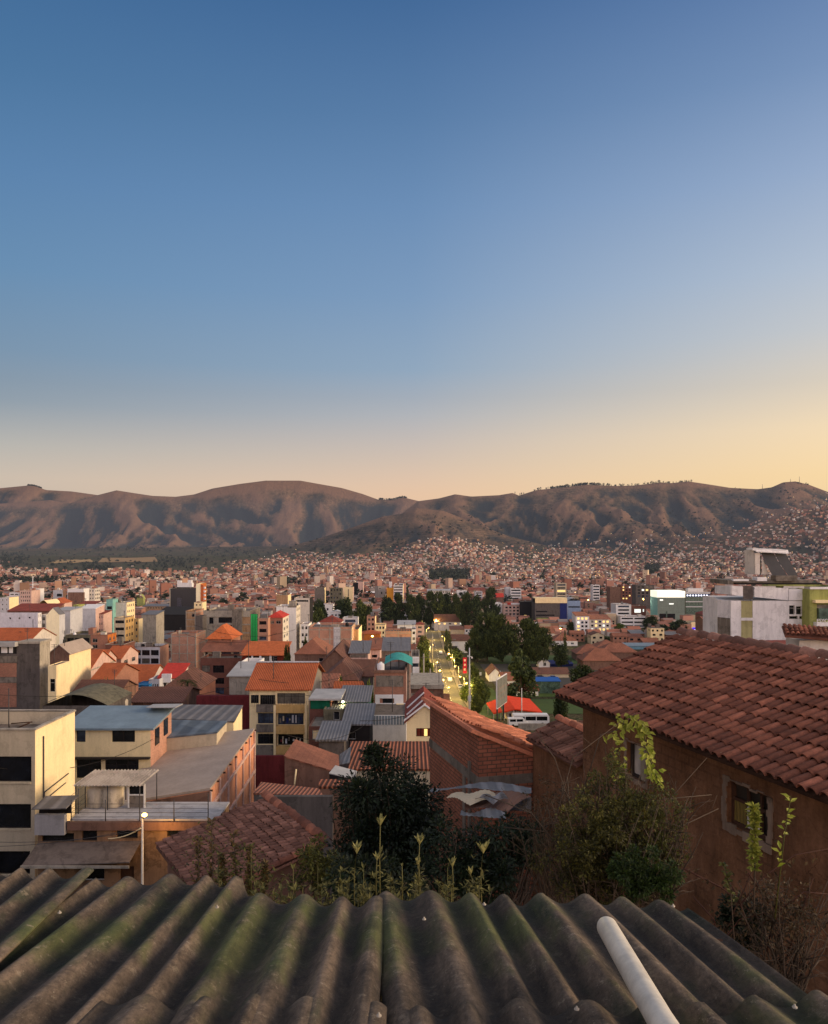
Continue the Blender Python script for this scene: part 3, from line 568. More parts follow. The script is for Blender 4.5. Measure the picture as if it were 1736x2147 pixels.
for (px_b, py_b) in ((129, 1974), (470, 1962), (1048, 1956), (1457, 1960), (918, 1988), (1720, 2178), (820, 2196), (1248, 2182)):
    Yb = 1.06/((py_b-HY)/F-SL); q = P(px_b, py_b, Yb); a = MB(); a.lathe((0, 0, 0), [(.008, 0), (.008, .003), (.004, .004), (.003, .010), (.0, .011)], 10); o = a.build('roofing_nail', M['conc_l'], CR, (q.x, q.y, Z0-SL*Yb+.04)); 
a = MB(); a.tube([(.66, .6, Z0-SL*.6+.10), (.665, 1.6, Z0-SL*1.6+.105), (.672, 2.2, Z0-SL*2.2+.11), (.70, 2.93, Z0-SL*2.93+.12), (.7005, 2.945, Z0-SL*2.945+.12), (.701, 2.952, Z0-SL*2.95+.12)], [.0375, .0375, .0375, .0375, .034, .026], 28)
pm, nt, b = newmat('white_pvc'); nt.links.new(mul(nt, S(205, 198, 184), ramp(nt, noise(nt, geopos(nt), 9, 5, .7), [(.35, G(.72)), (.65, G(1.05))])), b.inputs['Base Color']); b.inputs['Roughness'].default_value = .45
tag(a.build('plastic_pipe', pm), 'white plastic pipe with a rounded end lying on the mossy corrugated roof', 'pipe')
# ------------------------------------------------------------------ generic building
BLD = []; AB = 'apartment block'   # (name object, x0, x1, y0, y1) footprints and landmark list
def bldg(name, label, cat, x0, x1, yt, Y, x2=None, D=None, wall='cream', side=None, roof='flat', rc='roofc', rh=2.0, win=None, swin=None, rects=None, par=.7, rot=0,
         base=None, slabs=None, group=None, clutter=0, lit=0, gm=None, style='w', over=.35, floor=2.85, cut=True, sidepx=None, seed=None, wall_label=None):
    R = random.Random(seed if seed is not None else int(x0*7+yt*13+Y)); X0 = (x0-CX)*Y/F; X1 = (x1-CX)*Y/F; W = X1-X0
    if D is None:
        D = 12.0
        if x2 is not None:
            D = abs(F*X1/(x2-CX)-Y) if x2 > x1 else abs(F*X0/(x2-CX)-Y)
            D = min(max(D, 3), 60)
    top = CZ-(yt-HY)*Y/F; zb = (gz((X0+X1)/2, Y)-2.0) if base is None else base
    H = top-zb; t = thing(name, label, cat, (X0, Y, zb), rot, group); wm = M[wall]; sm_ = M[side or wall]  # some side paints are lighter, standing in for sunlight
    if roof == 'flat' and Y > 180 and W > 6 and cat not in ('wall', 'panel', 'podium', 'kiosk', 'stall') and par > .35: clutter = max(clutter, 1)
    BLD.append((t, X0, X1, Y, Y+D, x0, x1, yt))
    def grid(spec, Wd):
        out = []
        if not spec: return out
        nf, ncol, wf, hh = spec[:4]; sill = spec[4] if len(spec) > 4 else 1.0; fl = spec[5] if len(spec) > 5 else floor; mg = spec[6] if len(spec) > 6 else .06*Wd
        cw = (Wd-2*mg)/ncol
        for f in range(nf):
            zt = H-par-f*fl-(fl-hh-sill) if True else 0; zt = H-par-f*fl-.35; z0 = zt-hh
            if z0 < .3: break
            for c in range(ncol):
                w_ = cw*wf; a = mg+cw*c+(cw-w_)/2; out.append((a, a+w_, z0, zt))
        return out
    fh = grid(win, W); pr = fpx((X0, Y, zb), Y)
    if rects: fh += [pr(*r) for r in rects]
    sh = grid(swin, D)
    a = MB(); wall_holes(a, (0, 0, 0), (1, 0, 0), W, H, fh, 0, .16, (0, 1, 0)); wall_holes(a, (W, 0, 0), (0, 1, 0), D, H, sh, 1, .16, (-1, 0, 0))
    wall_holes(a, (0, D, 0), (0, -1, 0), D, H, sh, 1, .16, (1, 0, 0)); a.quad((W, D, 0), (0, D, 0), (0, D, H), (W, D, H), 0)
    rm = M[rc]
    if roof == 'flat':
        a.quad((.15, .15, H-par), (W-.15, .15, H-par), (W-.15, D-.15, H-par), (.15, D-.15, H-par), 2)
        for b_ in ((0, W, 0, .15), (0, W, D-.15, D), (0, .15, .15, D-.15), (W-.15, W, .15, D-.15)):
            a.quad((b_[0], b_[2], H), (b_[1], b_[2], H), (b_[1], b_[3], H), (b_[0], b_[3], H), 0)
        for p_, q_ in (((.15, .15), (.15, D-.15)), ((.15, D-.15), (W-.15, D-.15)), ((W-.15, D-.15), (W-.15, .15)), ((W-.15, .15), (.15, .15))):
            a.quad((*p_, H-par), (*q_, H-par), (*q_, H), (*p_, H), 0)
    elif roof == 'gx':   # ridge along x, gables at the sides
        a.poly([(0, 0, H), (0, D, H), (0, D/2, H+rh)], 1); a.poly([(W, 0, H), (W, D/2, H+rh), (W, D, H)], 1)
    elif roof == 'gy':
        a.poly([(0, 0, H), (W, 0, H), (W/2, 0, H+rh)], 0); a.poly([(0, D, H), (W/2, D, H+rh), (W, D, H)], 0)
    elif roof == 'sb':   # mono-pitch rising to the back
        a.poly([(0, 0, H), (0, D, H), (0, D, H+rh)], 1); a.poly([(W, 0, H), (W, D, H+rh), (W, D, H)], 1); a.quad((W, D, H), (0, D, H), (0, D, H+rh), (W, D, H+rh), 0)
    a.build('wall', [wm, sm_, rm], t)
    if roof == 'flat' and par > .35 and Y < 720 and W > 3:
        c_ = MB(); c_.box(-.09, W+.09, -.09, .17, H+.002, H+.10); c_.box(-.09, .17, .171, D, H+.002, H+.10); c_.box(W-.17, W+.09, .171, D, H+.002, H+.10); c_.build('coping', M[R.choice(['conc', 'conc_l', 'brown', 'conc_l'])], t)
        if not rects and not win and not slabs and W > 7 and Y > 200 and cat in (AB, 'house', 'hall'):
            c_ = MB(); z = H-3; 
            while z > H-16 and z > 1: c_.box(.02, W-.02, -.03, -.002, z-.14, z); z -= 2.9
            c_.build('floor_band', M['ltgrey' if wall != 'brown' else 'brown'], t)
    if roof != 'flat':
        r = MB(); o = over; th = .16; e = .05; ky = rc+'_y' if False else rc
        if roof == 'gx':
            k = rh/(D/2)*o
            r.slab([(-o, -o, H+e-k), (W+o, -o, H+e-k), (W+o, D/2, H+e+rh), (-o, D/2, H+e+rh)], th); r.slab([(W+o, D+o, H+e-k), (-o, D+o, H+e-k), (-o, D/2, H+e+rh+.003), (W+o, D/2, H+e+rh+.003)], th)
        elif roof == 'gy':
            k = rh/(W/2)*o; rm = M.get(rc+'y' if rc.endswith('_o') or rc.endswith('_d') or rc.endswith('_r') else rc+'_y', rm)
            r.slab([(-o, -o, H+e-k), (W/2, -o, H+e+rh), (W/2, D+o, H+e+rh), (-o, D+o, H+e-k)], th); r.slab([(W+o, -o, H+e-k), (W+o, D+o, H+e-k), (W/2, D+o, H+e+rh+.003), (W/2, -o, H+e+rh+.003)], th)
        elif roof == 'hip':
            q = min(W, D)/2
            A = (-o, -o, H+e); B = (W+o, -o, H+e); C = (W+o, D+o, H+e); D_ = (-o, D+o, H+e); rz_ = H+e+rh
            if W >= D: r1 = (q, D/2, rz_); r2 = (W-q, D/2, rz_)
            else: r1 = (W/2, q, rz_); r2 = (W/2, D-q, rz_)
            if W >= D: r.poly([A, B, r2, r1]); r.poly([B, C, r2]); r.poly([C, D_, r1, r2]); r.poly([D_, A, r1])
            else: r.poly([A, B, r1]); r.poly([B, C, r2, r1]); r.poly([C, D_, r2]); r.poly([D_, A, r1, r2])
            r.poly([A, D_, C, B])
        elif roof == 'sb':
            k = rh/D*o; r.slab([(-o, -o, H+e-k), (W+o, -o, H+e-k), (W+o, D+o, H+e+rh+k), (-o, D+o, H+e+rh+k)], th)
        elif roof == 'vault':
            n = 8
            for q in range(n):
                f = lambda i: (i/n*(W+.4)-.2, H+e+rh*math.sin(math.pi*i/n))
                (xa, za), (xb, zb_) = f(q), f(q+1); r.quad((xa, -.2, za), (xb, -.2, zb_), (xb, D, zb_), (xa, D, za), 0, True)
        r.build('roof', rm, t)
    near = Y < 700
    for k, (hs, side_) in enumerate(((fh, 0), (sh, 1), (sh, 2))):
        if side_ == 1 and X1 > 0 and x2 is None: continue
        if side_ == 2 and X0 < 0: continue
        if side_ == 1 and X1 >= 0: continue
        for h in hs:
            w_ = h[1]-h[0]; hh = h[3]-h[2]
            if w_ < .15 or hh < .15: continue
            g_ = gm
            if not gm and Y > 55: g_ = R.choice([None, None, None, None, 'glass_c', 'glass_s'])
            if R.random() < lit: g_ = 'lit' if R.random() < .7 else 'litw'
            gmat = M[g_] if g_ else None
            if side_ == 0: put_window(t, (h[0], .09, h[2]), w_, hh, 0, style, gmat)
            elif side_ == 1: put_window(t, (W-.09, h[0], h[2]), w_, hh, math.pi/2, style, gmat)
            else: put_window(t, (.09, D-h[0], h[2]), w_, hh, -math.pi/2, style, gmat)
    if slabs:
        s_ = MB(); fl = floor if slabs is True else slabs[0]; z = H-par if roof == 'flat' else H-.05; n = 0
        while z > .5 and n < 9:
            if not any(h[2] < z-.15 < h[3] for h in fh): s_.box(-.03, W+.03, -.035, -.001, z-.28, z)
            s_.box(W+.001, W+.035, -.03, D, z-.28, z); s_.box(-.035, -.001, -.03, D, z-.28, z); z -= fl; n += 1
        nc_ = max(1, round(W/4.2)) if slabs is True else slabs[1]
        for c in range(nc_+1):
            xc = (W-.3)*c/nc_; 
            if not any(h[0] < xc+.15 < h[1] for h in fh): s_.box(xc, xc+.3, -.045, -.002, 0, H-.02)
        s_.box(W+.002, W+.045, 0, .3, 0, H-.02); s_.box(W+.002, W+.045, D-.3, D, 0, H-.02); s_.build('concrete_frame', M['conc_l'], t)
    for c in range(clutter):
        cw = R.uniform(1, 3.2); cd = R.uniform(1, 3); ch = R.uniform(.8, 2.4); cx_ = R.uniform(.3, max(.4, W-cw-.3)); cy = R.uniform(.3, max(.4, D-cd-.3))
        k = MB(); k.box(cx_, cx_+cw, cy, cy+cd, H-par+.004, H-par+ch); k.box(cx_-.1, cx_+cw+.1, cy-.1, cy+cd+.1, H-par+ch+.001, H-par+ch+.1)
        k.build('rooftop_hut', M[R.choice(['conc', 'offw', 'brk', 'zinc', 'conc_l'])], t)
    for c in range(clutter):
        for q in range(3): k = MB(); xx = R.uniform(.2, W-.2); yy = R.uniform(.2, D-.2); k.tube([(xx, yy, H-par), (xx, yy, H-par+R.uniform(1, 2.2))], .05, 4); k.build('rebar', M['steel'], t)
        if W > 6: k = MB(); xx = R.uniform(1, W-1); yy = R.uniform(1, D-1); k.lathe((xx, yy, H-par+.004), [(.55, 0), (.58, 1.0), (.2, 1.3)], 10); k.build('rooftop_tank', M[R.choice(['black', 'tank', 'white'])], t)
    t['_H'] = H; t['_W'] = W; t['_D'] = D
    return t
def lantern(t, *a): pass

# ---- nearest street block on the hillside
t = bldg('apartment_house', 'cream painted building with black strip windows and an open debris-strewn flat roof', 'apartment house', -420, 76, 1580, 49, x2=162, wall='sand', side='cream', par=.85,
         rects=[(-140, 68, 1637, 1692), (-140, 67, 1740, 1793), (-140, 65, 1842, 1892)], style='n', seed=3)  # shaded front and sunlit side put into two wall paints
W_, H_, D_ = t['_W'], t['_H'], t['_D']
a = MB()
for y0, y1, z in ((1.0, 1.0, 0), (1.05, 1.05, 0)): a.tube([(W_+.05, y0, 0), (W_+.05, y0, H_-.6)], .03, 6)
a.tube([(W_+.06, 1.1, H_-4.1), (W_+.06, 4.6, H_-3.9)], .035, 6); a.tube([(W_+.06, 1.1, H_-4.6), (W_+.06, 4.2, H_-4.4)], .03, 6); a.tube([(W_+.06, 1.1, H_-4.1), (W_+.06, 1.1, H_-4.6)], .03, 6); a.tube([(W_+.25, 2.9, H_-8.1), (W_+.1, 5.4, H_-7.7)], .03, 6); a.lathe((W_+.2, 2.9, H_-8.3), [(.02, 0), (.16, .1), (.16, .3), (.02, .35)], 8)
a.build('conduit', M['steel'], t)
R = random.Random(5); a = MB()
for k in range(46):
    x = W_-R.uniform(.5, 7.5); y = R.uniform(.4, 2.4) if R.random() < .8 else R.uniform(.4, 5); L = R.uniform(.4, 2.2); th = R.uniform(0, 6.3); z = H_-.85+R.uniform(.03, .35); a.tube([(x, y, z), (x+L*math.cos(th), min(max(y+L*.5*math.sin(th), .2), 5.3), z+R.uniform(-.02, .25))], R.uniform(.02, .05), 4)
tag(a.build('roof_debris', M['wood'], t), kind='stuff')
a = MB(); a.tube([(W_-6.4, .6, H_-.85), (W_-6.9, .5, H_+1.6)], .035, 5); a.build('rebar', M['steel'], t); a = MB(); a.tube([(W_-2.6, 2.0, H_-.85), (W_-2.6, 2.0, H_+2.2)], .03, 5); a.build('rebar', M['steel'], t)
a = MB(); a.box(W_-.02, W_+.05, .0, D_, H_+.002, H_+.07); a.box(0, W_-.021, -.05, .2, H_+.002, H_+.07); a.box(0, W_, D_-.2, D_+.05, H_+.073, H_+.12); a.build('coping', M['conc_l'], t)
a = MB()
for yy in (1692, 1793, 1892): z = CZ-(yy-HY)*49/F-t.location.z; a.box(W_-15, W_-.25, -.06, -.001, z-.12, z-.02)
a.build('window_sill', M['sand'], t)

# metal-roofed cream house behind
t = bldg('house', 'cream house with blue-grey metal roof, brick gable end and open dark ground storey', 'house', 140, 326, 1575, 62, x2=371, wall='cream', side='brk_p', roof='sb', rc='zincb', rh=.55,
         rects=[(242, 292, 1581, 1606), (165, 185, 1581, 1606), (165, 219, 1643, 1684), (227, 300, 1643, 1684)], style='d', over=.3, seed=4)
k = fpx(t.location, 62)
for y_ in (1.0, 3.2): a = MB(); a.box(t['_W']+.01, t['_W']+.06, y_, y_+1.0, t['_H']-1.75+y_*.12, t['_H']-.45+y_*.12); a.build('window', M['glass'], t)
a = MB(); D_ = t['_D']; a.slab([(t['_W']-1.6, D_-1.6, t['_H']+.85), (t['_W']+.9, D_-1.9, t['_H']+.9), (t['_W']+.9, D_+.2, t['_H']+.8), (t['_W']-1.6, D_+.3, t['_H']+.75)], .06); a.build('gable_canopy', M['zincl'], t)
a = MB(); z = CZ-(1641-HY)*62/F-t.location.z; a.box(0, t['_W'], -.4, 0, z, z+.12); a.build('floor_slab', M['dframe'], t)

def free_shed(name, label, cat, roofpts, rm, basez, wm, th=.12, wallshrink=.98, group=None, pxpts=True):
    pts = [P(*p) for p in roofpts]; c = sum(pts, Vector())/len(pts); t = thing(name, label, cat, (c.x, c.y, basez), 0, group); L = [p-Vector((c.x, c.y, basez)) for p in pts]
    a = MB(); a.slab(L, th); a.build('roof', rm, t); a = MB(); n = len(L); c0 = sum(L, Vector())/n; Q = [Vector((c0.x+(p.x-c0.x)*wallshrink, c0.y+(p.y-c0.y)*wallshrink, p.z-th-.01)) for p in L]
    for i in range(n): p, q = Q[i], Q[(i+1) % n]; a.quad((p.x, p.y, 0), (q.x, q.y, 0), q, p)
    a.build('wall', wm, t); BLD.append((t, min(p.x for p in pts), max(p.x for p in pts), min(p.y for p in pts), max(p.y for p in pts), roofpts[0][0], roofpts[1][0], roofpts[0][1])); return t, L
RIB = metal('ribbed_grey_sheet', S(116, 110, 106), .9, .6, .35); RIBB = metal('slate_blue_sheet', S(98, 108, 116), 1.6, .6, .3)
free_shed('workshop', 'workshop with weathered ribbed grey metal roof and a yellow end wall', 'workshop', [(330, 1553, 73), (507, 1561, 73), (526, 1526, 80), (330, 1524, 80)], RIB, 38, M['cream'])
free_shed('workshop', 'low shed with smooth slate-blue metal roof between the brick gable and big grey roof', 'workshop', [(352, 1596, 66), (470, 1584, 66), (492, 1560, 71), (360, 1557, 71)], RIBB, 38, M['sand'])
t, L = free_shed('warehouse', 'long warehouse with wide grey-brown sheet roof and tall sunlit brick side wall', 'warehouse', [(250, 1738, 54.5), (455, 1705, 55), (551, 1576, 70), (352, 1600, 70)], M['shed'], 39, plaster('side_brick_plaster', S(214, 148, 112), .25), .16, .995)
A_, B_ = L[1], L[2]; d = (B_-A_); n_ = Vector((d.y, -d.x, 0)).normalized(); a = MB()
for f in (0, .17, .34, .51, .68, .85, .985): p = A_+d*f; a.obox((p.x+n_.x*.05, p.y+n_.y*.05, (p.z-.2)/2), Vector((d.x, d.y, 0)).normalized()*.12, n_*.05, (0, 0, (p.z-.2)/2))
for dz in (-1.3, -3.6): p = (A_+B_)/2; a.obox((p.x+n_.x*.05, p.y+n_.y*.05, p.z+dz), (B_-A_)*.495, n_*.06, (0, 0, .11))
a.build('concrete_frame', M['pink'], t)
a = MB(); a.quad(L[0]+Vector((.1, -.12, -.2)), L[1]+Vector((0, -.12, -.2)), L[1]+Vector((0, -.12, -2.2)), L[0]+Vector((.1, -.12, -1.6))); a.build('gable_wall', M['brown'], t)
for k in range(9): a = MB(); f = k/8; p = L[1]+(L[2]-L[1])*f; a.box(p.x-.02, p.x+.16, p.y-.05, p.y+.06, p.z-.24, p.z-.13); a.build('rafter_end', M['wood'], t)

# terrace building with lamp light on its wall
t = thing('terrace_house', 'brown plastered building with white roof terrace, sheet awnings and small dark windows', 'house', *[((82-CX)*47/F, 47, 38)]); k = fpx(t.location, 47); TL = t.location
W_ = (470-82)*47/F; zt = CZ-(1776-HY)*47/F-38
hs = [k(177, 210, 1797, 1820), k(252, 298, 1797, 1815), k(362, 406, 1788, 1811), k(90, 160, 1803, 1822), k(176, 226, 1879, 1906), k(260, 290, 1875, 1912)]
a = MB(); wall_holes(a, (0, 0, 0), (1, 0, 0), W_, zt-.02, hs, 0, .25, (0, 1, 0)); a.quad((W_, 0, 0), (W_, 3, 0), (W_, 3, zt-.02), (W_, 0, zt-.02)); a.quad((0, 3, 0), (0, 0, 0), (0, 0, zt-.02), (0, 3, zt-.02)); a.build('wall', plaster('tan_block_wall', S(150, 118, 88), .5), t)
for h in hs[:4]: put_window(t, (h[0], .12, h[2]), h[1]-h[0], h[3]-h[2], 0, 'n')
put_window(t, (hs[4][0], .12, hs[4][2]), hs[4][1]-hs[4][0], hs[4][3]-hs[4][2], 0, 'w'); a = MB(); h = hs[5]; a.box(h[0], h[1], .1, .16, h[2], h[3]); a.build('door', M['wood'], t)
x15 = (152-82)*47/F; a = MB(); a.box(x15, W_, -.02, 3.2, zt, zt+.1); a.build('terrace_floor', plaster('white_terrace', S(178, 172, 168), .25), t)
a = MB(); a.box(x15-.1, W_, -.22, -.03, zt-.5, zt-.02); a.build('parapet_band', M['brown'], t)
a = MB(); z1 = k(82, 83, 1822, 1823)[3]; z2 = CZ-(1874-HY)*45/F-38; a.slab([(0, -2, z2+.0), (W_-4.4, -2, z2+.22), (W_-4.4, -.02, z1+.08), (0, -.02, z1-.05)], .06); a.build('awning', plaster('dusty_awning', S(112, 100, 92), .35), t)
a = MB(); a.box(-.02, W_-4.4, -2.08, -2.01, z2-.12, z2+.03); a.build('lit_edge_strip', M['conc_l'], t)  # pale strip stands in for the lit line along the awning edge
a = MB(); zz = CZ-(1738-HY)*47/F-38; a.slab([(-.1, -.6, zz-.15), (1.9, -.6, zz-.1), (1.9, 1.2, zz+.1), (-.1, 1.2, zz+.05)], .05); a.build('corrugated_lean_to', RIB, t)
a = MB(); q = k(80, 145, 1760, 1803); a.box(q[0]+.02, q[1], -.35, -.02, q[2], q[3]); a.build('panel_board', plaster('grey_panel', S(160, 156, 154), .2), t)
a = MB(); q = k(82, 152, 1741, 1762); a.box(q[0], q[1], .15, .2, q[2], q[3]); a.build('painted_recess_shade', M['black'], t)  # black panel stands in for the shade under the lean-to
rail = MB()
xs = [x15+.1+i*(W_-x15-.6)/4 for i in range(5)]; hz_ = 1.25
for x in xs: rail.tube([(x, -.1, zt), (x, -.1, zt+hz_+(.35 if x == xs[4] else 0))], .03, 5)
for hh in (.25, .5, .75, 1.0): rail.tube([(xs[0], -.1, zt+hh), (xs[-1], -.1, zt+hh)], .012, 4)
for y_ in (.9, 1.9, 2.9): rail.tube([(xs[0], y_, zt), (xs[0], y_, zt+1.6)], .03, 5)
for hh in (.25, .5, .75, 1.0, 1.5): rail.tube([(xs[0], -.1, zt+hh), (xs[0], 2.9, zt+hh)], .012, 4)
rail.build('railing', M['steel'], t)
BLD.append((t, TL.x, TL.x+W_, 47, 50.2, 82, 470, 1776))
# awning over tanks
c = thing('tank_canopy', 'pale corrugated canopy on thin posts above two water tanks on the terrace', 'canopy', (TL.x+x15+.2, 49.0, 38+zt+.1)); zc0 = CZ-(1700-HY)*48.6/F-c.location.z; zc1 = CZ-(1666-HY)*50.8/F-c.location.z
a = MB(); x_0 = (158-CX)*48.6/F-c.location.x; x_1 = (306-CX)*48.6/F-c.location.x; dx_ = .45; n = 96
for i in range(n):
    f = lambda q: (x_0+(x_1-x_0)*q/n, .05*math.sin(q/n*2*math.pi*20)); (xa, za), (xb, zb_) = f(i), f(i+1)
    a.quad((xa, -.5, zc0+za), (xb, -.5, zc0+zb_), (xb+dx_, 1.8, zc1+zb_), (xa+dx_, 1.8, zc1+za), 0, True)
a.build('corrugated_sheet', plaster('pale_fibre_sheet', S(178, 164, 148), .3), c)
a = MB()
for x in (x_0+.15, (x_0+x_1)/2, x_1-.12):
    for q_ in ([(x, -.35, 0), (x, -.35, zc0-.03)], [(x+dx_*.9, 1.6, 0), (x+dx_*.9, 1.6, zc1-.1)]): a = MB(); a.tube(q_, .035, 5); a.build('post', M['steel'], c)
for i, (px_, rr, lb) in enumerate(((206, .62, 'stained cream water tank under the pale corrugated canopy, nearer the cream wall'), (240, .66, 'stained cream water tank beside the window frame under the pale corrugated canopy'))):
    t2 = thing('water_tank', lb, 'water tank', ((px_-CX)*49.2/F, 49.5, 38+zt+.1), 0, 'water tanks on the terrace'); a = MB(); a.lathe((0, 0, 0), [(rr*.95, 0), (rr, .05), (rr, 1.05), (rr*.97, 1.1), (rr*.45, 1.4)], 20); a.build('body', M['tank'], t2); a = MB(); a.lathe((0, 0, 1.4), [(rr*.42, 0), (rr*.42, .1), (rr*.2, .14)], 14); a.build('lid', M['tank'], t2)
t2 = thing('window_unit', 'white framed glazed unit standing on the terrace beside the tanks', 'window unit', ((274-CX)*48.8/F, 49.0, 38+zt+.1)); a = MB()
for b_ in ((0, .08, 0, .1, 0, 1.45), (.95, 1.03, 0, .1, 0, 1.45), (.08, .95, 0, .1, 1.35, 1.45), (.08, .95, 0, .1, .75, .83)): a.box(*b_)
a.build('frame', M['wht_m'], t2); a = MB(); a.quad((.08, .05, .83), (.95, .05, .83), (.95, .05, 1.35), (.08, .05, 1.35)); a.build('pane', M['glass'], t2); a = MB(); a.box(.1, .93, .04, .5, 0, .7); a.build('cabinet', M['conc'], t2)

# street lamp with overhead wires
def lamp_post(name, label, px, pytop, Y, base, lampoff, col, power, group=None, r=.12, mt='conc_l'):
    x = (px-CX)*Y/F; zt_ = CZ-(pytop-HY)*Y/F; t = thing(name, label, 'street lamp', (x, Y, base), 0, group); a = MB(); a.tube([(0, 0, 0), (0, 0, zt_-base-.25)], [r*1.3, r*.75], 8); a.build('pole', M[mt], t)
    a = MB(); h = zt_-base; a.tube([(0, 0, h-.5), (lampoff*.5, 0, h-.12), (lampoff, 0, h)], .035, 5); a.build('arm', M['steel'], t)
    a = MB(); a.lathe((lampoff, 0, h-.1), [(.05, -.04), (.13, 0), (.15, .08), (.08, .15), (.02, .17)], 10); o = a.build('lamp_head', glow('sodium_lamp', S(255, 190, 90), 14), t)
    li = bpy.data.lights.new('lamp_light', 'POINT'); li.energy = power; li.color = col; li.shadow_soft_size = .25; lo = bpy.data.objects.new('lamp_light', li); COL.objects.link(lo); lo.parent = t; lo.location = (lampoff, -.15, h-.45) if Y > 100 else (.75, 1.0, h-1.1)
    return t
lamp_post('street_lamp', 'lit street lamp on a wooden-coloured pole in front of the brown terrace building', 308, 1762, 44.6, 38, .12, (1, .52, .14), 150, mt='offw', r=.075)
def wire(name, label, pts, r=.012, m='steel', sag=.3, sub=None):
    a = MB()
    for p, q in pts:
        p = Vector(p); q = Vector(q); L = [p.lerp(q, i/14)-Vector((0, 0, sag*4*(i/14)*(1-i/14))) for i in range(15)]; a.tube(L, r, 4)
    o = a.build(name, M[m]); tag(o, label, 'cable'); return o
wire('overhead_cable', 'dark sagging overhead cables running from the lamp pole across the cream building', [(P(307, 1790, 44.5), P(-60, 1832, 44)), (P(307, 1796, 44.5), P(-60, 1820, 44.3)), ], .014)
wire('overhead_cable', 'cable from the lamp pole lit pale by the lamp, dropping across the brown wall', [(P(305, 1792, 44.5), P(234, 1815, 44.6))], .028, 'cream', .15)  # cream colour stands in for lamplight on the cable

# ---- five-storey apartment building with orange roof
OB = [(600, 660, 1500, 1523), (543, 560, 1504, 1522), (563, 595, 1504, 1526), (558, 596, 1543, 1566), (602, 657, 1543, 1568), (558, 596, 1588, 1610), (602, 657, 1588, 1612)]
t = bldg('apartment_building', 'narrow five-storey building with bright orange tiled roof and yellow balcony fronts hung with laundry', 'apartment building', 540, 668, 1489, 107, x2=696, wall='cream', side='conc_l', roof='gx', rc='tile_o', rh=2.3, rects=OB, style='d', over=.5, seed=6)
k = fpx(t.location, 107)
def rbx(rects, m, nm, y0=-.35, y1=-.01, kk=None):
    for r_ in rects:
        q = (kk or k)(*r_); a = MB(); a.box(q[0], q[1], y0, y1, q[2], q[3]); a.build(nm, m, t)
rbx([(598, 661, 1524, 1541), (598, 661, 1569, 1586), (598, 661, 1613, 1630)], M['yell'], 'balcony', -.7)
rbx([(556, 596, 1524, 1540), (556, 596, 1567, 1583), (556, 596, 1612, 1635)], M['conc'], 'balcony', -.45)
rbx([(594, 599, 1524, 1640), (661, 666, 1524, 1640)], M['cream'], 'pillar', -.75)
R = random.Random(9)
for yy in (1552, 1597):
    for i in range(7):
        xx = 606+i*7+R.uniform(-2, 2); q = k(xx, xx+R.uniform(2, 4.5), yy-R.uniform(-3, 7), yy+R.uniform(5, 12)); a = MB(); a.box(q[0], q[1], -.25, -.2, q[2], q[3]); a.build('laundry', M[R.choice(['conc', 'offw', 'ltgrey', 'maroon', 'sand', 'navy'])], t)
a = MB(); r_ = k(541, 597, 1502, 1528)
for i in range(15): x = r_[0]+(r_[1]-r_[0])*i/14; a.tube([(x, -.5, r_[2]), (x, -.5, r_[3])], .02, 4)
r_ = k(598, 664, 1502, 1528)
for i in range(12): x = r_[0]+(r_[1]-r_[0])*i/11; a.tube([(x, -.5, r_[2]), (x, -.5, r_[2]+.8)], .02, 4)
a.build('railing', M['steel'], t); a = MB(); a.box(-.5, t['_W']+.5, t['_D']/2-.25, t['_D']/2+.25, t['_H']+2.36, t['_H']+2.5); a.build('ridge_flashing', M['ltgrey'], t)
t['label'] = 'narrow five-storey building with bright orange roof and yellow balconies hung with laundry'

# brown-red wall and small tiled shed in front of it
bldg('boundary_wall', 'tall dark maroon wall beneath the five-storey orange-roofed building', 'wall', 551, 616, 1636, 88, D=.4, wall='maroon', par=.05, seed=8, rc='maroon')
bldg('boundary_wall', 'maroon painted firewall rising behind the ribbed grey workshop roof', 'wall', 425, 540, 1506, 120, D=1, wall='maroon', par=.05, rc='maroon')
t, L = free_shed('house', 'small brown plastered house with orange-lit mono-pitch tile roof beside a metal lean-to', 'house', [(614, 1636, 57), (735, 1672, 56), (733, 1634, 62), (639, 1600, 62)], M['tile_y'], 42, M['brown'], .1, .97)
a = MB(); p = P(641, 1665, 56.4); q = P(636, 1712, 56.4); a.tube([p-t.location, q-t.location], .06, 6); a.build('leaning_pole', M['cream'], t)
free_shed('house', 'patched orange tile roof below the small brown house, above a rough grey block wall', 'house', [(548, 1716, 45), (700, 1722, 44.5), (690, 1706, 47), (565, 1692, 49)], M['tile'], 42, M['conc_d'], .1, .98)
bldg('garden_wall', 'long grey concrete block wall behind the weathered tile ridge', 'wall', 560, 720, 1724, 40, D=.3, wall='conc_d', par=.03, rc='conc_d')
free_shed('lean_to', 'white metal lean-to roof over a dark gap next to the small brown house', 'lean-to', [(712, 1673, 55), (770, 1686, 54), (772, 1668, 57), (726, 1656, 58)], M['zincl'], 43, M['black'], .06)  # black wall colour stands in for the shaded gap beneath
free_shed('lean_to', 'crooked grey sheet-metal lean-to between two clay roofs', 'lean-to', [(733, 1655, 60), (757, 1650, 60), (760, 1615, 66), (736, 1632, 66)], M['zinc'], 43, M['conc_d'], .06)
free_shed('house', 'long low house with striped corrugated clay roof behind the dark leafy tree', 'house', [(754, 1664, 58), (938, 1664, 58), (938, 1604, 70), (758, 1604, 70)], M['tile_w'], 42, M['sand'], .15, .98)
free_shed('house', 'sliver of low tile roof with scalloped edge next to the dark leafy tree', 'house', [(690, 1702, 50), (770, 1702, 50), (770, 1686, 52.5), (690, 1686, 52.5)], M['tile_w'], 43, M['brown'], .15, .98)

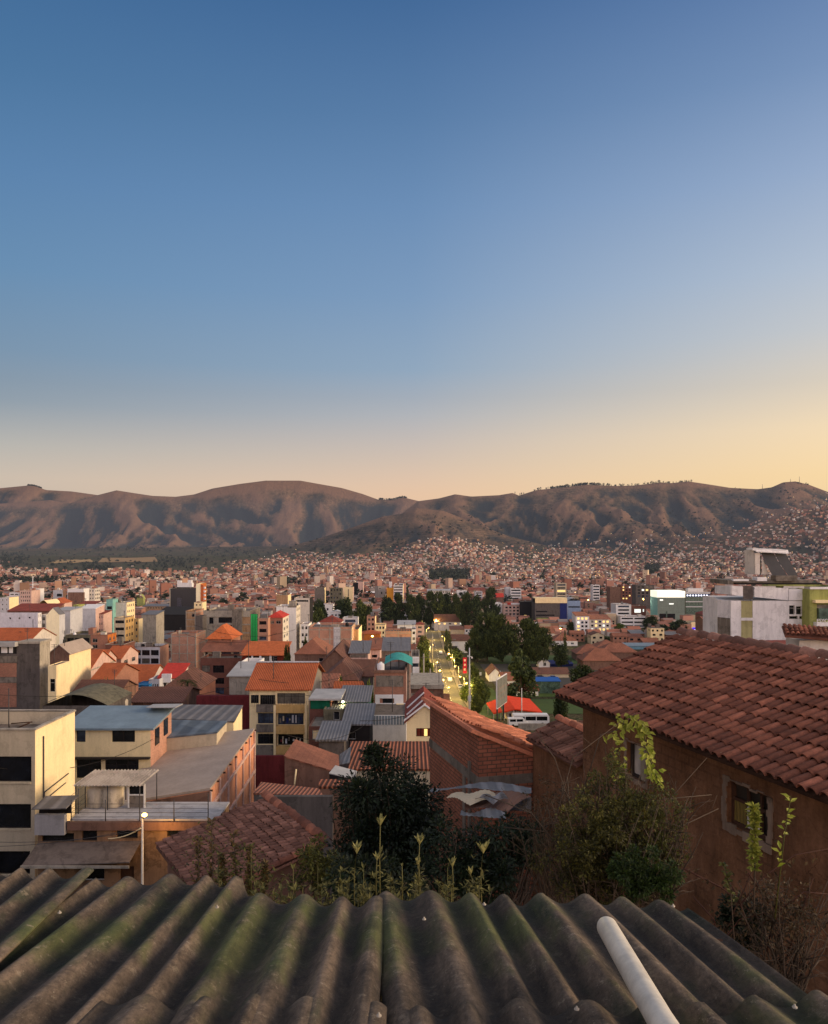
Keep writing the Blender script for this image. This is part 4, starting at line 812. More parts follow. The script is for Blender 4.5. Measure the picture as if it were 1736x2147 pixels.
# green shacks
t = bldg('shack', 'green boarded shack with lit lamp under its eave', 'shack', 738, 797, 1518, 100, D=7, wall='dgreen', rects=[(741, 767, 1523, 1537), (772, 790, 1524, 1553)], par=.1, rc='zinc', style='w', gm=None, seed=10)
q = fpx(t.location, 100)(738, 797, 1512, 1518); a = MB(); a.slab([(-.4, -.8, q[2]+.1), (t['_W']+.3, -.8, q[2]+.1), (t['_W']+.3, 7, q[3]+.5), (-.4, 7, q[3]+.5)], .07); a.build('roof', M['zinc'], t)
li = bpy.data.lights.new('porch_light', 'POINT'); li.energy = 120; li.color = (1, .95, .55); li.shadow_soft_size = .15; lo = bpy.data.objects.new('porch_light', li); COL.objects.link(lo); p = P(742, 1519, 99); lo.location = p
a = MB(); a.lathe(tuple(P(742, 1519, 99.1)-t.location), [(.1, -.1), (.18, 0), (.1, .12)], 8); a.build('porch_lamp', glow('porch_lamp_glow', S(255, 250, 190), 12), t); lo.parent = t; lo.location = p-t.location
t = bldg('shack', 'brick shack with green cloth band under a pale metal roof', 'shack', 670, 716, 1514, 98, D=6, wall='brk_d', rects=[], par=.1, rc='zinc', seed=11); k = fpx(t.location, 98)
rbx([(672, 714, 1516, 1534)], M['dgreen'], 'cloth_band', -.08); rbx([(669, 739, 1510, 1514)], M['zincl'], 'roof', -.6, 6.4)
t = bldg('shack', 'dark plaster room with black openings stacked on the slope below the green shack', 'shack', 700, 745, 1535, 96, D=6, wall='olive', rects=[(722, 735, 1540, 1558)], par=.1, rc='zinc', seed=12)
t = bldg('shack', 'low brick room with pale shuttered hatch below the brick shack', 'shack', 668, 735, 1572, 92, D=6, wall='brk_d', side='brk_d', rects=[(704, 722, 1581, 1590), (676, 692, 1580, 1600)], par=.1, rc='conc', gm='cream', seed=13)
t = bldg('shack', 'black tarred hut with a sagging grey roof beside the white box building', 'shack', 745, 800, 1566, 90, D=7, wall='black', roof='sb', rc='zinc', rh=.8, rects=[(752, 770, 1585, 1600)], seed=14)
t = bldg('shack', 'grey concrete yard room below the shacks', 'shack', 690, 745, 1600, 84, D=6, wall='conc_d', roof='sb', rc='zinc', rh=.5, seed=15)

# brick and concrete house with teal canopy
t = bldg('brick_tower_house', 'tall narrow brick and concrete house carrying a teal canopy and white tank on top', 'house', 810, 879, 1452, 108, D=13, wall='brk', side='pink', rects=[(828, 851, 1512, 1527)], par=.5, rc='roofc', slabs=None, style='d', seed=16); k = fpx(t.location, 108)
rbx([(814, 873, 1462, 1486)], M['conc'], 'grey_panel', -.05); rbx([(812, 822, 1503, 1530), (853, 873, 1503, 1528), (822, 853, 1503, 1511)], M['white'], 'white_surround', -.12); rbx([(822, 853, 1528, 1531)], M['white'], 'window_sill', -.18)
rbx([(858, 874, 1522, 1540)], M['cream'], 'utility_box', -.6); rbx([(808, 878, 1452, 1456)], M['brown'], 'roof_edge', -.2); rbx([(803, 877, 1541, 1547)], M['tile_r'], 'ledge_roof', -2.0)
t = bldg('white_annex', 'plain white box building with striped blue-grey board top below the brick tower house', 'house', 801, 879, 1548, 100, D=8, wall='white', par=.1, rc='roofc', seed=17); k = fpx(t.location, 100)
rbx([(802+i*6.4, 805+i*6.4, 1549, 1568) for i in range(12)], M['zincb'], 'stripe_board', -.06)
p = P(824, 1452, 110); t = thing('water_tank', 'white cylindrical water tank on the brick tower house roof', 'water tank', (p.x, p.y, p.z-.6)); a = MB(); a.lathe((0, 0, 0), [(.5, 0), (.5, 1.5), (.42, 1.6), (.2, 1.7)], 14); a.build('body', M['white'], t); a = MB(); a.lathe((0, 0, 1.7), [(.2, 0), (.2, .12), (.1, .14)], 10); a.build('lid', M['wht_m'], t)
p = P(832, 1451, 111); t = thing('canopy', 'teal arched tarpaulin canopy on the brick tower house roof', 'canopy', (p.x, p.y, p.z)); a = MB(); n = 10; wc = 61*111/F; hc0 = (1451-1440)*111/F
f = lambda i: (wc*i/n, hc0+.85*math.sin(math.pi*min(1, (i/n)*.9+.08)))
for i in range(n): (xa, za), (xb, zb_) = f(i), f(i+1); a.quad((xa, -.5, za), (xb, -.5, zb_), (xb, 4.5, zb_+.4), (xa, 4.5, za+.4), 0, True)
a.quad((wc, -.5, 0), (wc, 4.5, 0), (wc, 4.5, f(n)[1]+.4), (wc, -.5, f(n)[1])); a.build('tarpaulin', M['teal_m'], t); a = MB()
for x in (.05, wc/2, wc-.05):
    for y in (0, 4.3): a.tube([(x, y, -.6), (x, y, f(int(x/wc*n))[1])], .04, 5)
a.build('post', M['steel'], t)

# small gabled cream house with lit window
t = bldg('cottage', 'small cream house with red tiled gable roof and one warmly lit wooden window', 'house', 880, 958, 1559, 86, D=11, wall='cream', roof='gy', rc='tile_r', rh=1.75, rects=[(901, 936, 1576, 1594)], style='d', over=.25, seed=18); k = fpx(t.location, 86)
rbx([(903, 910, 1577, 1593), (912, 918, 1577, 1593), (925, 934, 1577, 1593)], M['redw'], 'shutter', .1, .14); rbx([(918, 925, 1578, 1593)], M['lit'], 'lit_curtain', .09, .12)
W_ = t['_W']; H_ = t['_H']; a = MB(); a.obox((W_/4-.1, -.3, H_+.92), (W_/4+.2, 0, .88), (0, .05, 0), (0, 0, .1)); a.obox((W_*.75+.1, -.3, H_+.92), (W_/4+.2, 0, -.88), (0, .052, 0), (0, 0, .1)); a.build('bargeboard', M['white'], t)
for y_ in (2.2, 6): a = MB(); a.obox((W_/4, y_, H_+1.03), (W_/4, 0, .87), (0, .18, 0), (-.03, 0, .05)); a.build('skylight', M['white'], t)
t = bldg('flat_house', 'flat concrete-topped house with rough stone-coloured wall at the avenue corner', 'house', 889, 960, 1484, 128, D=12, wall='brown', par=.15, rc='conc_l', side='brown', seed=19); k = fpx(t.location, 128); rbx([(888, 961, 1481, 1490)], M['conc_l'], 'roof_slab', -.4, 12); rbx([(921, 938, 1495, 1516)], M['olive'], 'plaster_patch', -.03)
bldg('flat_house', 'grey plastered wall house wedged behind the red gabled cottage', 'house', 889, 935, 1522, 112, D=8, wall='conc', par=.2, seed=20)

# tin roof scraps over the yard
def scrap(label, pts, m, Y):
    L = [P(x, y, Y+dy) for x, y, dy in pts]; c = sum(L, Vector())/len(L); a = MB(); pr_ = [p-c for p in L]; n = len(pr_)
    cc = Vector((0, 0, .02)); i0 = len(a.v); 
    # subdivided ribbed sheet between the first and last edges
    A0, A1, B1, B0 = pr_[0], pr_[1], pr_[2], pr_[3]; N_ = 36
    for i in range(N_):
        u, v = i/N_, (i+1)/N_; zz = lambda q: .007*math.sin(q*2*math.pi*9)+.05*math.sin(q*5+Y)
        for s0, s1 in ((0, .33), (.33, .66), (.66, 1)):
            g = lambda q, s: A0.lerp(A1, q).lerp(B0.lerp(B1, q), s)+Vector((0, 0, zz(q)+.04*math.sin(s*4+q*6)))
            a.quad(g(u, s0), g(v, s0), g(v, s1), g(u, s1), 0, True)
    o = a.build('metal_sheet', M[m], None, c); tag(o, label, 'metal sheet'); return o
scrap('long pale metal sheet lying along the foot of the brick house wall', [(925, 1712, 0), (1150, 1712, -.2), (1150, 1700, .6), (940, 1700, .8)], 'zinc', 17.8)
scrap('tilted yellowish metal sheet on the yard roof below the brick house', [(965, 1722, .0), (1018, 1742, -.5), (1085, 1725, .3), (1000, 1706, .6)], 'sand', 17)
scrap('torn white metal sheet scattered with dark debris in the yard', [(1037, 1722, 0), (1068, 1742, -.3), (1100, 1728, .2), (1060, 1712, .4)], 'zinc', 16.6)
scrap('curved pale metal sheet at the lower edge of the yard roof', [(996, 1762, -.2), (1095, 1774, -.6), (1090, 1760, .1), (1000, 1748, .4)], 'zinc', 16.2)
scrap('rusty dark metal sheet between the pale scraps in the yard', [(1005, 1748, -.2), (1100, 1756, -.6), (1150, 1722, .4), (1010, 1716, .6)], 'brown', 16.9)
scrap('dark grey metal sheet against the adobe wall in the yard', [(1085, 1760, -.2), (1150, 1756, -.6), (1150, 1722, .4), (1095, 1728, .6)], 'conc_d', 17.2)
# ------------------------------------------------------------------ the town in the middle distance, building by building
AB = 'apartment block'
# unfinished concrete tower close by
t = bldg('unfinished_tower', 'raw concrete stair tower with brick-filled bays, tallest shape beside the white blocks', 'unfinished building', -60, 86, 1392, 130, x2=108, wall='conc_d', side='conc_l', par=.2, seed=30, rects=[]); k = fpx(t.location, 130)  # lit side and dim front put into two concrete tones
rbx([(-50, 36, 1435, 1465), (-50, 36, 1478, 1530)], M['brk'], 'brick_infill', -.05); rbx([(-60, 37, 1420, 1434), (-60, 37, 1466, 1477)], M['conc'], 'floor_beam', -.1); rbx([(0, 36, 1398, 1415)], M['black'], 'top_opening', -.02)
rbx([(3, 16, 1400, 1413), (20, 28, 1400, 1413)], M['white'], 'window', -.08); rbx([(-20, 40, 1388, 1398)], M['zincl'], 'roof_sheet', -1.2); rbx([(38, 88, 1388, 1393)], M['conc_l'], 'coping', -.2, 4)
t = bldg('house', 'cream side house with two stacked dark windows joined to the raw concrete tower', 'house', 104, 122, 1440, 128, D=5, wall='cream', rects=[(108, 119, 1469, 1497)], par=.1, seed=31)
bldg('house', 'house with long dark sloping sheet roof behind the raw concrete tower', 'house', 108, 150, 1412, 150, D=10, wall='brown', side='cream', roof='gy', rc='shed', rh=1.5, seed=32)
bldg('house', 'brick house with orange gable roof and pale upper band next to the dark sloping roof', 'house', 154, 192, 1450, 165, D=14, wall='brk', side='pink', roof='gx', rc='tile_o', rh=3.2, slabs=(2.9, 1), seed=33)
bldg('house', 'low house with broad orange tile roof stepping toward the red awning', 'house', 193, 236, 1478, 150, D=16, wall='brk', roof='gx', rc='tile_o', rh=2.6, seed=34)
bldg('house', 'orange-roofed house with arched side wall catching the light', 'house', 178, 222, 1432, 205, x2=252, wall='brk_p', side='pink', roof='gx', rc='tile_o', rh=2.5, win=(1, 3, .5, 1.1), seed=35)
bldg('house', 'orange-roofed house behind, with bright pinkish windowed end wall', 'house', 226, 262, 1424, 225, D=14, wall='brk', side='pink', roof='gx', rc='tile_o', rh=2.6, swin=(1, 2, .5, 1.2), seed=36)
t = bldg('market_hall', 'long hall with plain orange tile roof over a white wall and blue stacked containers', 'hall', 225, 325, 1474, 185, D=13, wall='offw', roof='gx', rc='tile_o', rh=2.9, rects=[(236, 288, 1477, 1486), (250, 262, 1496, 1510)], seed=37)
t = bldg('container_stack', 'bright blue slatted container with pale lettering lines beside the orange-roofed hall', 'container', 293, 322, 1482, 170, D=5, wall='blue', par=.1, rc='blue', seed=38); k = fpx(t.location, 170); rbx([(293, 322, 1487+i*6, 1489+i*6) for i in range(4)], M['offw'], 'slat', -.08)
t = bldg('scaffold_shop', 'white and light-blue scaffolded shop front under a translucent awning', 'shop', 322, 345, 1470, 172, D=6, wall='ltgrey', win=(3, 4, .6, 1.2), style='w', seed=39, rc='zincl')
t = bldg('shop', 'small shop with bright red sloping awning and white box beside the blue container', 'shop', 344, 388, 1466, 175, D=7, wall='offw', roof='sb', rc='red_m', rh=2.0, rects=[(348, 360, 1470, 1490)], seed=40)
k = fpx(t.location, 175); rbx([(352, 372, 1458, 1476)], M['white'], 'white_box', -.7)
bldg('house', 'house with low dark red-brown tile roof in front of the containers', 'house', 158, 256, 1500, 140, D=9, wall='brown', roof='gx', rc='tile_d', rh=1.6, seed=41)
bldg('house', 'dark curved-roof shed with greenish moss and white ribs', 'shed', 92, 232, 1527, 105, D=9, wall='conc_d', roof='vault', rc='olive', rh=1.4, seed=42)
bldg('house', 'wide low brown-roofed house behind the slate-blue workshop', 'house', 286, 392, 1518, 118, D=10, wall='brown', roof='gx', rc='tile_d', rh=1.3, seed=43)
bldg('house', 'house with brown hipped roof between the white grid block and red awning', 'house', 352, 432, 1492, 150, D=12, wall='brk_d', roof='hip', rc='tile_d', rh=3.0, seed=44)
p = P(264, 1530, 112); t = thing('water_tank', 'large cream water tank with conical lid behind the blue-grey metal roof', 'water tank', (p.x, p.y, p.z-.3)); a = MB(); a.lathe((0, 0, 0), [(.75, 0), (.8, .1), (.8, 1.2), (.74, 1.3), (.2, 1.75)], 18)
a.build('body', M['tank'], t); a = MB(); a.lathe((0, 0, 1.75), [(.22, 0), (.22, .12), (.1, .16)], 10); a.build('lid', M['tank'], t); a = MB(); a.box(-1, 1, -1, 1, -3, -.01); a.build('stand', M['conc'], t)

# white grid block
t = bldg('office_block', 'white four-storey block with dark ribbon windows in a grid and an orange brick side', AB, 266, 346, 1400, 268, x2=365, wall='ltgrey', side='brk_p', win=(5, 4, .86, 1.75, .7, 2.75, .2), style='d', clutter=3, slabs=None, seed=45)
# left white cluster
bldg('apartment_block', 'wide blank white-walled block with three tiny windows', AB, -120, 82, 1327, 345, x2=90, wall='lilac', side='white', par=.3, rects=[(20, 24, 1336, 1340), (40, 44, 1336, 1340), (62, 66, 1335, 1338), (70.5, 72, 1340, 1368)], swin=(4, 2, .3, 1.2), style='n', seed=46)
bldg('apartment_block', 'block with flat dark red roof behind the wide blank white wall', AB, 16, 110, 1322, 372, D=14, wall='brown', roof='sb', rc='tile_r', rh=2.4, seed=47)
bldg('apartment_block', 'narrow windowed slot building between the blank white wall and bright cream tower', AB, 89, 100, 1330, 350, D=8, wall='offw', win=(5, 1, .7, 1.5), seed=48)
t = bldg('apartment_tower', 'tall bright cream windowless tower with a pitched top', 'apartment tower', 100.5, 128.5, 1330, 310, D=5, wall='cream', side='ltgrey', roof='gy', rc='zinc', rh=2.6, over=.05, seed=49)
M['sunc'] = plaster('sunlit_cream_paint', S(255, 240, 196), .08); kid(t, 'wall').data.materials[0] = M['sunc']  # brighter front paint stands in for direct sun on that face
bldg('apartment_block', 'grey-walled block with slanting top behind the bright cream tower', AB, 115, 152, 1321, 322, D=12, wall='ltgrey', side='ltgrey', roof='sb', rc='zincl', rh=.6, seed=50)
bldg('apartment_block', 'narrow cream block with small windows and turquoise lower wall', AB, 152, 168, 1327, 360, D=10, wall='cream', win=(5, 3, .45, 1.1), style='w', seed=51)
bldg('apartment_block', 'plain white slab with sloping top between cream tower and pink-white block', AB, 169, 207, 1317, 352, D=10, wall='ltgrey', side='pink', roof='sb', rc='white', rh=1.2, over=.1, seed=52)
bldg('apartment_block', 'pale pink block with dark red roof edge and small windows', AB, 207, 224, 1328, 356, D=10, wall='pink', roof='sb', rc='tile_r', rh=.8, win=(5, 3, .4, 1.1), seed=53)
bldg('apartment_block', 'white wall block stepped on the near side of the turquoise stair tower', AB, 211, 230, 1306, 395, D=12, wall='offw', seed=54)
t = bldg('stair_tower', 'turquoise stair tower with stacked dark landings between two white walls', 'stair tower', 230, 244, 1297, 392, D=7, wall='teal', win=(6, 1, .8, 1.5, .8, 2.9, .1), style='d', par=3.0, rc='teal', seed=55)
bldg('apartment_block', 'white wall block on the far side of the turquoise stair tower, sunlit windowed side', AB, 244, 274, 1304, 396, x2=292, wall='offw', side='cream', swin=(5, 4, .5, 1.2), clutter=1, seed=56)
bldg('apartment_block', 'five-storey yellow-tan apartment block with long dark balcony strips', AB, 247, 271, 1337, 330, x2=290, wall='sand', side='yell', win=(6, 1, .9, 1.2, 1, 2.9, .3), swin=(6, 3, .5, 1.2), style='d', seed=57, rc='brk')  # yellow side paint stands in for orange sunlight on it
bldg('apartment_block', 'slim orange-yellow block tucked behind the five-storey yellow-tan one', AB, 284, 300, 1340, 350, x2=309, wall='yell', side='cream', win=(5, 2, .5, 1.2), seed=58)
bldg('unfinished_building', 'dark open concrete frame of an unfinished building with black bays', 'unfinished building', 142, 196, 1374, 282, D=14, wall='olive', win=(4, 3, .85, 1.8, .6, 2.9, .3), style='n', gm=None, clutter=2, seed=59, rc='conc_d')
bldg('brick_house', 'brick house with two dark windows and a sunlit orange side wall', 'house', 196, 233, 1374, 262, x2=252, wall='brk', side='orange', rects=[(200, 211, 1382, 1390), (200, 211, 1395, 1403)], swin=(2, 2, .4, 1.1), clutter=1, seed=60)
bldg('house', 'flat red-brown wall house below the orange-sided brick house', 'house', 228, 268, 1395, 255, D=10, wall='brk_d', seed=61, clutter=1)
bldg('apartment_block', 'dove-grey block with one square black opening near its top', AB, 115, 136, 1277, 640, x2=143, wall='ltgrey', side='brown', rects=[(123, 134, 1285, 1291)], style='n', seed=62)
bldg('apartment_block', 'brown plastered party wall topped by a white storey', AB, 146, 181, 1274, 600, D=14, wall='white', seed=63)
bldg('party_wall', 'large plain reddish-brown party wall', 'wall', 147, 181, 1282, 596, D=2, wall='brown', par=.1, rc='brown', seed=64)
bldg('apartment_block', 'pale high-rise with window grid and vertical side ribs behind the brown wall', AB, 181, 205, 1274, 610, x2=217, wall='offw', win=(8, 4, .5, 1.2), swin=(7, 3, .6, 1.4), clutter=1, seed=65)
bldg('apartment_block', 'white-banded office block at the far side of the pink window grid block', AB, 20, 42, 1282, 600, D=14, wall='white', win=(7, 2, .8, 1.0), seed=66)
bldg('apartment_block', 'pinkish block with a regular grid of dark windows', AB, 43, 68, 1278, 590, D=14, wall='pink', win=(8, 5, .5, 1.3), style='d', clutter=1, seed=67, rc='tile_r')
bldg('apartment_block', 'narrow white tower slab with horizontal seams behind the long white wall', AB, 73, 85, 1274, 610, D=8, wall='white', win=(5, 1, .9, .5), seed=68)
bldg('apartment_block', 'grey block with two small black windows behind the blank white wall', AB, 0, 20, 1293, 500, D=12, wall='ltgrey', side='cream', win=(4, 2, .25, .9), seed=69)
bldg('house', 'cream gabled hall with arched end below the pink grid block', 'hall', 84, 104, 1309, 455, D=16, wall='cream', roof='vault', rc='cream', rh=2.5, seed=70)
bldg('house', 'house with pyramid orange roof above a pink wall near the grid blocks', 'house', 108, 134, 1306, 470, D=14, wall='pink', roof='hip', rc='tile_o', rh=3, win=(2, 2, .4, 1.1), seed=71)
bldg('house', 'small lime green house squeezed above the slab roofs', 'house', 158, 170, 1309, 430, D=8, wall='lime', seed=72)
bldg('house', 'white house with red roof edge just above the slope-topped white slab', 'house', 170, 206, 1307, 440, D=9, wall='white', roof='sb', rc='tile_r', rh=1, win=(2, 4, .4, 1.0), seed=73)
bldg('house', 'wide orange-roofed house beside the blank white wall, dark ribbon window below the eave', 'house', -30, 62, 1388, 240, D=18, wall='offw', roof='gx', rc='tile_o', rh=3.2, rects=[(5, 22, 1391, 1397), (34, 46, 1391, 1396)], style='d', seed=74)
t = bldg('mast_building', 'bright yellow-green striped structure standing alone on a flat roof', 'kiosk', 296, 310, 1294, 860, D=6, wall='lime', roof='vault', rc='lime', rh=4, seed=75)
bldg('hall', 'long low tan hall with a row of small black windows near the dark glass tower', 'hall', 308, 368, 1312, 800, D=18, wall='tan', roof='sb', rc='zinc', rh=1, win=(1, 9, .5, 1.1), seed=76)
bldg('hall', 'beige windowless shed wall below the dark glass tower', 'shed', 306, 338, 1330, 440, D=14, wall='conc_l', roof='sb', rc='zinc', rh=1.2, seed=77)

# dark tower
t = bldg('glass_tower', 'tall dark navy glass tower with white rooftop gear', 'office tower', 369, 424, 1274, 690, D=18, wall='navy', par=.8, seed=78); kid(t, 'wall').data.materials[0] = M['glass_b']; kid(t, 'wall').data.materials[1] = M['conc_l']; k = fpx(t.location, 690)
rbx([(366.5, 369, 1273, 1330), (424, 425.2, 1273, 1330)], M['conc_l'], 'edge_fin', -.3, 4); rbx([(384, 393, 1294, 1340)], glass('blue_grey_glass', S(40, 42, 58), .3), 'glass_bay', -.5)
rbx([(381, 413, 1262, 1271)], M['white'], 'plant_room', 3, 9); rbx([(381, 389, 1257, 1262), (404, 412, 1256, 1262)], M['white'], 'tank_housing', 3, 7); rbx([(382, 411, 1271, 1274)], M['black'], 'shadow_gap', 2, 10)  # black strip stands in for shade below the plant room
bldg('podium', 'low black wedge-shaped podium at the foot of the dark glass tower', 'podium', 333, 404, 1330, 560, D=30, wall='black', roof='sb', rc='black', rh=3.4, seed=79)
t = bldg('apartment_tower', 'slim cream tower with a vertical bright orange side stripe next to the dark glass tower', 'apartment tower', 424.5, 434, 1263, 640, D=18, wall='cream', side='orange', seed=80); kid(t, 'wall').data.materials[0] = M['sunc']; k = fpx(t.location, 640)
rbx([(434.5, 440.5, 1266, 1320)], M['orange_m'], 'orange_fin', -.5, 3); rbx([(441, 444, 1270+i*8, 1274+i*8) for i in range(6)], M['white'], 'balcony', -.3, 2)
bldg('apartment_block', 'cream rough-plastered block at the foot of the slim cream tower', AB, 420, 438, 1304, 520, D=10, wall='cream', win=(3, 2, .4, 1), clutter=1, seed=81)
# central unfinished beige block
t = bldg('unfinished_building', 'large beige unfinished apartment block with grey stair core and one glazed bay', 'unfinished building', 440, 541, 1322, 330, D=22, wall='conc_l', side='conc', rects=[(473, 502, 1336, 1348), (487, 502, 1352, 1364), (453, 462, 1336, 1350)], style='d', clutter=2, seed=82); k = fpx(t.location, 330)
rbx([(504, 525, 1318, 1400)], M['conc'], 'stair_core', -1.2); rbx([(525, 541, 1333, 1350), (525, 541, 1353, 1368), (525, 541, 1371, 1390)], M['tan'], 'infill_panel', -.06); rbx([(439, 541, 1350, 1352.5), (439, 541, 1333, 1335)], M['conc_l'], 'floor_slab', -.3)
t = bldg('stair_tower', 'thin dark grey slab tower standing against the beige unfinished block', 'stair tower', 423, 438.5, 1333, 318, D=6, wall='conc_d', seed=83)
bldg('brick_block', 'brown brick block with tan columns beside the thin dark slab tower', AB, 402, 423, 1322, 345, D=14, wall='tan', side='brk_p', rects=[(415, 421, 1328, 1335)], slabs=True, seed=84)
bldg('brick_block', 'low wide orange brick block with pale frame beside the white grid block', AB, 370, 424, 1372, 300, D=14, wall='brk_p', slabs=(3.2, 3), seed=85, clutter=1)
bldg('green_panel_block', 'tall strip of bright emerald green panels fixed to a concrete edge', 'panel', 543, 557, 1329, 322, D=.8, wall='dgreen', par=.05, seed=86, rc='dgreen'); t = BLD[-1][0]; k = fpx(t.location, 322)
rbx([(543.5+i*3.4, 546+i*3.4, 1329, 1397) for i in range(4)], M['green_m'], 'green_panel', -.2)
# pavilion with orange pyramid roofs
t = bldg('pavilion_house', 'brown multi-level house crowned by orange pyramid roofs and planted balconies', 'house', 450, 500, 1383, 262, D=14, wall='brk', roof='hip', rc='orange_m', rh=4.2, rects=[(478, 486, 1377, 1385)], over=.8, seed=87)
t = bldg('house_tier', 'middle tier of the pavilion house with two brown sloping roofs', 'house', 441, 521, 1408, 255, D=8, wall='sand', roof='sb', rc='tile', rh=2.1, rects=[(444, 450, 1411, 1419), (458, 470, 1411, 1419), (480, 500, 1411, 1419), (505, 518, 1411, 1419)], over=.9, style='n', seed=88)
t = bldg('brick_apartments', 'brown brick apartment building with stacked dark balcony bays below the pavilion roofs', AB, 434, 522, 1424, 245, D=10, wall='brk_d', side='brown', rects=[(437, 455, 1440, 1454), (461, 485, 1440, 1456), (437, 455, 1467, 1478), (461, 485, 1467, 1480), (436, 455, 1488, 1500), (461, 485, 1488, 1502)], style='d', clutter=1, seed=89)
t = bldg('restaurant', 'restaurant with long flat bright orange roof over white columns and dark glazing', 'restaurant', 523, 614, 1417, 235, D=12, wall='redw', roof='sb', rc='orange_m', rh=2.4, rects=[(535, 545, 1420, 1434), (548, 562, 1420, 1434), (566, 584, 1420, 1432), (588, 600, 1420, 1432)], style='n', over=.5, seed=90); k = fpx(t.location, 235)
rbx([(545, 548, 1419, 1436), (562, 566, 1419, 1436), (584, 588, 1419, 1436)], M['white'], 'column', -.6)
bldg('house', 'small white flat-roofed house with dark window left of the five-storey orange-roofed building', 'house', 512, 552, 1438, 130, D=8, wall='white', rects=[(518, 538, 1443, 1452)], seed=91, style='d')
bldg('house', 'grey concrete house with a light metal canopy, joined to the small white flat-roofed house', 'house', 496, 540, 1462, 122, D=8, wall='conc_l', roof='sb', rc='zincl', rh=.9, seed=92)
# white tower beside red roofed brick one
t = bldg('apartment_tower', 'tall white blank tower with a column of small side windows beside the red-roofed brick block', 'apartment tower', 598, 641, 1312, 330, x2=650, wall='white', side='offw', swin=(9, 3, .5, 1.2), rects=[(622, 642, 1312, 1315)], par=.6, seed=93)
bldg('apartment_block', 'brick block with bright red pitched top storey and white corner columns', AB, 579, 612, 1337, 305, x2=625, wall='brk', side='offw', roof='hip', rc='red_m', rh=2.0, win=(1, 2, .7, 1.2), swin=(6, 2, .5, 1.2), seed=94)
bldg('apartment_block', 'brick neighbour with stepped balconies between the green panels and red-roofed block', AB, 558, 580, 1338, 300, D=12, wall='brk_p', win=(4, 1, .8, 1.3), clutter=2, style='n', seed=95)
bldg('apartment_block', 'pale block with black ribbon windows behind the tall white blank tower', AB, 637, 670, 1294, 420, D=14, wall='offw', win=(1, 1, .95, 1.0), side='black', seed=96, clutter=1)
bldg('apartment_block', 'plain beige-brown block peeking over the tall white tower', AB, 598, 623, 1288, 470, D=12, wall='tan', side='cream', seed=97)
bldg('apartment_block', 'white apartment house with teal cloth between the white tower and large brick block', AB, 650, 668, 1350, 330, D=10, wall='white', win=(3, 2, .6, 1.2), seed=98)
# large brick block
t = bldg('brick_block', 'large bare brick block split by a white strip of paired windows', AB, 667, 761, 1357, 252, D=15, wall='brk_p', slabs=(2.9, 4), rects=[], seed=99, clutter=2); k = fpx(t.location, 252)
rbx([(722, 736, 1357, 1416)], M['ltgrey'], 'window_strip', -.10)
for yy in (1362, 1377, 1391, 1405):
    for xx in (723.5, 730.5): q = k(xx, xx+5, yy, yy+6); put_window(t, (q[0], -.12, q[2]), q[1]-q[0], q[3]-q[2], 0, 'n')
bldg('brick_block', 'slim tan annex with a sunlit pale edge attached to the large brick block', AB, 761, 776, 1362, 262, x2=783, wall='tan', side='cream', seed=100)
bldg('house', 'rooftop house with broad red pyramid roof above the large brick block', 'house', 690, 738, 1347, 430, D=14, wall='white', roof='hip', rc='tile_r', rh=3.2, seed=101, win=(1, 4, .4, 1.0))
bldg('house', 'white cantilevered flat-roofed house with recessed terrace near the red pyramid roof', 'house', 742, 774, 1337, 480, D=10, wall='white', win=(2, 1, .8, 1.6), style='n', seed=102)
bldg('house', 'white villa with a small pointed gable and terraces by the dark trees', 'house', 714, 740, 1326, 560, D=10, wall='white', roof='gy', rc='white', rh=1.4, win=(2, 3, .6, 1.2), seed=103)
bldg('house', 'white cube house among the trees above the pointed-gable villa', 'house', 690, 721, 1308, 620, D=10, wall='white', rects=[(707, 711, 1316, 1321)], win=None, seed=104)
bldg('apartment_block', 'orange brick and cream balcony block by the yellow-lit corner', AB, 794, 812, 1334, 470, D=12, wall='brk_p', side='cream', win=(3, 2, .6, 1.4), clutter=1, style='n', seed=105)
bldg('house', 'orange plastered house with a bright yellow lit awning', 'house', 778, 822, 1372, 420, D=12, wall='orange', roof='hip', rc='tile_o', rh=1.5, seed=106)
bldg('apartment_block', 'cream block of crowded small windows behind the orange plastered house', AB, 812, 834, 1352, 470, D=12, wall='cream', win=(3, 3, .6, 1.4), style='n', seed=107)
t = bldg('brick_block', 'two-bay bare brick block with column stubs on its roof beside the avenue', AB, 833, 891, 1366, 360, D=13, wall='brk_p', slabs=(9, 2), seed=108); k = fpx(t.location, 360)
rbx([(834+i*5.7, 835.5+i*5.7, 1361, 1366) for i in range(10)], M['brk'], 'column_stub', 0, .4)
bldg('hotel', 'long white hotel with brown tiled roof and three rows of arched black windows', 'hotel', 823, 884, 1323, 670, D=14, wall='white', roof='hip', rc='tile_d', rh=2.2, win=(4, 13, .5, 1.6, .6, 2.8, .3), style='n', seed=109)
bldg('hotel_wing', 'white side wing with small windows continuing the long white hotel toward the avenue', 'hotel', 884, 898, 1333, 665, D=20, wall='white', roof='gx', rc='tile_d', rh=1.5, win=(3, 3, .5, 1.2), seed=110)
bldg('house', 'white house with sloping silver roof above the two-bay brick block', 'house', 860, 899, 1352, 520, D=12, wall='white', roof='sb', rc='zincl', rh=1.8, swin=(2, 2, .4, 1), seed=111)
bldg('house', 'white sided tall house at the avenue edge with stacked dark windows', 'house', 891, 900, 1362, 400, D=14, wall='white', win=(4, 1, .7, 1.4), seed=112)
bldg('house', 'salmon corner house with red roof at the start of the lamp-lit avenue', 'house', 899, 918, 1352, 520, D=10, wall='pink', roof='hip', rc='tile_r', rh=1.4, win=(3, 1, .5, 1.3), seed=113)
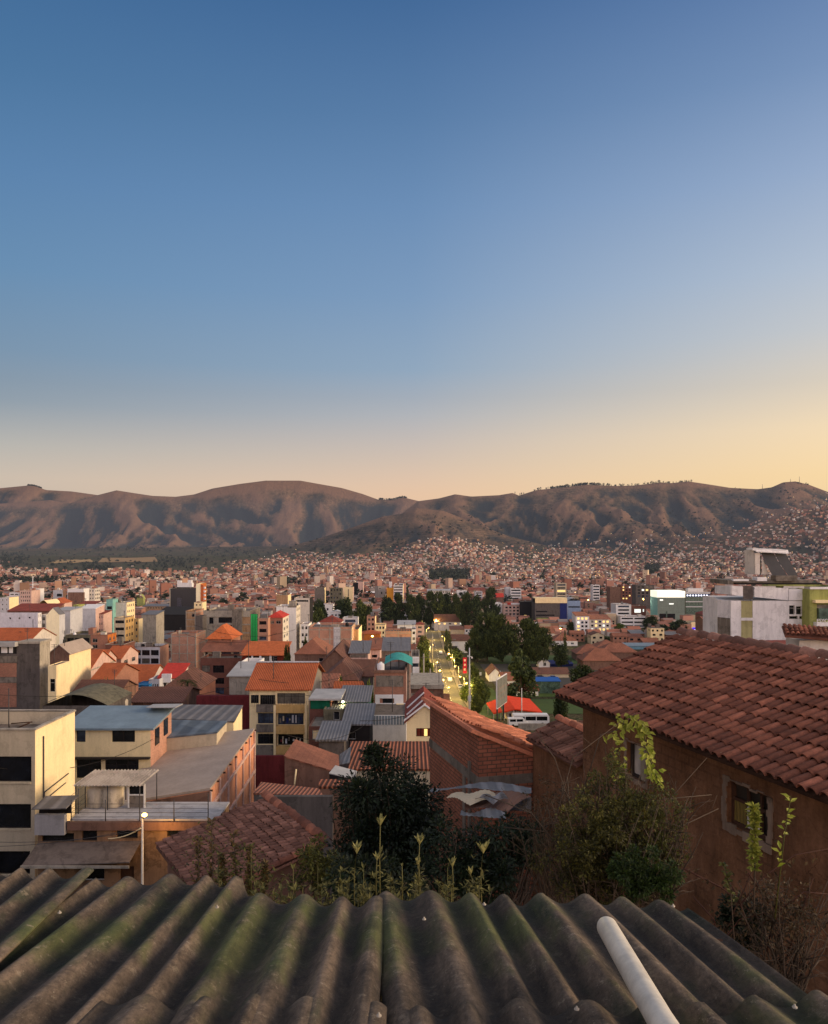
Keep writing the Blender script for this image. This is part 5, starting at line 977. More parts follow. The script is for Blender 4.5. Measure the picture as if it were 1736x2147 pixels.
# mid houses nearer, centre
bldg('house', 'brown house with grey terrace and three dark windows in a white base storey', 'house', 757, 797, 1413, 185, D=10, wall='pink', roof='sb', rc='zinc', rh=1.6, rects=[(757, 768, 1433, 1443), (771, 780, 1433, 1441), (783, 795, 1433, 1442)], seed=114, style='n'); t = BLD[-1][0]; k = fpx(t.location, 185)
rbx([(758, 795, 1416, 1423)], M['conc'], 'grey_terrace_wall', -.1)
bldg('house', 'two-storey pinkish house with red plinth wall beside the avenue row', 'house', 799, 822, 1405, 195, D=10, wall='pink', roof='sb', rc='tile', rh=1.6, rects=[(805, 816, 1417, 1423)], seed=115, style='n'); k = fpx(BLD[-1][0].location, 195); t = BLD[-1][0]; rbx([(799, 820, 1428, 1441)], M['maroon'], 'red_plinth', -.1)
bldg('house', 'long low slate-grey roofed house above the teal canopy', 'house', 826, 886, 1408, 205, D=12, wall='conc', roof='sb', rc='zinc', rh=2.0, win=(1, 4, .4, 1), seed=116)
bldg('house', 'clay-roofed house with pale dormer above the slate-grey roof', 'house', 872, 898, 1410, 215, D=10, wall='pink', roof='gx', rc='tile', rh=1.4, win=(1, 2, .4, 1), seed=117)
t = bldg('apartment_block', 'white block with three projecting white balconies at the avenue side behind the brick tower house', AB, 890, 908, 1420, 150, D=10, wall='conc_l', seed=118, win=(4, 1, .8, 1.5), style='n'); k = fpx(t.location, 150); rbx([(893, 907, 1422, 1434), (893, 907, 1443, 1456), (893, 907, 1463, 1475)], M['white'], 'balcony', -.9)
bldg('house', 'wide house with old brown hipped tile roof, patched with lighter tiles', 'house', 638, 706, 1416, 215, D=16, wall='brown', roof='hip', rc='tile', rh=3.6, seed=119, rects=[(690, 700, 1424, 1432)])
bldg('house', 'long dark clay-roofed house running back behind the orange-roofed five-storey', 'house', 690, 760, 1440, 178, D=22, wall='brown', roof='gy', rc='tile_d', rh=3.4, seed=120)
bldg('house', 'dark brown hipped-roof house with little tree in its yard', 'house', 700, 775, 1472, 150, D=14, wall='brown', roof='hip', rc='tile_d', rh=3.0, seed=121)
bldg('house', 'small house with bright salmon tile roof lit by a lamp', 'house', 690, 722, 1498, 128, D=8, wall='pink', roof='sb', rc='tile', rh=1.6, seed=122)
bldg('house', 'small house with clean orange-red roof edge in white above the green shack', 'house', 722, 776, 1508, 122, D=9, wall='brown', roof='gx', rc='tile_o', rh=1.6, seed=123)
bldg('house', 'dark clay-roofed house beside the brick tower house and bushes', 'house', 742, 808, 1462, 160, D=12, wall='conc_d', roof='gx', rc='tile_d', rh=2.4, seed=124)
# centre far blocks
bldg('apartment_block', 'mustard yellow slab block with a white rooftop mast', AB, 837, 852, 1272, 900, D=16, wall='yell', seed=125, rh=1); t = BLD[-1][0]; kid(t, 'wall').data.materials[0] = plaster('bright_ochre', S(226, 158, 52), .15); k = fpx(t.location, 900); rbx([(842, 848, 1259, 1272)], M['white'], 'rooftop_mast', 2, 5)
bldg('apartment_block', 'dark and white banded office slab beside the mustard yellow block', AB, 852, 872, 1267, 890, x2=880, wall='white', side='cream', win=(7, 1, .95, 1.7, .6, 3, .2), style='n', seed=126)
bldg('apartment_block', 'grey concrete slab block with a light stair edge', AB, 681, 702, 1272, 860, D=14, wall='conc', side='cream', seed=127)
bldg('apartment_block', 'pale green-grey block with tidy paired windows in five rows', AB, 714, 740, 1273, 850, D=14, wall='olive', win=(5, 4, .5, 1.8, .6, 4, .2), style='n', seed=128)
bldg('apartment_block', 'cream twin block split by a dark vertical slot', AB, 745, 764, 1271, 880, D=14, wall='cream', side='pink', rects=[(753, 755, 1275, 1290)], style='n', seed=129)
bldg('apartment_block', 'tall pinkish tower with a black shaded side in the centre of the town', 'apartment tower', 775, 786, 1259, 1000, D=14, wall='pink', seed=130); 
bldg('apartment_block', 'black slab standing for the shaded side of the tall pinkish tower', AB, 764, 775, 1262, 1010, D=14, wall='black', seed=131)  # black slab added as the tower's shaded side
bldg('house', 'pavilion with red walls and pale roof near the banded office slab', 'hall', 792, 812, 1283, 1000, D=10, wall='tile_r', roof='sb', rc='white', rh=1.5, seed=132)
bldg('apartment_block', 'plain light pink block rising from the far houses', AB, 800, 810, 1240, 1400, D=16, wall='pink', seed=133)
bldg('hall', 'long pale hall roof behind the dark row of park trees', 'hall', 925, 975, 1278, 950, D=16, wall='offw', roof='sb', rc='zincl', rh=1, win=(1, 9, .4, 1.5), seed=134)
bldg('hall', 'white gable-ended hall at the end of the dark park trees', 'hall', 989, 1010, 1278, 960, D=14, wall='white', seed=135)
bldg('apartment_block', 'grey block with dark ribbon windows half hidden by park trees', AB, 1028, 1044, 1280, 940, D=12, wall='ltgrey', win=(4, 1, .85, 1.4), style='n', seed=136)
bldg('hall', 'long hall with faded red roof among lights', 'hall', 1014, 1050, 1276, 1080, D=16, wall='brk', roof='sb', rc='tile_r', rh=2, seed=137)
bldg('office_block', 'white office block with three bold dark ribbon windows', AB, 1105, 1128, 1274, 940, D=14, wall='white', side='ltgrey', win=(4, 1, .92, 1.7, .6, 3.2, .2), style='n', seed=138)
bldg('office_block', 'blank grey end block attached to the ribbon-windowed white office', AB, 1094, 1105, 1271, 950, D=12, wall='ltgrey', seed=139)
bldg('red_roof_house', 'house with steep vivid red roof slope near the grey end block', 'house', 1074, 1090, 1292, 900, D=14, wall='brown', roof='gx', rc='red_m', rh=4, seed=140)
bldg('apartment_block', 'white six-storey apartment block with dark window columns behind the big trees', AB, 1056, 1087, 1305, 710, D=14, wall='white', win=(6, 4, .55, 1.3), style='d', clutter=1, seed=141)
t = bldg('apartment_block', 'pink-white apartment block with red band sign on its roof', AB, 1090, 1127, 1310, 700, D=14, wall='pink', win=(5, 4, .6, 1.5), style='n', clutter=0, seed=142); k = fpx(t.location, 700); rbx([(1098, 1127, 1304, 1309)], M['red_m'], 'rooftop_band', 0, .5); rbx([(1106, 1127, 1304.5, 1308.5)], M['white'], 'rooftop_board', -.1, -.01)
t = bldg('office_block', 'dark modern office building with cream top band and yellow-green strip', AB, 1158, 1212, 1296, 670, D=22, wall='conc_d', side='conc_d', rects=[(1160, 1184, 1322, 1325), (1190, 1210, 1337, 1344), (1160, 1200, 1330, 1333)], style='n', par=.3, lit=.5, seed=143); k = fpx(t.location, 670)
rbx([(1158, 1227, 1294, 1305)], M['cream'], 'top_band', -.6, 12); rbx([(1161, 1186, 1337, 1349)], M['lime'], 'green_strip', -.3); rbx([(1212, 1227, 1305, 1350)], M['navy'], 'blue_panel', -.2, 8)
bldg('office_block', 'black framed block at the near side of the dark modern office', AB, 1128, 1158, 1302, 690, D=16, wall='black', rects=[(1134, 1140, 1331, 1337)], style='n', gm='lit', seed=144)
bldg('hall', 'light blue-grey arched hall end beside the navy panel', 'hall', 1228, 1256, 1300, 720, D=22, wall='ltgrey', roof='vault', rc='zincl', rh=2.2, rects=[(1230, 1255, 1312, 1315)], style='n', seed=145); kid(BLD[-1][0], 'wall').data.materials[0] = plaster('light_blue_paint', S(140, 158, 184), .2)
bldg('house', 'white block of lit windows with brown-red flat roofs left of the palm-lit street', AB, 1246, 1275, 1333, 590, D=14, wall='white', roof='sb', rc='tile', rh=2.0, win=(4, 3, .6, 1.6), style='n', lit=.45, seed=146)
bldg('house', 'second white block with red-brown roof and glowing ground floor', AB, 1275, 1322, 1340, 590, D=14, wall='offw', roof='sb', rc='tile', rh=2.2, win=(3, 5, .6, 1.5), style='n', lit=.5, seed=147)
bldg('office_block', 'white stepped office block with long dark ribbon windows and brick side', AB, 1333, 1366, 1308, 690, D=18, wall='white', win=(7, 1, .85, 1.4, .6, 3, 1.0), style='n', lit=.0, seed=148)
bldg('office_block', 'brick fronted block with a lit pale window, stepped beside the white ribbon block', AB, 1366, 1398, 1311, 700, D=18, wall='brk_d', side='brk_d', rects=[(1373, 1387, 1318, 1326), (1391, 1394, 1318, 1324)], style='n', gm='litw', seed=149)
bldg('office_block', 'long low white building with horizontal black bands at street level', AB, 1343, 1400, 1334, 645, D=14, wall='white', win=(3, 2, .9, 1.2, .6, 3, .3), style='n', seed=150)
t = bldg('office_tower', 'square glass office building with a glowing white top storey and dark lower floors', 'office tower', 1423, 1482, 1279, 660, D=20, wall='teal', rects=[], par=.3, seed=151); kid(t, 'wall').data.materials[0] = plaster('green_grey_cladding', S(120, 132, 122), .2); k = fpx(t.location, 660)
rbx([(1421.5, 1482.5, 1279, 1293)], glow('glowing_fascia', S(250, 248, 225), .75), 'lit_top', -.5, 18)
for i in range(4):
    q = k(1427, 1460, 1296+i*8.4, 1301+i*8.4); put_window(t, (q[0], -.02, q[2]), q[1]-q[0], q[3]-q[2], 0, 'n', M['glass'] if i != 1 else M['glass'])
    for x_ in (1465, 1474): q = k(x_, x_+5, 1296+i*8.4, 1301+i*8.4); put_window(t, (q[0], -.02, q[2]), q[1]-q[0], q[3]-q[2], 0, 'n')
rbx([(1428, 1435, 1297, 1300), (1448, 1458, 1305.5, 1308)], M['litw'], 'lit_window', -.06, -.02); rbx([(1427, 1461, 1328, 1358)], M['glass'], 'dark_entrance_glass', -.1); rbx([(1441, 1444, 1323, 1350)], M['glass_g'], 'glass_rib', -.2)
t = bldg('office_block', 'wide olive-green glass office block with illuminated rooftop letters and white roof box', AB, 1484, 1536, 1284, 690, D=20, wall='olive', rects=[], par=.3, seed=152); kid(t, 'wall').data.materials[0] = M['glass_g']; k = fpx(t.location, 690)
rbx([(1482, 1537, 1281, 1285), (1484, 1536, 1301, 1303), (1484, 1536, 1312, 1314)], M['ltgrey'], 'floor_band', -.4); rbx([(1491, 1524, 1274, 1281)], M['white'], 'roof_box', 2, 8); rbx([(1484, 1536, 1286, 1291)], M['navy'], 'sign_band', -.5)
rbx([(1486+i*6, 1489+i*6, 1287, 1290) for i in range(8)], glow('white_sign_letters', S(235, 240, 255), 2), 'sign_letter', -.6, -.52); rbx([(1531, 1533, 1289+i*4, 1291+i*4) for i in range(3)], glow('white_sign_letters', S(235, 240, 255), 2), 'sign_letter', -.6, -.52)
t = bldg('shop', 'shop with cream top and glowing violet-blue sign with white letters', 'shop', 1496, 1524, 1346, 560, D=10, wall='cream', par=.1, seed=153, rc='roofc'); k = fpx(t.location, 560)
rbx([(1498, 1523, 1358, 1372)], glow('violet_sign', S(60, 30, 200), 1.3), 'sign', -.3); rbx([(1501+i*5.5, 1504.5+i*5.5, 1362, 1367) for i in range(4)], glow('white_sign_letters', S(235, 240, 255), 2), 'sign_letter', -.34, -.31)
bldg('house', 'old clay-roofed house stacked against the stained white building', 'house', 1524, 1552, 1342, 420, D=12, wall='brown', roof='gx', rc='tile', rh=1.4, win=(2, 2, .5, 1.0), seed=154)
bldg('house', 'red hipped-roof house just behind the stained white building corner', 'house', 1520, 1552, 1330, 480, D=12, wall='brown', roof='hip', rc='tile_r', rh=2.2, seed=155)
bldg('apartment_block', 'white stack of balconies among far lights, like a thin comb', AB, 1283, 1298, 1266, 900, D=12, wall='white', win=(7, 1, .9, 1.6, .6, 3.2, .2), style='n', seed=156)
bldg('apartment_block', 'plain red-brown tall block wall amid the lights', AB, 1320, 1343, 1270, 800, D=14, wall='brown', seed=157)
bldg('apartment_block', 'grey block with yellow-lit balcony strips at the edge of the lights', AB, 1204, 1226, 1262, 850, D=14, wall='sand', win=(5, 1, .85, 1.6, .6, 3.2, .3), style='n', lit=.4, seed=158)
bldg('apartment_block', 'brown block with slender lit corner and dark windows beside the tall red-brown wall', AB, 1344, 1375, 1267, 820, D=14, wall='brk_d', win=(5, 4, .5, 1.4), lit=.3, style='n', seed=159)
bldg('apartment_block', 'dull violet-grey office block with one lit line of signage', AB, 1376, 1416, 1266, 760, D=14, wall='conc_d', win=(4, 4, .6, 1.6), lit=.15, style='n', seed=160)
# red roofed houses right of the park
bldg('house', 'low house with wide terracotta hipped roof beside the yellow street lamp', 'house', 1196, 1250, 1387, 515, D=16, wall='white', roof='hip', rc='tile', rh=4.6, win=(1, 3, .4, 1.1), seed=161)
bldg('house', 'terracotta roof house with white gable dormer behind the conifers', 'house', 1163, 1200, 1370, 530, D=14, wall='offw', roof='gx', rc='tile', rh=3.6, win=(1, 3, .4, 1.1), seed=162)
for i, (x0, x1, yt, Y, rh, lb) in enumerate([(1262, 1345, 1430, 395, 5.2, 'largest of the terracotta roofs with pale ridge lines below the light-blue roofs'), (1248, 1312, 1415, 435, 4.6, 'terracotta hipped roof with a white ridge, partly behind the largest one'), (1300, 1380, 1412, 440, 4.6, 'terracotta roof running under the edge of the large near tile roof'), (1290, 1345, 1402, 470, 4.0, 'smaller terracotta roof with square chimney block by the dark hedge')]):
    bldg('house', lb, 'house', x0, x1, yt, Y, D=14, wall='brown', roof='hip', rc='tile', rh=rh, seed=170+i, over=.6)
bldg('hall', 'light-blue painted low hall with tiny pink-roofed hut on it', 'hall', 1353, 1428, 1398, 495, D=10, wall='zincb', roof='sb', rc='zincb', rh=.8, seed=176); kid(BLD[-1][0], 'wall').data.materials[0] = plaster('sky_blue_paint', S(120, 160, 172), .2)
bldg('house', 'small house with flat salmon roof and white gable standing over the light-blue hall', 'house', 1394, 1430, 1392, 510, D=9, wall='brown', roof='sb', rc='tile', rh=2.4, seed=177)
# houses left of the big trees
bldg('house', 'wide house group with long grey-brown roofs left of the big dark trees', 'house', 940, 1020, 1345, 620, D=16, wall='offw', roof='gx', rc='tile_d', rh=5.0, win=(1, 6, .4, 1.2), lit=.2, seed=180)
bldg('house', 'white two-storey villa with dark gabled roof facing the avenue', 'house', 973, 1012, 1386, 475, D=12, wall='white', roof='gx', rc='tile_d', rh=3.0, rects=[(980, 986, 1383, 1387), (975, 990, 1398, 1406)], seed=181)
bldg('house', 'white villa wing with three small windows right next to the dark gabled villa', 'house', 992, 1030, 1383, 490, D=10, wall='white', roof='gx', rc='tile_d', rh=2.2, win=(1, 4, .3, 1.1), seed=182)
bldg('house', 'beige flat-walled hall between the grey-brown roofs and the white villa', 'house', 974, 1004, 1362, 550, D=12, wall='sand', roof='sb', rc='tile_d', rh=1.2, seed=183)
bldg('house', 'long low white sports hall with grey vault roof behind the avenue trees', 'hall', 936, 968, 1346, 640, D=14, wall='white', roof='vault', rc='zincl', rh=1.6, seed=184)
bldg('house', 'white blocks with tower end at the far end of the avenue', 'house', 925, 944, 1322, 760, D=12, wall='white', win=(3, 3, .4, 1.2), seed=185, clutter=1)

# ---- big stained white building on the slope, with solar panels
Y = 105
t = bldg('white_building', 'large stained white building with two blocked yellow-beige windows and rooftop solar heater', AB, 1594, 1748, 1305, Y, D=14, wall='lilac', rects=[(1606, 1630, 1301, 1336), (1606, 1630, 1344, 1384), (1709, 1728, 1310, 1330), (1731, 1749, 1310, 1330)], par=.1, seed=190, style='n', gm=None, base=30)
bpy.data.objects.remove(t, do_unlink=True) if False else None
for c_ in list(t.children): 
    for g_ in list(c_.children): bpy.data.objects.remove(g_, do_unlink=True)
    bpy.data.objects.remove(c_, do_unlink=True)
zb = t.location.z; k = fpx(t.location, Y); x1594 = t.location.x
# gently curved facade: angled corner bay at the left, main wall, upper parapet band
corner = [P(1549, 1300, Y+7), P(1552, 1300, Y+2.2), P(1582, 1300, Y)]; L = [Vector((p.x-t.location.x, p.y-t.location.y, 0)) for p in corner]
zt_l = CZ-(1283-HY)*(Y+2)/F-zb; zt_r = CZ-(1300-HY)*Y/F-zb; ztop = CZ-(1268-HY)*Y/F-zb
a = MB(); W_ = (1749-1582)*Y/F; O_ = (1582-1594)*Y/F
hs = [(r_[0]-O_, r_[1]-O_, r_[2], r_[3]) for r_ in (k(1604, 1629, 1300, 1337), k(1604, 1629, 1343, 1384))]; hs += [(r_[0]-O_, r_[1]-O_, r_[2], r_[3]) for r_ in (k(1708, 1720, 1310, 1330), k(1723, 1735, 1312, 1330), k(1738, 1749, 1310, 1330), k(1708, 1727, 1333, 1340), k(1730, 1749, 1333, 1340))]
wall_holes(a, (O_, 0, 0), (1, 0, 0), W_, zt_r, [(max(h[0], 0), min(h[1], W_-.05), h[2], h[3]) for h in hs], 0, .14, (0, 1, 0))
for p_, q_ in zip(L, L[1:]): a.quad((p_.x, p_.y, 0), (q_.x, q_.y, 0), (q_.x, q_.y, zt_r), (p_.x, p_.y, zt_r), 0)
a.quad((O_+W_, 0, 0), (O_+W_, 12, 0), (O_+W_, 12, zt_r), (O_+W_, 0, zt_r)); a.poly([(L[0].x, L[0].y, zt_r-.01), (L[1].x, L[1].y, zt_r-.01), (L[2].x, L[2].y, zt_r-.01), (O_+W_, 0, zt_r-.01), (O_+W_, 12, zt_r-.01), (L[0].x, 12, zt_r-.01)]); a.quad((O_+W_, 12, 0), (L[0].x, 12, 0), (L[0].x, 12, zt_r), (O_+W_, 12, zt_r)); a.quad((L[0].x, 12, 0), (L[0].x, L[0].y, 0), (L[0].x, L[0].y, zt_r), (L[0].x, 12, zt_r))
LIL = plaster('rain_streaked_white', S(222, 217, 214), .22); a.build('wall', LIL, t)
for h in hs[:2]: a = MB(); a.box(h[0]+O_, h[1]+O_, .1, .13, h[2], h[3]); a.build('blocked_window', plaster('yellow_beige_panel', S(166, 158, 112), .2), t)
for h in hs[2:]: put_window(t, (h[0]+O_, .08, h[2]), h[1]-h[0]-.05, h[3]-h[2], 0, 'w')
a = MB(); a.box(hs[2][1]+O_+.02, hs[4][0]+O_-.02, -.03, -.002, hs[2][2]-.2, hs[2][3]+.1) if False else None
a = MB()
def par_seg(px0, px1, y0, y1, Ya, Yb, pt, pb0, pb1, m=0):
    A = P(px0, 0, Ya)-t.location; B = P(px1, 0, Yb)-t.location; z = lambda py, Yq: CZ-(py-HY)*Yq/F-zb
    n = Vector((B.y-A.y, -(B.x-A.x), 0)).normalized()*.12
    lo = [Vector((A.x, A.y, z(pb0, Ya))), Vector((B.x, B.y, z(pb1, Yb)))]; hi = [Vector((A.x, A.y, z(y0, Ya))), Vector((B.x, B.y, z(y1, Yb)))]
    a.quad(lo[0]+n, lo[1]+n, hi[1]+n, hi[0]+n, m); a.quad(hi[0]+n, hi[1]+n, hi[1]-n*3, hi[0]-n*3, m); a.quad(lo[1]-n*3, lo[0]-n*3, hi[0]-n*3, hi[1]-n*3, m); a.quad(lo[0]+n, hi[0]+n, hi[0]-n*3, lo[0]-n*3, m); a.quad(lo[1]+n, lo[1]-n*3, hi[1]-n*3, hi[1]+n, m); a.quad(lo[0]+n, lo[0]-n*3, lo[1]-n*3, lo[1]+n, m)
par_seg(1549, 1583, 1267, 1268, Y+5, Y, 0, 1284, 1287); par_seg(1583, 1607, 1268, 1269, Y, Y, 0, 1287, 1290)
par_seg(1632, 1705, 1270, 1273, Y, Y, 0, 1292, 1299); par_seg(1706, 1750, 1275, 1275, Y, Y, 0, 1299, 1299)
a.build('parapet', LIL, t); a = MB(); q = k(1609, 1630, 1268, 1290); a.box(q[0], q[1], .05, .12, q[2]-.4, q[3]); a.build('grey_panel', M['conc_d'], t)
a = MB(); q = k(1554, 1581, 1338, 1400); A = P(1553.5, 0, Y+2.1)-t.location; B = P(1581, 0, Y+.1)-t.location; n = Vector((B.y-A.y, -(B.x-A.x), 0)).normalized()*.05
a.quad((A.x+n.x, A.y+n.y, 0), (B.x+n.x, B.y+n.y, 0), (B.x+n.x, B.y+n.y, q[3]), (A.x+n.x, A.y+n.y, q[3])); a.build('grey_base_panel', M['conc'], t)
# roof deck, hood with solar panels
a = MB(); q = k(1585, 1770, 1255, 1262); a.box(q[0], q[1], 1.5, 8, q[2]-.25, q[3]-.1); a.build('roof_deck', M['conc'], t); a = MB(); q = k(1598, 1785, 1262, 1265); a.box(q[0], q[1], .6, 8.5, q[2]-.03, q[3]-.01); a.build('dark_roof_edge', M['black'], t)
a = MB()
for r_ in ((1632, 1688, 1269, 1272), (1705, 1750, 1269, 1273)): q = k(*r_); a.box(q[0], q[1], 1.2, 1.4, q[2]-.1, q[3])
a.build('white_board', M['white'], t)
hd = MB(); z_ = lambda py: CZ-(py-HY)*(Y+2)/F-zb; xx = lambda px_: (px_-CX)*(Y+2)/F-t.location.x
# side cheeks
hd.box(xx(1634), xx(1645), 2, 4.5, z_(1243), z_(1197)); hd.poly([(xx(1650), 2.2, z_(1243)), (xx(1665), 2.2, z_(1243)), (xx(1651), 2.2, z_(1206))]); hd.quad((xx(1629), 4.6, z_(1243)), (xx(1634), 2.4, z_(1243)), (xx(1634), 2.4, z_(1190)), (xx(1629), 4.6, z_(1190)))
hd.poly([(xx(1645), 2.4, z_(1244)), (xx(1650), 2.4, z_(1244)), (xx(1650), 2.4, z_(1204)), (xx(1645), 2.4, z_(1204))], 1); hd.build('hood_side', [M['offw'], M['black']], t)
a = MB(); a.slab([(xx(1626), 1.6, z_(1187)), (xx(1700), 1.6, z_(1190)), (xx(1704), 4.8, z_(1188)), (xx(1634), 4.8, z_(1186))], .25); a.slab([(xx(1634), 1.5, z_(1192)), (xx(1703), 1.5, z_(1196)), (xx(1703), 1.7, z_(1190)), (xx(1630), 1.7, z_(1188))], .15); a.build('hood_top', M['white'], t)
sp_ = MB()
for (a0, a1, b0, b1) in ((1650, 1676.5, 1666, 1698), (1678, 1703, 1699.5, 1721)):
    n = 5
    for i in range(n):
        f0 = i/n; f1 = (i+1)/n; cv = lambda f: f**1.25
        X = lambda f, s: xx((a0 if s == 0 else a1)+((b0 if s == 0 else b1)-(a0 if s == 0 else a1))*cv(f)); Z = lambda f: z_(1196+(1245-1196)*f); Yy = lambda f: 2.3-1.1*f
        sp_.quad((X(f1, 0), Yy(f1), Z(f1)), (X(f1, 1), Yy(f1), Z(f1)), (X(f0, 1), Yy(f0), Z(f0)), (X(f0, 0), Yy(f0), Z(f0)), 0, True)
sp_.build('solar_panel', plaster('dark_collector', S(66, 64, 62), .15, .5), t); a = MB(); a.box(xx(1672), xx(1718), 1.0, 2.6, z_(1257), z_(1245)); a.build('panel_plinth', M['conc'], t)
a = MB(); a.box(xx(1632), xx(1653), 1.0, 2.6, z_(1257), z_(1249)); a.box(xx(1581), xx(1614), 1.0, 1.8, z_(1257), z_(1253)); a.build('white_ledge', M['white'], t)
BLD.append((t, t.location.x-3, t.location.x+12, 105, 119, 1549, 1749, 1268))

# lime green building with curved lettering
t = bldg('green_building', 'lime green building with awning, glazed balcony and white raised letters', AB, 1752, 1900, 1275, 103, D=14, wall='lime', par=.3, rects=[(1768, 1860, 1308, 1342)], style='n', gm=None, base=30, seed=191); k = fpx(t.location, 103)
rbx([(1758, 1850, 1298, 1304)], M['cream'], 'awning_bar', -.8); rbx([(1760, 1850, 1346, 1354)], M['white'], 'sign_ledge', -.9); rbx([(1752, 1850, 1356, 1362)], M['sand'], 'lower_band', -.3); rbx([(1752, 1850, 1270, 1275)], M['white'], 'coping', -.2); rbx([(1769, 1790, 1316, 1342)], M['glass_g'], 'balcony_glass', -.5)
fc = bpy.data.curves.new('letters', 'FONT'); fc.body = 'ESYCC'; fc.size = .62; fc.extrude = .05; fo = bpy.data.objects.new('sign_lettering', fc); COL.objects.link(fo); fc.materials.append(M['white']); fo.parent = t; q = k(1761, 1800, 1340, 1346); fo.location = (q[0], -.75, q[2]+.02); fo.rotation_euler = (math.pi/2, 0, 0); fo['kind'] = 'stuff'
bpy.context.view_layer.update(); dg = bpy.context.evaluated_depsgraph_get(); me_ = bpy.data.meshes.new_from_object(fo.evaluated_get(dg)); o2 = ob('sign_lettering', me_, t, fo.location, fo.rotation_euler); bpy.data.objects.remove(fo, do_unlink=True)

# tiled buildings just behind the big tile roof
t, L = free_shed('veranda_house', 'orange painted veranda house with red curved tile roof behind the large tile roof', 'house', [(1590, 1400, 36), (1850, 1402, 36), (1850, 1384, 39), (1560, 1386, 39)], M['tile_r'], 46, M['orange'], .1, .99)
q0 = L[0]; a = MB(); 
for i in range(5): x_ = -1.2+i*1.3; a.box(x_, x_+.14, -1.62, -1.5, L[0].z-2.5, L[0].z-.1)
a.build('post', M['wood'], t); a = MB(); a.box(-2.2, 4, -1.72, -1.6, L[0].z-.62, L[0].z-.12); a.build('beam', M['orange_m'], t)
t = thing('tile_porch', 'small porch with dark red barrel tile roof and wavy eave before the green building', 'porch', (P(1700, 1374, 31).x, 31, 46)); ez = P(0, 1374, 31).z-46
a = MB(); vv = Vector((0.3, .95, .30)); barrel(a, (0, 0, ez), Vector((1, -.02, -.075)), vv, .19, .26, 20, 4, 44); underlay(a, (0, 0, ez-.02), Vector((1, -.02, -.075)), vv, 3.9, vv.length, .08); a.build('roof', CLAY, t); a = MB(); a.box(.7, 3.8, .35, 1.5, 0, ez-.25); a.build('wall', M['offw'], t)
# ------------------------------------------------------------------ trees and plants
LF_D = leafmat('dark_foliage', S(30, 42, 24), S(72, 84, 42)); LF_M = leafmat('mid_foliage', S(44, 58, 28), S(100, 108, 50)); LF_P = leafmat('pine_foliage', S(34, 48, 28), S(84, 94, 50)); LF_G = leafmat('fresh_foliage', S(60, 84, 30), S(120, 130, 50))
def crown_mesh(name, kind, n, mat, seed, ls=.09):
    """crown inside a unit box: radius .5, height 1, base at z=0"""
    R = random.Random(seed); a = MB(); cl = []
    if kind == 'round':
        for i in range(26): th = R.uniform(0, 6.28); z = R.uniform(.12, .88); r = .36*math.sin(math.pi*min(.98, z*.85+.1))*R.uniform(.35, 1.05); cl.append((r*math.cos(th), r*math.sin(th), z, R.uniform(.10, .19)))
    elif kind == 'cone':
        for i in range(40): z = R.uniform(.02, .95); r = .46*(1-z)**.8*R.uniform(.55, 1); th = R.uniform(0, 6.28); cl.append((r*math.cos(th), r*math.sin(th), z, .05+.09*(1-z)))
    elif kind == 'pop':
        for i in range(26): z = R.uniform(.03, .96); r = .3*math.sin(math.pi*(z*.8+.12))*R.uniform(.2, 1); th = R.uniform(0, 6.28); cl.append((r*math.cos(th), r*math.sin(th), z, R.uniform(.07, .13)))
    elif kind == 'pine':   # layered big conifer with ragged plumes
        for i in range(48): z = R.uniform(.05, .95); r = .5*math.sin(math.pi*(z*.72+.24))*R.uniform(.25, 1); th = R.uniform(0, 6.28); cl.append((r*math.cos(th), r*math.sin(th), z, R.uniform(.05, .11)))
    for i in range(n):
        c = R.choice(cl); d = Vector((R.gauss(0, 1), R.gauss(0, 1), R.gauss(0, 1))).normalized()*c[3]*R.uniform(.55, 1.1); p = Vector((c[0]+d.x, c[1]+d.y, c[2]+d.z*(.75 if kind != 'pine' else 1.3)))
        if kind == 'pine': dd = Vector((d.x, d.y, abs(d.z)*2+.05))
        elif kind == 'cone': dd = Vector((p.x, p.y, -.12))
        else: dd = d+Vector((R.uniform(-.1, .1), R.uniform(-.1, .1), R.uniform(-.1, .1)))
        a.leaf(p, dd, (R.uniform(-1, 1), R.uniform(-1, 1), 1), ls*R.uniform(.7, 1.4), ls*(.8 if kind != 'pine' else .4))
    return a.mesh(name, mat)
def trunk_mesh(seed, conif=False):
    R = random.Random(seed); a = MB(); a.tube([(0, 0, -.3), (R.uniform(-.01, .01), 0, .2), (R.uniform(-.03, .03), R.uniform(-.03, .03), .6), (0, 0, .98 if conif else .85)], [.035, .028, .018, .004], 7)
    for i in range(14 if conif else 7): z = .25+.6*i/14 if conif else R.uniform(.2, .6); th = R.uniform(0, 6.28); L = (.42*(1-z)+.05) if conif else R.uniform(.2, .36); a.tube([(0, 0, z), (L*.5*math.cos(th), L*.5*math.sin(th), z+(.0 if conif else .1)), (L*math.cos(th), L*math.sin(th), z+(-.02 if conif else .26))], [.011, .008, .003], 4)
    return a.mesh('trunk', M['bark'])
PROTO = {}
for k_, (kind, n, mt, ls) in {'round': ('round', 2600, LF_D, .085), 'round2': ('round', 2600, LF_M, .085), 'bright': ('round', 2200, LF_G, .08), 'cone': ('cone', 2600, LF_P, .07), 'pop': ('pop', 2000, LF_M, .06), 'pine': ('pine', 5200, LF_P, .085)}.items():
    PROTO[k_] = [(trunk_mesh(s_, kind in ('cone', 'pine')), crown_mesh('crown', kind, n, mt, s_*13+5, ls)) for s_ in (1, 2, 3)]
TRN = 0
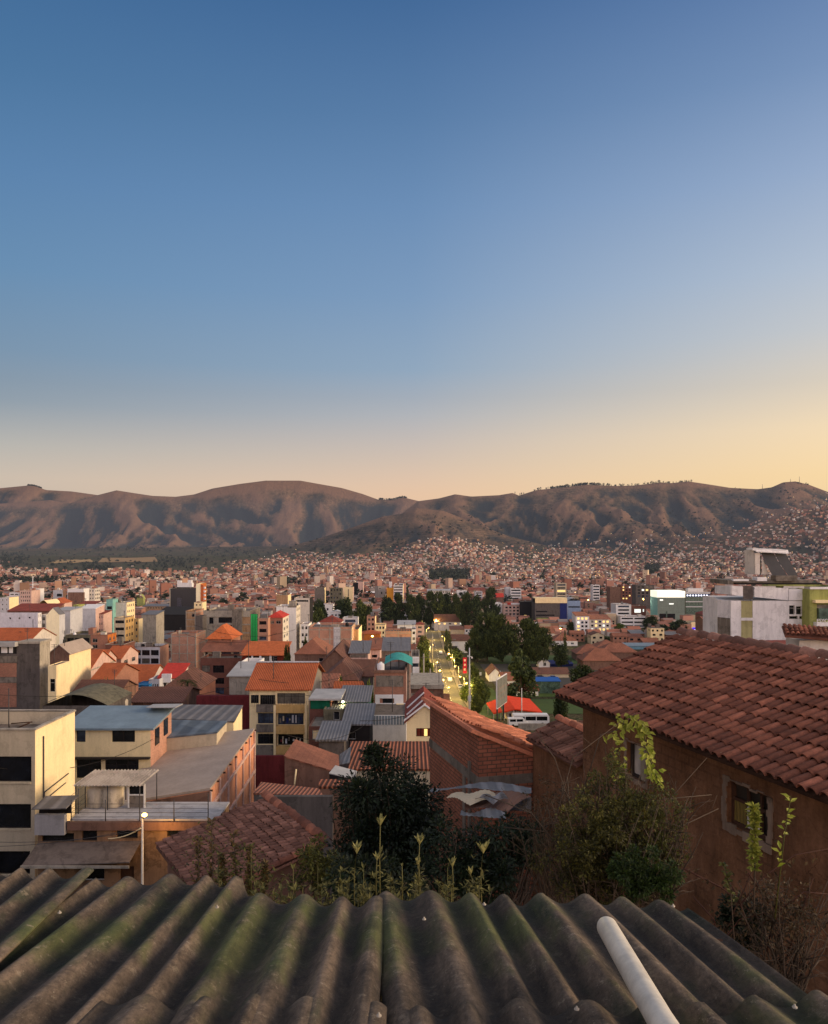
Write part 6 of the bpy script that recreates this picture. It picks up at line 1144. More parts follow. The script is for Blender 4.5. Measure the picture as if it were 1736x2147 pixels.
def tree(label, px, ptop, Y, wpx, kind, pbase=None, cat='tree', name=None, group=None, x=None):
    global TRN
    x = (px-CX)*Y/F if x is None else x; g = gz(x, Y); h = (CZ-(ptop-HY)*Y/F)-g if pbase is None else (pbase-ptop)*Y/F
    if pbase is not None: g = CZ-(pbase-HY)*Y/F
    h = max(h, 1.0); w_ = wpx*Y/F; t = thing(name or ('conifer_tree' if kind in ('cone', 'pine') else 'tree'), label, cat, (x, Y, g), (TRN*1.7) % 6.28, group)
    tm, cm = PROTO[kind][TRN % 3]; TRN += 1; low = .12 if kind in ('round', 'round2', 'bright') else .06
    o = ob('trunk', tm, t); o.scale = (h*.55, h*.55, h*.9); o = ob('crown', cm, t, (0, 0, h*low)); o.scale = (w_*1.05, w_*1.05, h*(1-low)); return t
T = [
 ('huge dark pine with ragged plumes, taller of the pair behind the car park', 1055, 1330, 440, 92, 'pine'), ('huge dark pine beside the tallest one, nearer the hotel side', 1088, 1338, 430, 76, 'pine'), ('broad dark pine standing right of the pair, before the pink-white block', 1142, 1345, 420, 84, 'pine'), ('rounded dark pine with drooping side, at the edge of the terracotta roofs', 1172, 1362, 410, 54, 'pine'), ('shorter dark pine in front of the two tallest pines', 1033, 1368, 430, 54, 'pine'),
 ('pointed spruce with flat tiered boughs before the low clay-roofed market', 1127, 1400, 290, 84, 'cone'),
 ('bushy round tree beside the white villa at the car park corner', 986, 1404, 400, 40, 'round'), ('tall slim columnar tree at the avenue side', 966, 1364, 470, 15, 'pop'), ('second slim columnar tree next to the avenue, slightly greener', 974, 1368, 465, 15, 'pop'), ('leafy street tree on the avenue kerb, lit yellow from below', 916, 1376, 380, 30, 'round2'),
 ('street tree with airy crown halfway down the avenue', 912, 1398, 320, 26, 'round2'), ('street tree at the near end of the avenue row beside concrete poles', 928, 1425, 270, 30, 'round2'), ('street tree near the bend, crown glowing yellow-green', 922, 1410, 300, 18, 'bright'),
 ('leafy park tree next to the avenue kerb, nearest the red banner', 1024, 1438, 296, 34, 'round2'), ('leafy park tree with wide crown by the tall camera mast', 1034, 1466, 262, 48, 'round2'), ('round shrub-like tree on the lawn by the billboard', 1042, 1472, 255, 40, 'round2'), ('small park tree on the verge below the tall camera mast', 1010, 1484, 285, 30, 'bright'), ('low bushy tree on the lawn between mast and billboard', 1028, 1500, 240, 36, 'round2'),
 ('round dark green tree before the terracotta hipped roofs', 1262, 1440, 300, 62, 'round'), ('dark round tree by the blue-roofed stalls', 1215, 1395, 400, 42, 'round'), ('slim dark cypress in front of the low terracotta house', 1223, 1365, 480, 12, 'pop'), ('dark garden tree hugging the tile-roof eave', 1213, 1505, 180, 34, 'round'),
 ('dense green garden tree right of the office with the violet sign', 1470, 1342, 560, 52, 'round'), ('dark tree between ribbon-window offices and glass tower', 1410, 1332, 600, 36, 'round'), ('dark low tree in front of the glowing-top tower', 1432, 1352, 560, 40, 'round'), ('small orange-lit tree next to the yellow street lamp', 1237, 1346, 600, 26, 'round2'), ('yellow-lit tree in front of the lit white blocks', 1342, 1348, 600, 26, 'bright'), ('dim green tree row piece beyond the terracotta roofs', 1300, 1376, 540, 60, 'round2'), ('dim green tree near the palm-like glow', 1365, 1374, 540, 66, 'round2'),
 ('wide olive-green tree with lighter crown left of the hotel', 782, 1298, 520, 44, 'round2'), ('dark tree just left of the wide olive-green tree', 752, 1294, 560, 40, 'round'), ('dark tree behind the white cube house', 738, 1298, 600, 36, 'round'), ('low dark tree behind the black-ribbon block', 690, 1296, 560, 38, 'round'), ('tree below the white cube house', 690, 1318, 470, 38, 'round2'), ('thin dark tree beside the wide olive-green one, pointing to the hotel', 800, 1310, 500, 20, 'round'),
 ('dark conifer standing above the park trees by the banded office slab', 882, 1268, 860, 12, 'cone'), ('green shrub tree in the yard of the brown hipped house', 737, 1468, 140, 26, 'round2'), ('leafy garden tree glowing yellow by the brick tower house', 797, 1478, 130, 34, 'bright'), ('small dark shrub tree below the large white tower', 660, 1378, 270, 18, 'round2'), ('bushy tree under the orange restaurant roof edge', 620, 1398, 225, 24, 'round2'),
 ('round clipped green tree in front of the blue container', 232, 1474, 145, 34, 'round2'), ('scrubby dark tree beside the bright cream tower base', 155, 1386, 270, 26, 'round'), ('thin tree on the slope between grid block and cream tower', 140, 1380, 290, 14, 'round'),
]
for q in T: tree(*q)
rgp = 'dark trees of the park row'
for i, (px_, pt_, Y_, w_) in enumerate([(838, 1292, 640, 40), (862, 1288, 650, 40), (890, 1290, 640, 36), (908, 1286, 660, 26), (932, 1284, 650, 34), (950, 1283, 640, 34), (968, 1284, 660, 34), (986, 1290, 640, 34), (1008, 1286, 620, 40), (1030, 1290, 610, 38), (1062, 1276, 680, 40)]):
    tree('dense dark park tree in the long row across the middle of the town', px_, pt_, Y_, w_, 'pine' if i % 3 else 'round', group=rgp, name='park_tree')
# palm
p = P(406, 1476, 135); t = thing('palm_tree', 'small palm with drooping fronds beside the brown brick apartments', 'palm', (p.x, 135, gz(p.x, 135))); h = p.z-t.location.z; a = MB(); a.tube([(0, 0, 0), (.1, 0, h*.5), (0, 0, h)], [.18, .13, .12], 7); a.build('trunk', M['bark'], t); a = MB(); R = random.Random(3)
for i in range(26):
    th = i*2.4; e = R.uniform(-.2, .9); pr = Vector((0, 0, h))
    for s_ in range(7):
        nx_ = pr+Vector((math.cos(th)*math.cos(e), math.sin(th)*math.cos(e), math.sin(e)))*.28; sd_ = Vector((-math.sin(th), math.cos(th), 0)); a.leaf(pr, (nx_-pr)+sd_*.2, (0, 0, 1), .45, .09); a.leaf(pr, (nx_-pr)-sd_*.2, (0, 0, 1), .45, .09); pr = nx_; e -= .22
a.build('crown', LF_M, t)

# ---- near vegetation: leaf by leaf
def leafy(a, c, rad, n, L, R, clumps=30, shell=.5, flat=1.0, cr=.3):
    cl = []
    for i in range(clumps):
        d = Vector((R.gauss(0, 1), R.gauss(0, 1), R.gauss(0, 1))).normalized()*R.uniform(shell, 1); cl.append(Vector((c[0]+d.x*rad[0], c[1]+d.y*rad[1], c[2]+d.z*rad[2])))
    for i in range(n):
        k_ = R.choice(cl); d = Vector((R.gauss(0, 1), R.gauss(0, 1), R.gauss(0, 1))).normalized(); p = k_+d*min(rad)*cr*R.uniform(.3, 1.1); a.leaf(p, d+Vector((0, 0, R.uniform(-.6, .5))), (R.uniform(-.6, .6), R.uniform(-.6, .6), 1), L*R.uniform(.6, 1.3), L*R.uniform(.4, .62))
def twigs(a, base, tops, R, r=.008, bend=.25, kids=5, klen=.35):
    for tp in tops:
        b_ = Vector(base)+Vector((R.uniform(-.1, .1), R.uniform(-.1, .1), 0)); tp = Vector(tp); mid = b_.lerp(tp, .5)+Vector((R.uniform(-1, 1), R.uniform(-1, 1), R.uniform(-.3, .6)))*bend*(tp-b_).length*.4; pts = []
        for i in range(8): f = i/7; pts.append(b_.lerp(mid, f).lerp(mid.lerp(tp, f), f)+Vector((R.uniform(-1, 1), R.uniform(-1, 1), R.uniform(-1, 1)))*.012)
        a.tube(pts, [r*(1-.8*i/7) for i in range(8)], 4)
        for q in range(kids):
            i = R.randint(2, 6); d = Vector((R.uniform(-1, 1), R.uniform(-1, 1), R.uniform(-.2, 1))).normalized()*klen*R.uniform(.4, 1); a.tube([pts[i], pts[i]+d*.5+Vector((0, 0, .02)), pts[i]+d], [r*.45, r*.3, r*.12], 3)
R = random.Random(21)
DK = leafmat('shadowed_leaves', S(14, 24, 14), S(36, 50, 26), transl=.15); OL = leafmat('olive_leaves', S(40, 44, 18), S(92, 92, 38)); BR = leafmat('bright_vine_leaves', S(110, 124, 30), S(168, 170, 70), transl=.35); DRY = leafmat('dry_brown_leaves', S(40, 34, 22), S(84, 68, 44)); TWG = plaster('grey_brown_twig', S(84, 72, 60), .4)  # DK: shade of the yard put into the leaf colour
# big dark bush
Y = 17; p = P(822, 1765, Y); t = thing('leafy_tree', 'big dark leafy tree in the shadowed yard below the clay roofs', 'tree', (p.x, Y, 47)); z0 = p.z-47; a = MB(); a.tube([(0, 0, 0), (.1, 0, z0*.5), (0, .1, z0)], [.16, .13, .06], 8)
twigs(a, (0, 0, z0*.6), [(R.uniform(-1, 1), R.uniform(-.8, .8), z0+R.uniform(-.6, 1.1)) for i in range(26)], R, .03); a.build('trunk', M['bark'], t)
a = MB(); leafy(a, (0, 0, z0), (1.0, .9, 1.05), 11000, .105, R, 60, .45, cr=.38); leafy(a, (.55, -.2, z0-.35), (.9, .9, .9), 6000, .10, R, 36, .4, cr=.4); leafy(a, (-.1, .1, z0+1.15), (.35, .3, .5), 900, .1, R, 12, .3, cr=.5); leafy(a, (-.25, 0, z0-1.2), (1.1, 1, .8), 6000, .11, R, 40, .4, cr=.4); a.build('crown', DK, t)
def shrub(name, label, px, py, Y, rpx, n, L, mat, gb, seed, ntw=0, cl=40, cr=.35, cat='shrub', zf=1.0):
    R = random.Random(seed); p = P(px, py, Y); r = rpx*Y/F; t = thing(name, label, cat, (p.x, Y, gb)); z0 = p.z-gb; a = MB(); tops = [(R.uniform(-1, 1)*r, R.uniform(-.6, .6)*r, z0+R.uniform(-.4, 1.0)*r*zf) for i in range(max(int(ntw*.55), 8))]; twigs(a, (0, 0, max(z0-r*2.2, 0)), tops, R, .012 if Y < 12 else .025); tag(a.build('branch', TWG, t), kind='stuff')
    a = MB(); leafy(a, (0, 0, z0), (r, r*.7, r*zf), n, L, R, cl, .25, cr=cr); a.build('foliage', mat, t); return t
shrub('shrub', 'low dark shrub mass below the metal sheets in the unlit yard', 1020, 1870, 13, 120, 7000, .08, DK, 48, 31, 30, zf=.7)
shrub('shrub', 'black-green shrub against the foot of the adobe wall', 1120, 1830, 13.5, 70, 4000, .08, DK, 48, 32, 30)
shrub('shrub', 'dense dark green shrub between dark tree and corrugated roof edge', 790, 1920, 11, 110, 5000, .07, DK, 48, 33, 12, zf=.5)
shrub('shrub', 'weedy shrub growing beside the ridge caps of the weathered roof', 690, 1880, 14, 60, 2500, .07, OL, 48, 34, 14)
# right shrub, in front of adobe wall
shrub('shrub', 'large olive-green shrub with bare twigs in front of the adobe wall', 1310, 1845, 8, 150, 17000, .036, leafmat('deep_olive_leaves', S(32, 34, 14), S(92, 88, 34)), 55, 35, 90, 150, .17, zf=1.0)
shrub('shrub', 'greener leafy shrub close to the edge of the mossy roof and the adobe wall', 1400, 1900, 7.2, 75, 6500, .036, leafmat('green_shrub_leaves', S(26, 44, 16), S(70, 92, 32)), 55, 36, 20, 50, .25)
shrub('shrub', 'sparse twiggy shrub climbing towards the shuttered adobe window', 1330, 1730, 8.4, 90, 4600, .034, OL, 55, 37, 50, 60, .2, zf=1.2)
shrub('shrub', 'sparse twiggy shrub spreading over the yard beside the metal sheets', 1200, 1790, 9, 90, 1600, .034, DRY, 52, 38, 60, 60, .2, zf=1.3)
shrub('shrub', 'loose yellow-olive shrub with thin arching twigs, highest against the adobe wall between its two windows', 1425, 1790, 8, 85, 3600, .034, OL, 55, 41, 60, 90, .2, zf=1.1)
shrub('shrub', 'dry brown twiggy shrub with dead leaves at the lower end of the adobe wall', 1690, 1985, 6.4, 110, 1500, .034, DRY, 55, 42, 60, 80, .2, zf=.9)
shrub('shrub', 'dark ivy-like shrub at the foot of the adobe wall under the broken window', 1600, 1990, 7, 60, 3500, .04, DK, 54, 39, 16)
# bright vine hanging off the eave
t = thing('climbing_vine', 'sunlit yellow-green vine trailing down beside the shuttered adobe window', 'vine', (P(1370, 1700, 9).x, 9, 55)); R = random.Random(40); a = MB(); b_ = MB()
path = [(1300, 1590), (1335, 1580), (1375, 1545), (1392, 1580), (1400, 1620), (1412, 1660), (1425, 1690)]; Lp = [P(x, y, 9.0)-t.location for x, y in path]; a.tube([P(1260, 1720, 9)-t.location]+Lp, .006, 4); a.tube([P(1350, 1560, 9)-t.location, P(1340, 1640, 9.05)-t.location, P(1345, 1720, 9)-t.location], .005, 4); a.build('stem', TWG, t)
for i in range(len(Lp)-1):
    for q in range(26 if i > 0 else 4): p = Lp[i].lerp(Lp[i+1], R.random())+Vector((R.uniform(-.05, .05), R.uniform(-.05, .05), R.uniform(-.05, .04))); b_.leaf(p, (R.uniform(-1, 1), R.uniform(-.6, .2), R.uniform(-1.1, .1)), (0, -1, .7), R.uniform(.06, .11), R.uniform(.035, .06))
for q in range(50): p = P(1340+R.uniform(-12, 14), R.uniform(1545, 1700), 9)-t.location; b_.leaf(p, (R.uniform(-1, 1), R.uniform(-.6, .2), R.uniform(-1, .2)), (0, -1, .7), R.uniform(.04, .08), R.uniform(.03, .045))
b_.build('foliage', BR, t)
def sprig(label, px, py0, py1, Y, n, L, mat, seed, wpx=24, cat='plant', name='plant', r=.004, lean=0):
    R = random.Random(seed); base = P(px+lean, py1, Y); t = thing(name, label, cat, tuple(base)); a = MB(); top = P(px, py0, Y)-base; a.tube([(0, 0, -.3), top*.5+Vector((.01, 0, 0)), top], [r*1.6, r*1.2, r*.5], 5); a.build('stem', TWG if mat is not BR else OL, t); b_ = MB(); w_ = wpx*Y/F
    for i in range(n): f = R.random()**.8; p = top*f; b_.leaf(p, (R.uniform(-1, 1), R.uniform(-1, 1), R.uniform(-.2, .9)), (0, -.6, 1), L*R.uniform(.6, 1.3), L*.5*R.uniform(.7, 1.2))
    b_.build('foliage', mat, t); return t
sprig('bright yellow-green plant in front of the broken adobe window', 1632, 1745, 1885, 6, 260, .06, leafmat('yellow_green_leaves', S(86, 94, 28), S(128, 130, 52), transl=.35), 51)
sprig('slender sprig with pale fresh leaves standing over the adobe wall', 1712, 1722, 1900, 6, 26, .06, BR, 52, r=.003, lean=-35)
sprig('small yellowish plant on a dry stem near the foot of the adobe wall', 1565, 1868, 1960, 6, 60, .045, OL, 53, r=.003, lean=25)
R = random.Random(60); t = thing('dry_branches', 'tangle of bare arching brown branches with a few dead leaves against the adobe wall', 'branches', tuple(P(1600, 2080, 6.4))); a = MB(); b_ = MB()
for pts in ([(1600, 1960), (1650, 1900), (1720, 1850), (1800, 1836)], [(1480, 1880), (1560, 1920), (1640, 1985), (1800, 1990)], [(1620, 2010), (1600, 1950), (1570, 1890)], [(1660, 2060), (1680, 1950), (1700, 1790)], [(1590, 2060), (1585, 1980), (1630, 1880)], [(1620, 1890), (1660, 1950), (1720, 2000), (1800, 2060)], [(1540, 2070), (1600, 1990), (1700, 1965), (1800, 1985)], [(1650, 2000), (1740, 1930), (1792, 1935)], [(1700, 2080), (1730, 1990), (1760, 1900)], [(1560, 2060), (1545, 1990), (1500, 1940)]):
    L_ = [P(x, y, 6.4+.05*i)-t.location for i, (x, y) in enumerate(pts)]; a.tube(L_, [.007, .006, .005, .003][:len(L_)], 4)
    for q in range(16): i = R.randint(0, len(L_)-2); p = L_[i].lerp(L_[i+1], R.random()); d = Vector((R.uniform(-1, 1), R.uniform(-.4, .4), R.uniform(-1, 1)))*.07; a.tube([p, p+d], .002, 3); b_.leaf(p+d, (R.uniform(-1, 1), 0, -1), (0, -1, 0), R.uniform(.02, .06), .025)
a.build('branch', plaster('dark_brown_branch', S(70, 44, 34), .3), t); b_.build('leaf_cluster', DRY, t)
# long bare branches over the annex
R = random.Random(61); t = thing('bare_branches', 'long bare twigs arching up over the yard between brick house and adobe window', 'branches', tuple(P(1230, 1900, 8.6))); a = MB()
for pts in ([(1215, 1900), (1200, 1780), (1240, 1640), (1345, 1560)], [(1225, 1880), (1240, 1760), (1200, 1640), (1155, 1580)], [(1240, 1880), (1232, 1740), (1228, 1680)], [(1250, 1880), (1300, 1760), (1340, 1680)], [(1260, 1900), (1270, 1790), (1215, 1700)], [(1300, 1900), (1380, 1800), (1440, 1740), (1530, 1640)], [(1230, 1860), (1150, 1760), (1050, 1720)], [(1235, 1880), (1180, 1800), (1090, 1790)], [(1380, 1790), (1430, 1730), (1540, 1720)], [(1350, 1850), (1450, 1800), (1555, 1750)]):
    L_ = [P(x, y, 8.6+.1*i)-t.location for i, (x, y) in enumerate(pts)]; a.tube(L_, [.009, .007, .005, .003][:len(L_)], 4)
    for q in range(10): i = R.randint(0, len(L_)-2); p = L_[i].lerp(L_[i+1], R.random()); d = Vector((R.uniform(-1, 1), R.uniform(-.4, .4), R.uniform(-.3, 1)))*.22; a.tube([p, p+d*.5, p+d], .0025, 3)
a.build('branch', TWG, t)
# weeds along the roof edge
WL = leafmat('weed_leaves', S(96, 96, 52), S(156, 150, 96), transl=.35); WG = leafmat('weed_stems', S(86, 84, 44), S(110, 104, 60))
def weed(label, px, py, Y, R, head=28, leaves=10, grp=None, pb=1952):
    b0 = P(px+R.uniform(-4, 4), pb, Y); t = thing('flowering_weed', label, 'weed', tuple(b0), 0, grp); top = P(px, py, Y)-b0; a = MB(); mid = top*.5+Vector((R.uniform(-.02, .02), 0, 0)); a.tube([(0, 0, -.6), mid, top], [.005, .0035, .0025], 5); a.build('stem', WG, t); b_ = MB(); w_ = head*Y/F
    for i in range(R.randint(9, 15)): th = i*.9+R.uniform(-.5, .5); d = Vector((math.cos(th)*R.uniform(.2, 1), math.sin(th)*.7, R.uniform(1.0, 2.4))); b_.leaf(top-Vector((0, 0, w_*.35)), d, (0, 0, 1), w_*R.uniform(.6, 1.05), w_*.3)
    for i in range(6): b_.leaf(top, (R.uniform(-1, 1), R.uniform(-1, 1), 1), (0, 0, 1), w_*.3, w_*.16)
    b_.build('flower_head', WL, t); c = MB()
    for i in range(leaves): f = .15+.5*i/leaves; p = top*f; c.leaf(p, (R.uniform(-1, 1), R.uniform(-1, 1), R.uniform(.1, .8)), (0, 0, 1), R.uniform(.03, .06), .014)
    c.build('foliage', WG, t)
R = random.Random(70)
for px_, py_, hd, lb in ((823, 1778, 30, 'tallest weed with a pale yellow-green head, right before the dark leafy tree'), (772, 1838, 30, 'weed with a broad fan-shaped pale head next to the tallest one'), (816, 1856, 22, 'shorter weed with a small head in line with the tallest weed'), (908, 1820, 26, 'weed with a neat star-shaped pale head on a thin stem'), (904, 1864, 24, 'weed just in front of the star-headed one, with folded head'), (979, 1868, 26, 'weed with berry-like buds before the black yard'), (1046, 1836, 34, 'weed with a spread orange-yellow head near the bare twigs'), (1018, 1886, 24, 'low frothy budded weed beside the orange-headed one'), (870, 1872, 8, 'thin budless stalk standing between two flowering weeds')): weed(lb, px_, py_, 4.9, R, hd)
gr = MB(); R = random.Random(71)
WCN = [(625, 26), (700, 16), (745, 14), (790, 12), (850, 10), (905, 14), (965, 20), (1030, 16), (560, 30), (480, 30)]
for i in range(330):
    wc_ = R.choice(WCN); px_ = R.gauss(wc_[0], wc_[1]*.7); py_ = 1962-abs(R.gauss(0, 34)) if px_ > 600 else 1960-abs(R.gauss(0, 50)); c = P(px_, py_, R.uniform(4.5, 5.2))
    for j in range(5): gr.leaf(c, (R.uniform(-1, 1), R.uniform(-1, 1), R.uniform(.1, 1.2)), (0, 0, 1), R.uniform(.02, .055), R.uniform(.008, .02))
    if i % 4 == 0: gr.tube([c-Vector((0, 0, .4)), c], .0025, 3)
tag(gr.build('weeds', leafmat('mixed_weed_leaves', S(34, 38, 18), S(112, 108, 58))), 'low weeds along the far edge of the corrugated roof', 'weeds', kind='stuff')
for i, (px_, py_, lb) in enumerate(((458, 1775, 'tallest brown-stemmed plant with small leaves in front of the weathered tile roof'), (505, 1800, 'brown twiggy plant with tiny pale buds before the tile roof'), (430, 1810, 'thin dry stalk with few leaves beside the orange-lit wall'), (540, 1830, 'bushy yellow-brown plant above the broken sheet edge'), (575, 1868, 'low bushy plant tumbling over the broken sheet edge'), (480, 1850, 'leafy middle part plant hiding the eave of the tile roof'))):
    sprig(lb, px_, py_, 1965, 5.2, 150 if i > 2 else 90, .035, leafmat('brown_green_leaves', S(52, 42, 22), S(104, 84, 46)), 80+i, r=.004, lean=R.uniform(-10, 10))
    tt = [o for o in bpy.data.objects if o.get('label') == lb][0]; b_ = MB(); h_ = (1965-py_)*5.2/F; RR = random.Random(i)
    for q in range(260 if i > 2 else 110): f = RR.random(); s_ = .10*(1-f*.6); b_.leaf((RR.gauss(0, s_), RR.gauss(0, s_*.6), f*h_), (RR.uniform(-1, 1), RR.uniform(-1, 1), RR.uniform(-.2, 1)), (0, 0, 1), RR.uniform(.015, .04), .013)
    b_.build('foliage', OL, tt)
# ------------------------------------------------------------------ avenue, park, vehicles, street furniture
def strip(name, x0, x1, y0, y1, dz, m, n=60, label=None, cat=None, kind='structure', nx=1):
    a = MB(); ys = [y0*(y1/y0)**(i/n) for i in range(n+1)]
    for j in range(nx):
        xa = x0+(x1-x0)*j/nx; xb = x0+(x1-x0)*(j+1)/nx
        for p, q in zip(ys, ys[1:]): zp, zq = gz(14, p)+dz, gz(14, q)+dz; a.quad((xa, p, zp), (xb, p, zp), (xb, q, zq), (xa, q, zq))
    o = a.build(name, m); tag(o, label, cat, kind=kind); return o
LAWN = plaster('lawn', S(62, 84, 30), .35); PAVE = plaster('pavement', S(128, 116, 98), .3); ROADM = plaster('worn_asphalt', S(104, 96, 80), .3)
strip('road', 9.6, 17.6, 215, 900, .10, ROADM, 90); strip('pavement', 7.2, 9.45, 215, 900, .22, PAVE, 90); strip('pavement', 17.75, 20, 215, 900, .22, PAVE, 90); strip('lawn', 20.1, 32, 225, 330, .14, LAWN, 30); strip('lawn', 32.2, 62, 246, 300, .13, LAWN, 20); strip('lawn', 62, 96, 200, 262, .13, LAWN, 20); strip('car_park', 34, 100, 330, 420, .12, M['asphalt'], 20); strip('lawn', 40, 100, 421, 460, .13, LAWN, 10); strip('lawn', 34, 100, 306, 329, .12, LAWN, 10)
a = MB()
for i in range(60): y = 220+i*9; a.quad((13.5, y, gz(14, y)+.12), (13.66, y, gz(14, y)+.12), (13.66, y+3, gz(14, y+3)+.12), (13.5, y+3, gz(14, y+3)+.12))
tag(a.build('road_marking', M['white']), kind='structure')
for i, (x, Y, s_) in enumerate([(8.6, 238, 1), (18.6, 262, -1), (8.6, 280, 1), (18.6, 300, -1), (8.6, 320, 1), (18.6, 336, -1), (18.6, 372, -1), (8.6, 352, 1), (18.6, 392, -1), (8.6, 436, 1), (18.6, 490, -1), (8.6, 550, 1), (18.6, 620, -1), (8.6, 700, 1)]):
    g = gz(14, Y); t = lamp_post('street_lamp', 'lit sodium street lamp on a grey pole along the avenue', CX+x*F/Y, HY+(CZ-(g+8.5))*F/Y, Y, g, 1.6*s_, (1, .70, .2), 10000, 'lamps along the avenue', .1)
p = P(1016, 1402, 205); t = thing('camera_mast', 'tall slim pale mast with a junction box and small cameras near the avenue', 'mast', (p.x, 205, gz(p.x, 205))); h = p.z-t.location.z; a = MB(); a.tube([(0, 0, 0), (0, 0, h)], [.28, .14], 10); a.build('pole', M['ltgrey'], t); a = MB(); a.box(-.4, .4, -.3, .3, h*.32, h*.32+1.3); a.build('junction_box', M['ltgrey'], t); a = MB(); a.tube([(-.4, 0, h-2), (.6, 0, h-2.3)], .06, 5); a.lathe((.6, 0, h-2.7), [(.15, 0), (.2, .3), (.1, .45)], 8); a.lathe((-.4, 0, h-2.3), [(.12, 0), (.18, .3), (.1, .4)], 8); a.build('camera', M['wht_m'], t)
p = P(1129, 1492, 215); t = thing('flagpole', 'slender white pole by the orange canopy', 'pole', (p.x, 215, gz(p.x, 215))); h = p.z-t.location.z; a = MB(); a.tube([(0, 0, 0), (0, 0, h)], [.14, .09], 8); a.build('pole', M['wht_m'], t); a = MB(); a.lathe((0, 0, h), [(.1, 0), (.2, .12), (.1, .3)], 8); a.build('finial', M['wht_m'], t)
for i, (px_, pt_, Y_, lb) in enumerate(((917, 1415, 190, 'tall concrete utility pole beside the balcony block, thicker one'), (931, 1447, 190, 'shorter concrete utility pole under the street tree'), (944, 1440, 300, 'thin utility pole on the far kerb of the avenue'), (936, 1375, 400, 'distant utility pole by the columnar trees'))):
    p = P(px_, pt_, Y_); t = thing('utility_pole', lb, 'pole', (p.x, Y_, gz(p.x, Y_)), 0, 'utility poles'); h = p.z-t.location.z; a = MB(); a.tube([(0, 0, 0), (0, 0, h)], [.26, .16], 8); a.build('pole', M['conc_l'], t); a = MB(); a.box(-.9, .9, -.06, .06, h-.9, h-.75); a.build('crossarm', M['conc_d'], t)
# billboard
p = P(1080, 1468, 212); t = thing('billboard', 'large billboard seen at a slant, white faded poster and white back edge', 'billboard', (p.x, 212, gz(p.x, 212)), math.radians(70)); h = p.z-t.location.z
a = MB(); a.box(-1.6, 9.0, -.06, .06, h-9.6+2, h-.2); a.build('panel', plaster('faded_poster', S(112, 112, 104), .3), t); a = MB(); a.box(-1.8, 9.2, .07, .35, h-9.8+2, h); a.build('back_frame', M['white'], t); a = MB(); a.box(0, .35, .36, .7, 0, h-1); a.box(7, 7.35, .36, .7, 0, h-1); a.build('post', M['steel'], t)
a = MB()
for i in range(3): a.box(0, 7.5, -.075, -.062, h-3-i*1.4, h-2.5-i*1.4)
a.build('poster_line', M['conc'], t)
p = P(1006, 1423, 300); t = thing('banner', 'tall narrow crimson banner with pale blocks beside the car park', 'banner', (p.x, 300, gz(p.x, 300))); h = p.z-t.location.z; a = MB(); a.box(-.7, .7, -.05, .05, h-5.8, h); a.build('cloth', plaster('crimson_cloth', S(170, 30, 52), .15), t); a = MB(); a.tube([(.85, 0, 0), (.85, 0, h)], .07, 6); a.build('pole', M['steel'], t); a = MB()
for i in range(3): a.box(-.35, .35, -.07, -.055, h-1.4-i*1.7, h-.6-i*1.7)
a.build('printed_block', M['pink'], t)
# petrol-station like orange canopies
def canopy(label, pts, Y, dY, thick=.35):
    L = [P(x, y, Y+d) for x, y, d in pts]; c = sum(L, Vector())/len(L); g = gz(c.x, c.y); t = thing('canopy', label, 'canopy', (c.x, c.y, g)); a = MB(); o = Vector((c.x, c.y, g)); a.slab([p-o for p in L], thick); a.build('roof', plaster('orange_red_canopy', S(214, 66, 34), .15), t); a = MB()
    for p in L: q = (p-o)*.82; a = MB(); a.tube([(q.x, q.y, 0), (q.x, q.y, (p-o).z-thick)], .12, 6); a.build('post', M['offw'], t)
    return t
canopy('larger orange-red pitched canopy, long slope turned to the lawn', [(1115, 1534, 0), (1174, 1541, 0), (1146, 1512, 14), (1095, 1505, 14)], 222, 0)
canopy('steep orange-red canopy wing folding down beside the billboard', [(1090, 1540, 0), (1115, 1534, 0), (1095, 1505, 14), (1086, 1512, 12)], 221, 0)
canopy('smaller orange-red canopy left of the billboard', [(1068, 1543, 0), (1087, 1539, 0), (1075, 1513, 14), (1053, 1521, 14)], 221, 0)
bldg('kiosk', 'small pale service kiosk under the larger orange-red canopy', 'kiosk', 1098, 1150, 1539, 224, D=6, wall='offw', rects=[(1102, 1118, 1544, 1556)], style='n', seed=201)
# low market buildings beyond the canopies
bldg('market_house', 'low house with slanting brown tile roof pointing at the billboard', 'house', 1058, 1086, 1460, 352, D=16, wall='white', roof='gy', rc='tile_d', rh=2.8, seed=202)
bldg('market_house', 'market house with white-striped clay roof behind the spruce', 'house', 1086, 1116, 1472, 325, D=12, wall='white', roof='gx', rc='tile', rh=2.4, win=(1, 4, .6, 1.3), seed=203)
bldg('market_house', 'long brown-tiled market wing running to a pointed gable', 'house', 1140, 1232, 1458, 365, D=12, wall='sand', roof='gx', rc='tile_d', rh=2.0, seed=204)
bldg('market_house', 'white-fronted market wing with dark glazing below the striped roof', 'house', 1094, 1165, 1494, 308, D=8, wall='white', roof='gx', rc='tile_r', rh=1.6, win=(1, 6, .7, 1.3), style='n', seed=205)
bldg('blue_stall', 'stall with flat royal-blue roof and teal glazed front', 'stall', 1162, 1212, 1474, 315, D=6, wall='glass_g', roof='sb', rc='blue', rh=.6, seed=206); kid(BLD[-1][0], 'roof').data.materials[0] = plaster('royal_blue_sheet', S(36, 88, 160), .1)
bldg('blue_stall', 'row of navy-blue market awnings behind the lawn', 'stall', 1188, 1240, 1437, 410, D=8, wall='navy', seed=207, roof='sb', rc='navy', rh=.8)
bldg('tent', 'white peaked tent house between dark trees and navy awnings', 'tent', 1166, 1190, 1434, 405, D=8, wall='white', roof='gy', rc='zincl', rh=2.4, seed=208, rects=[(1176, 1182, 1434, 1441)])
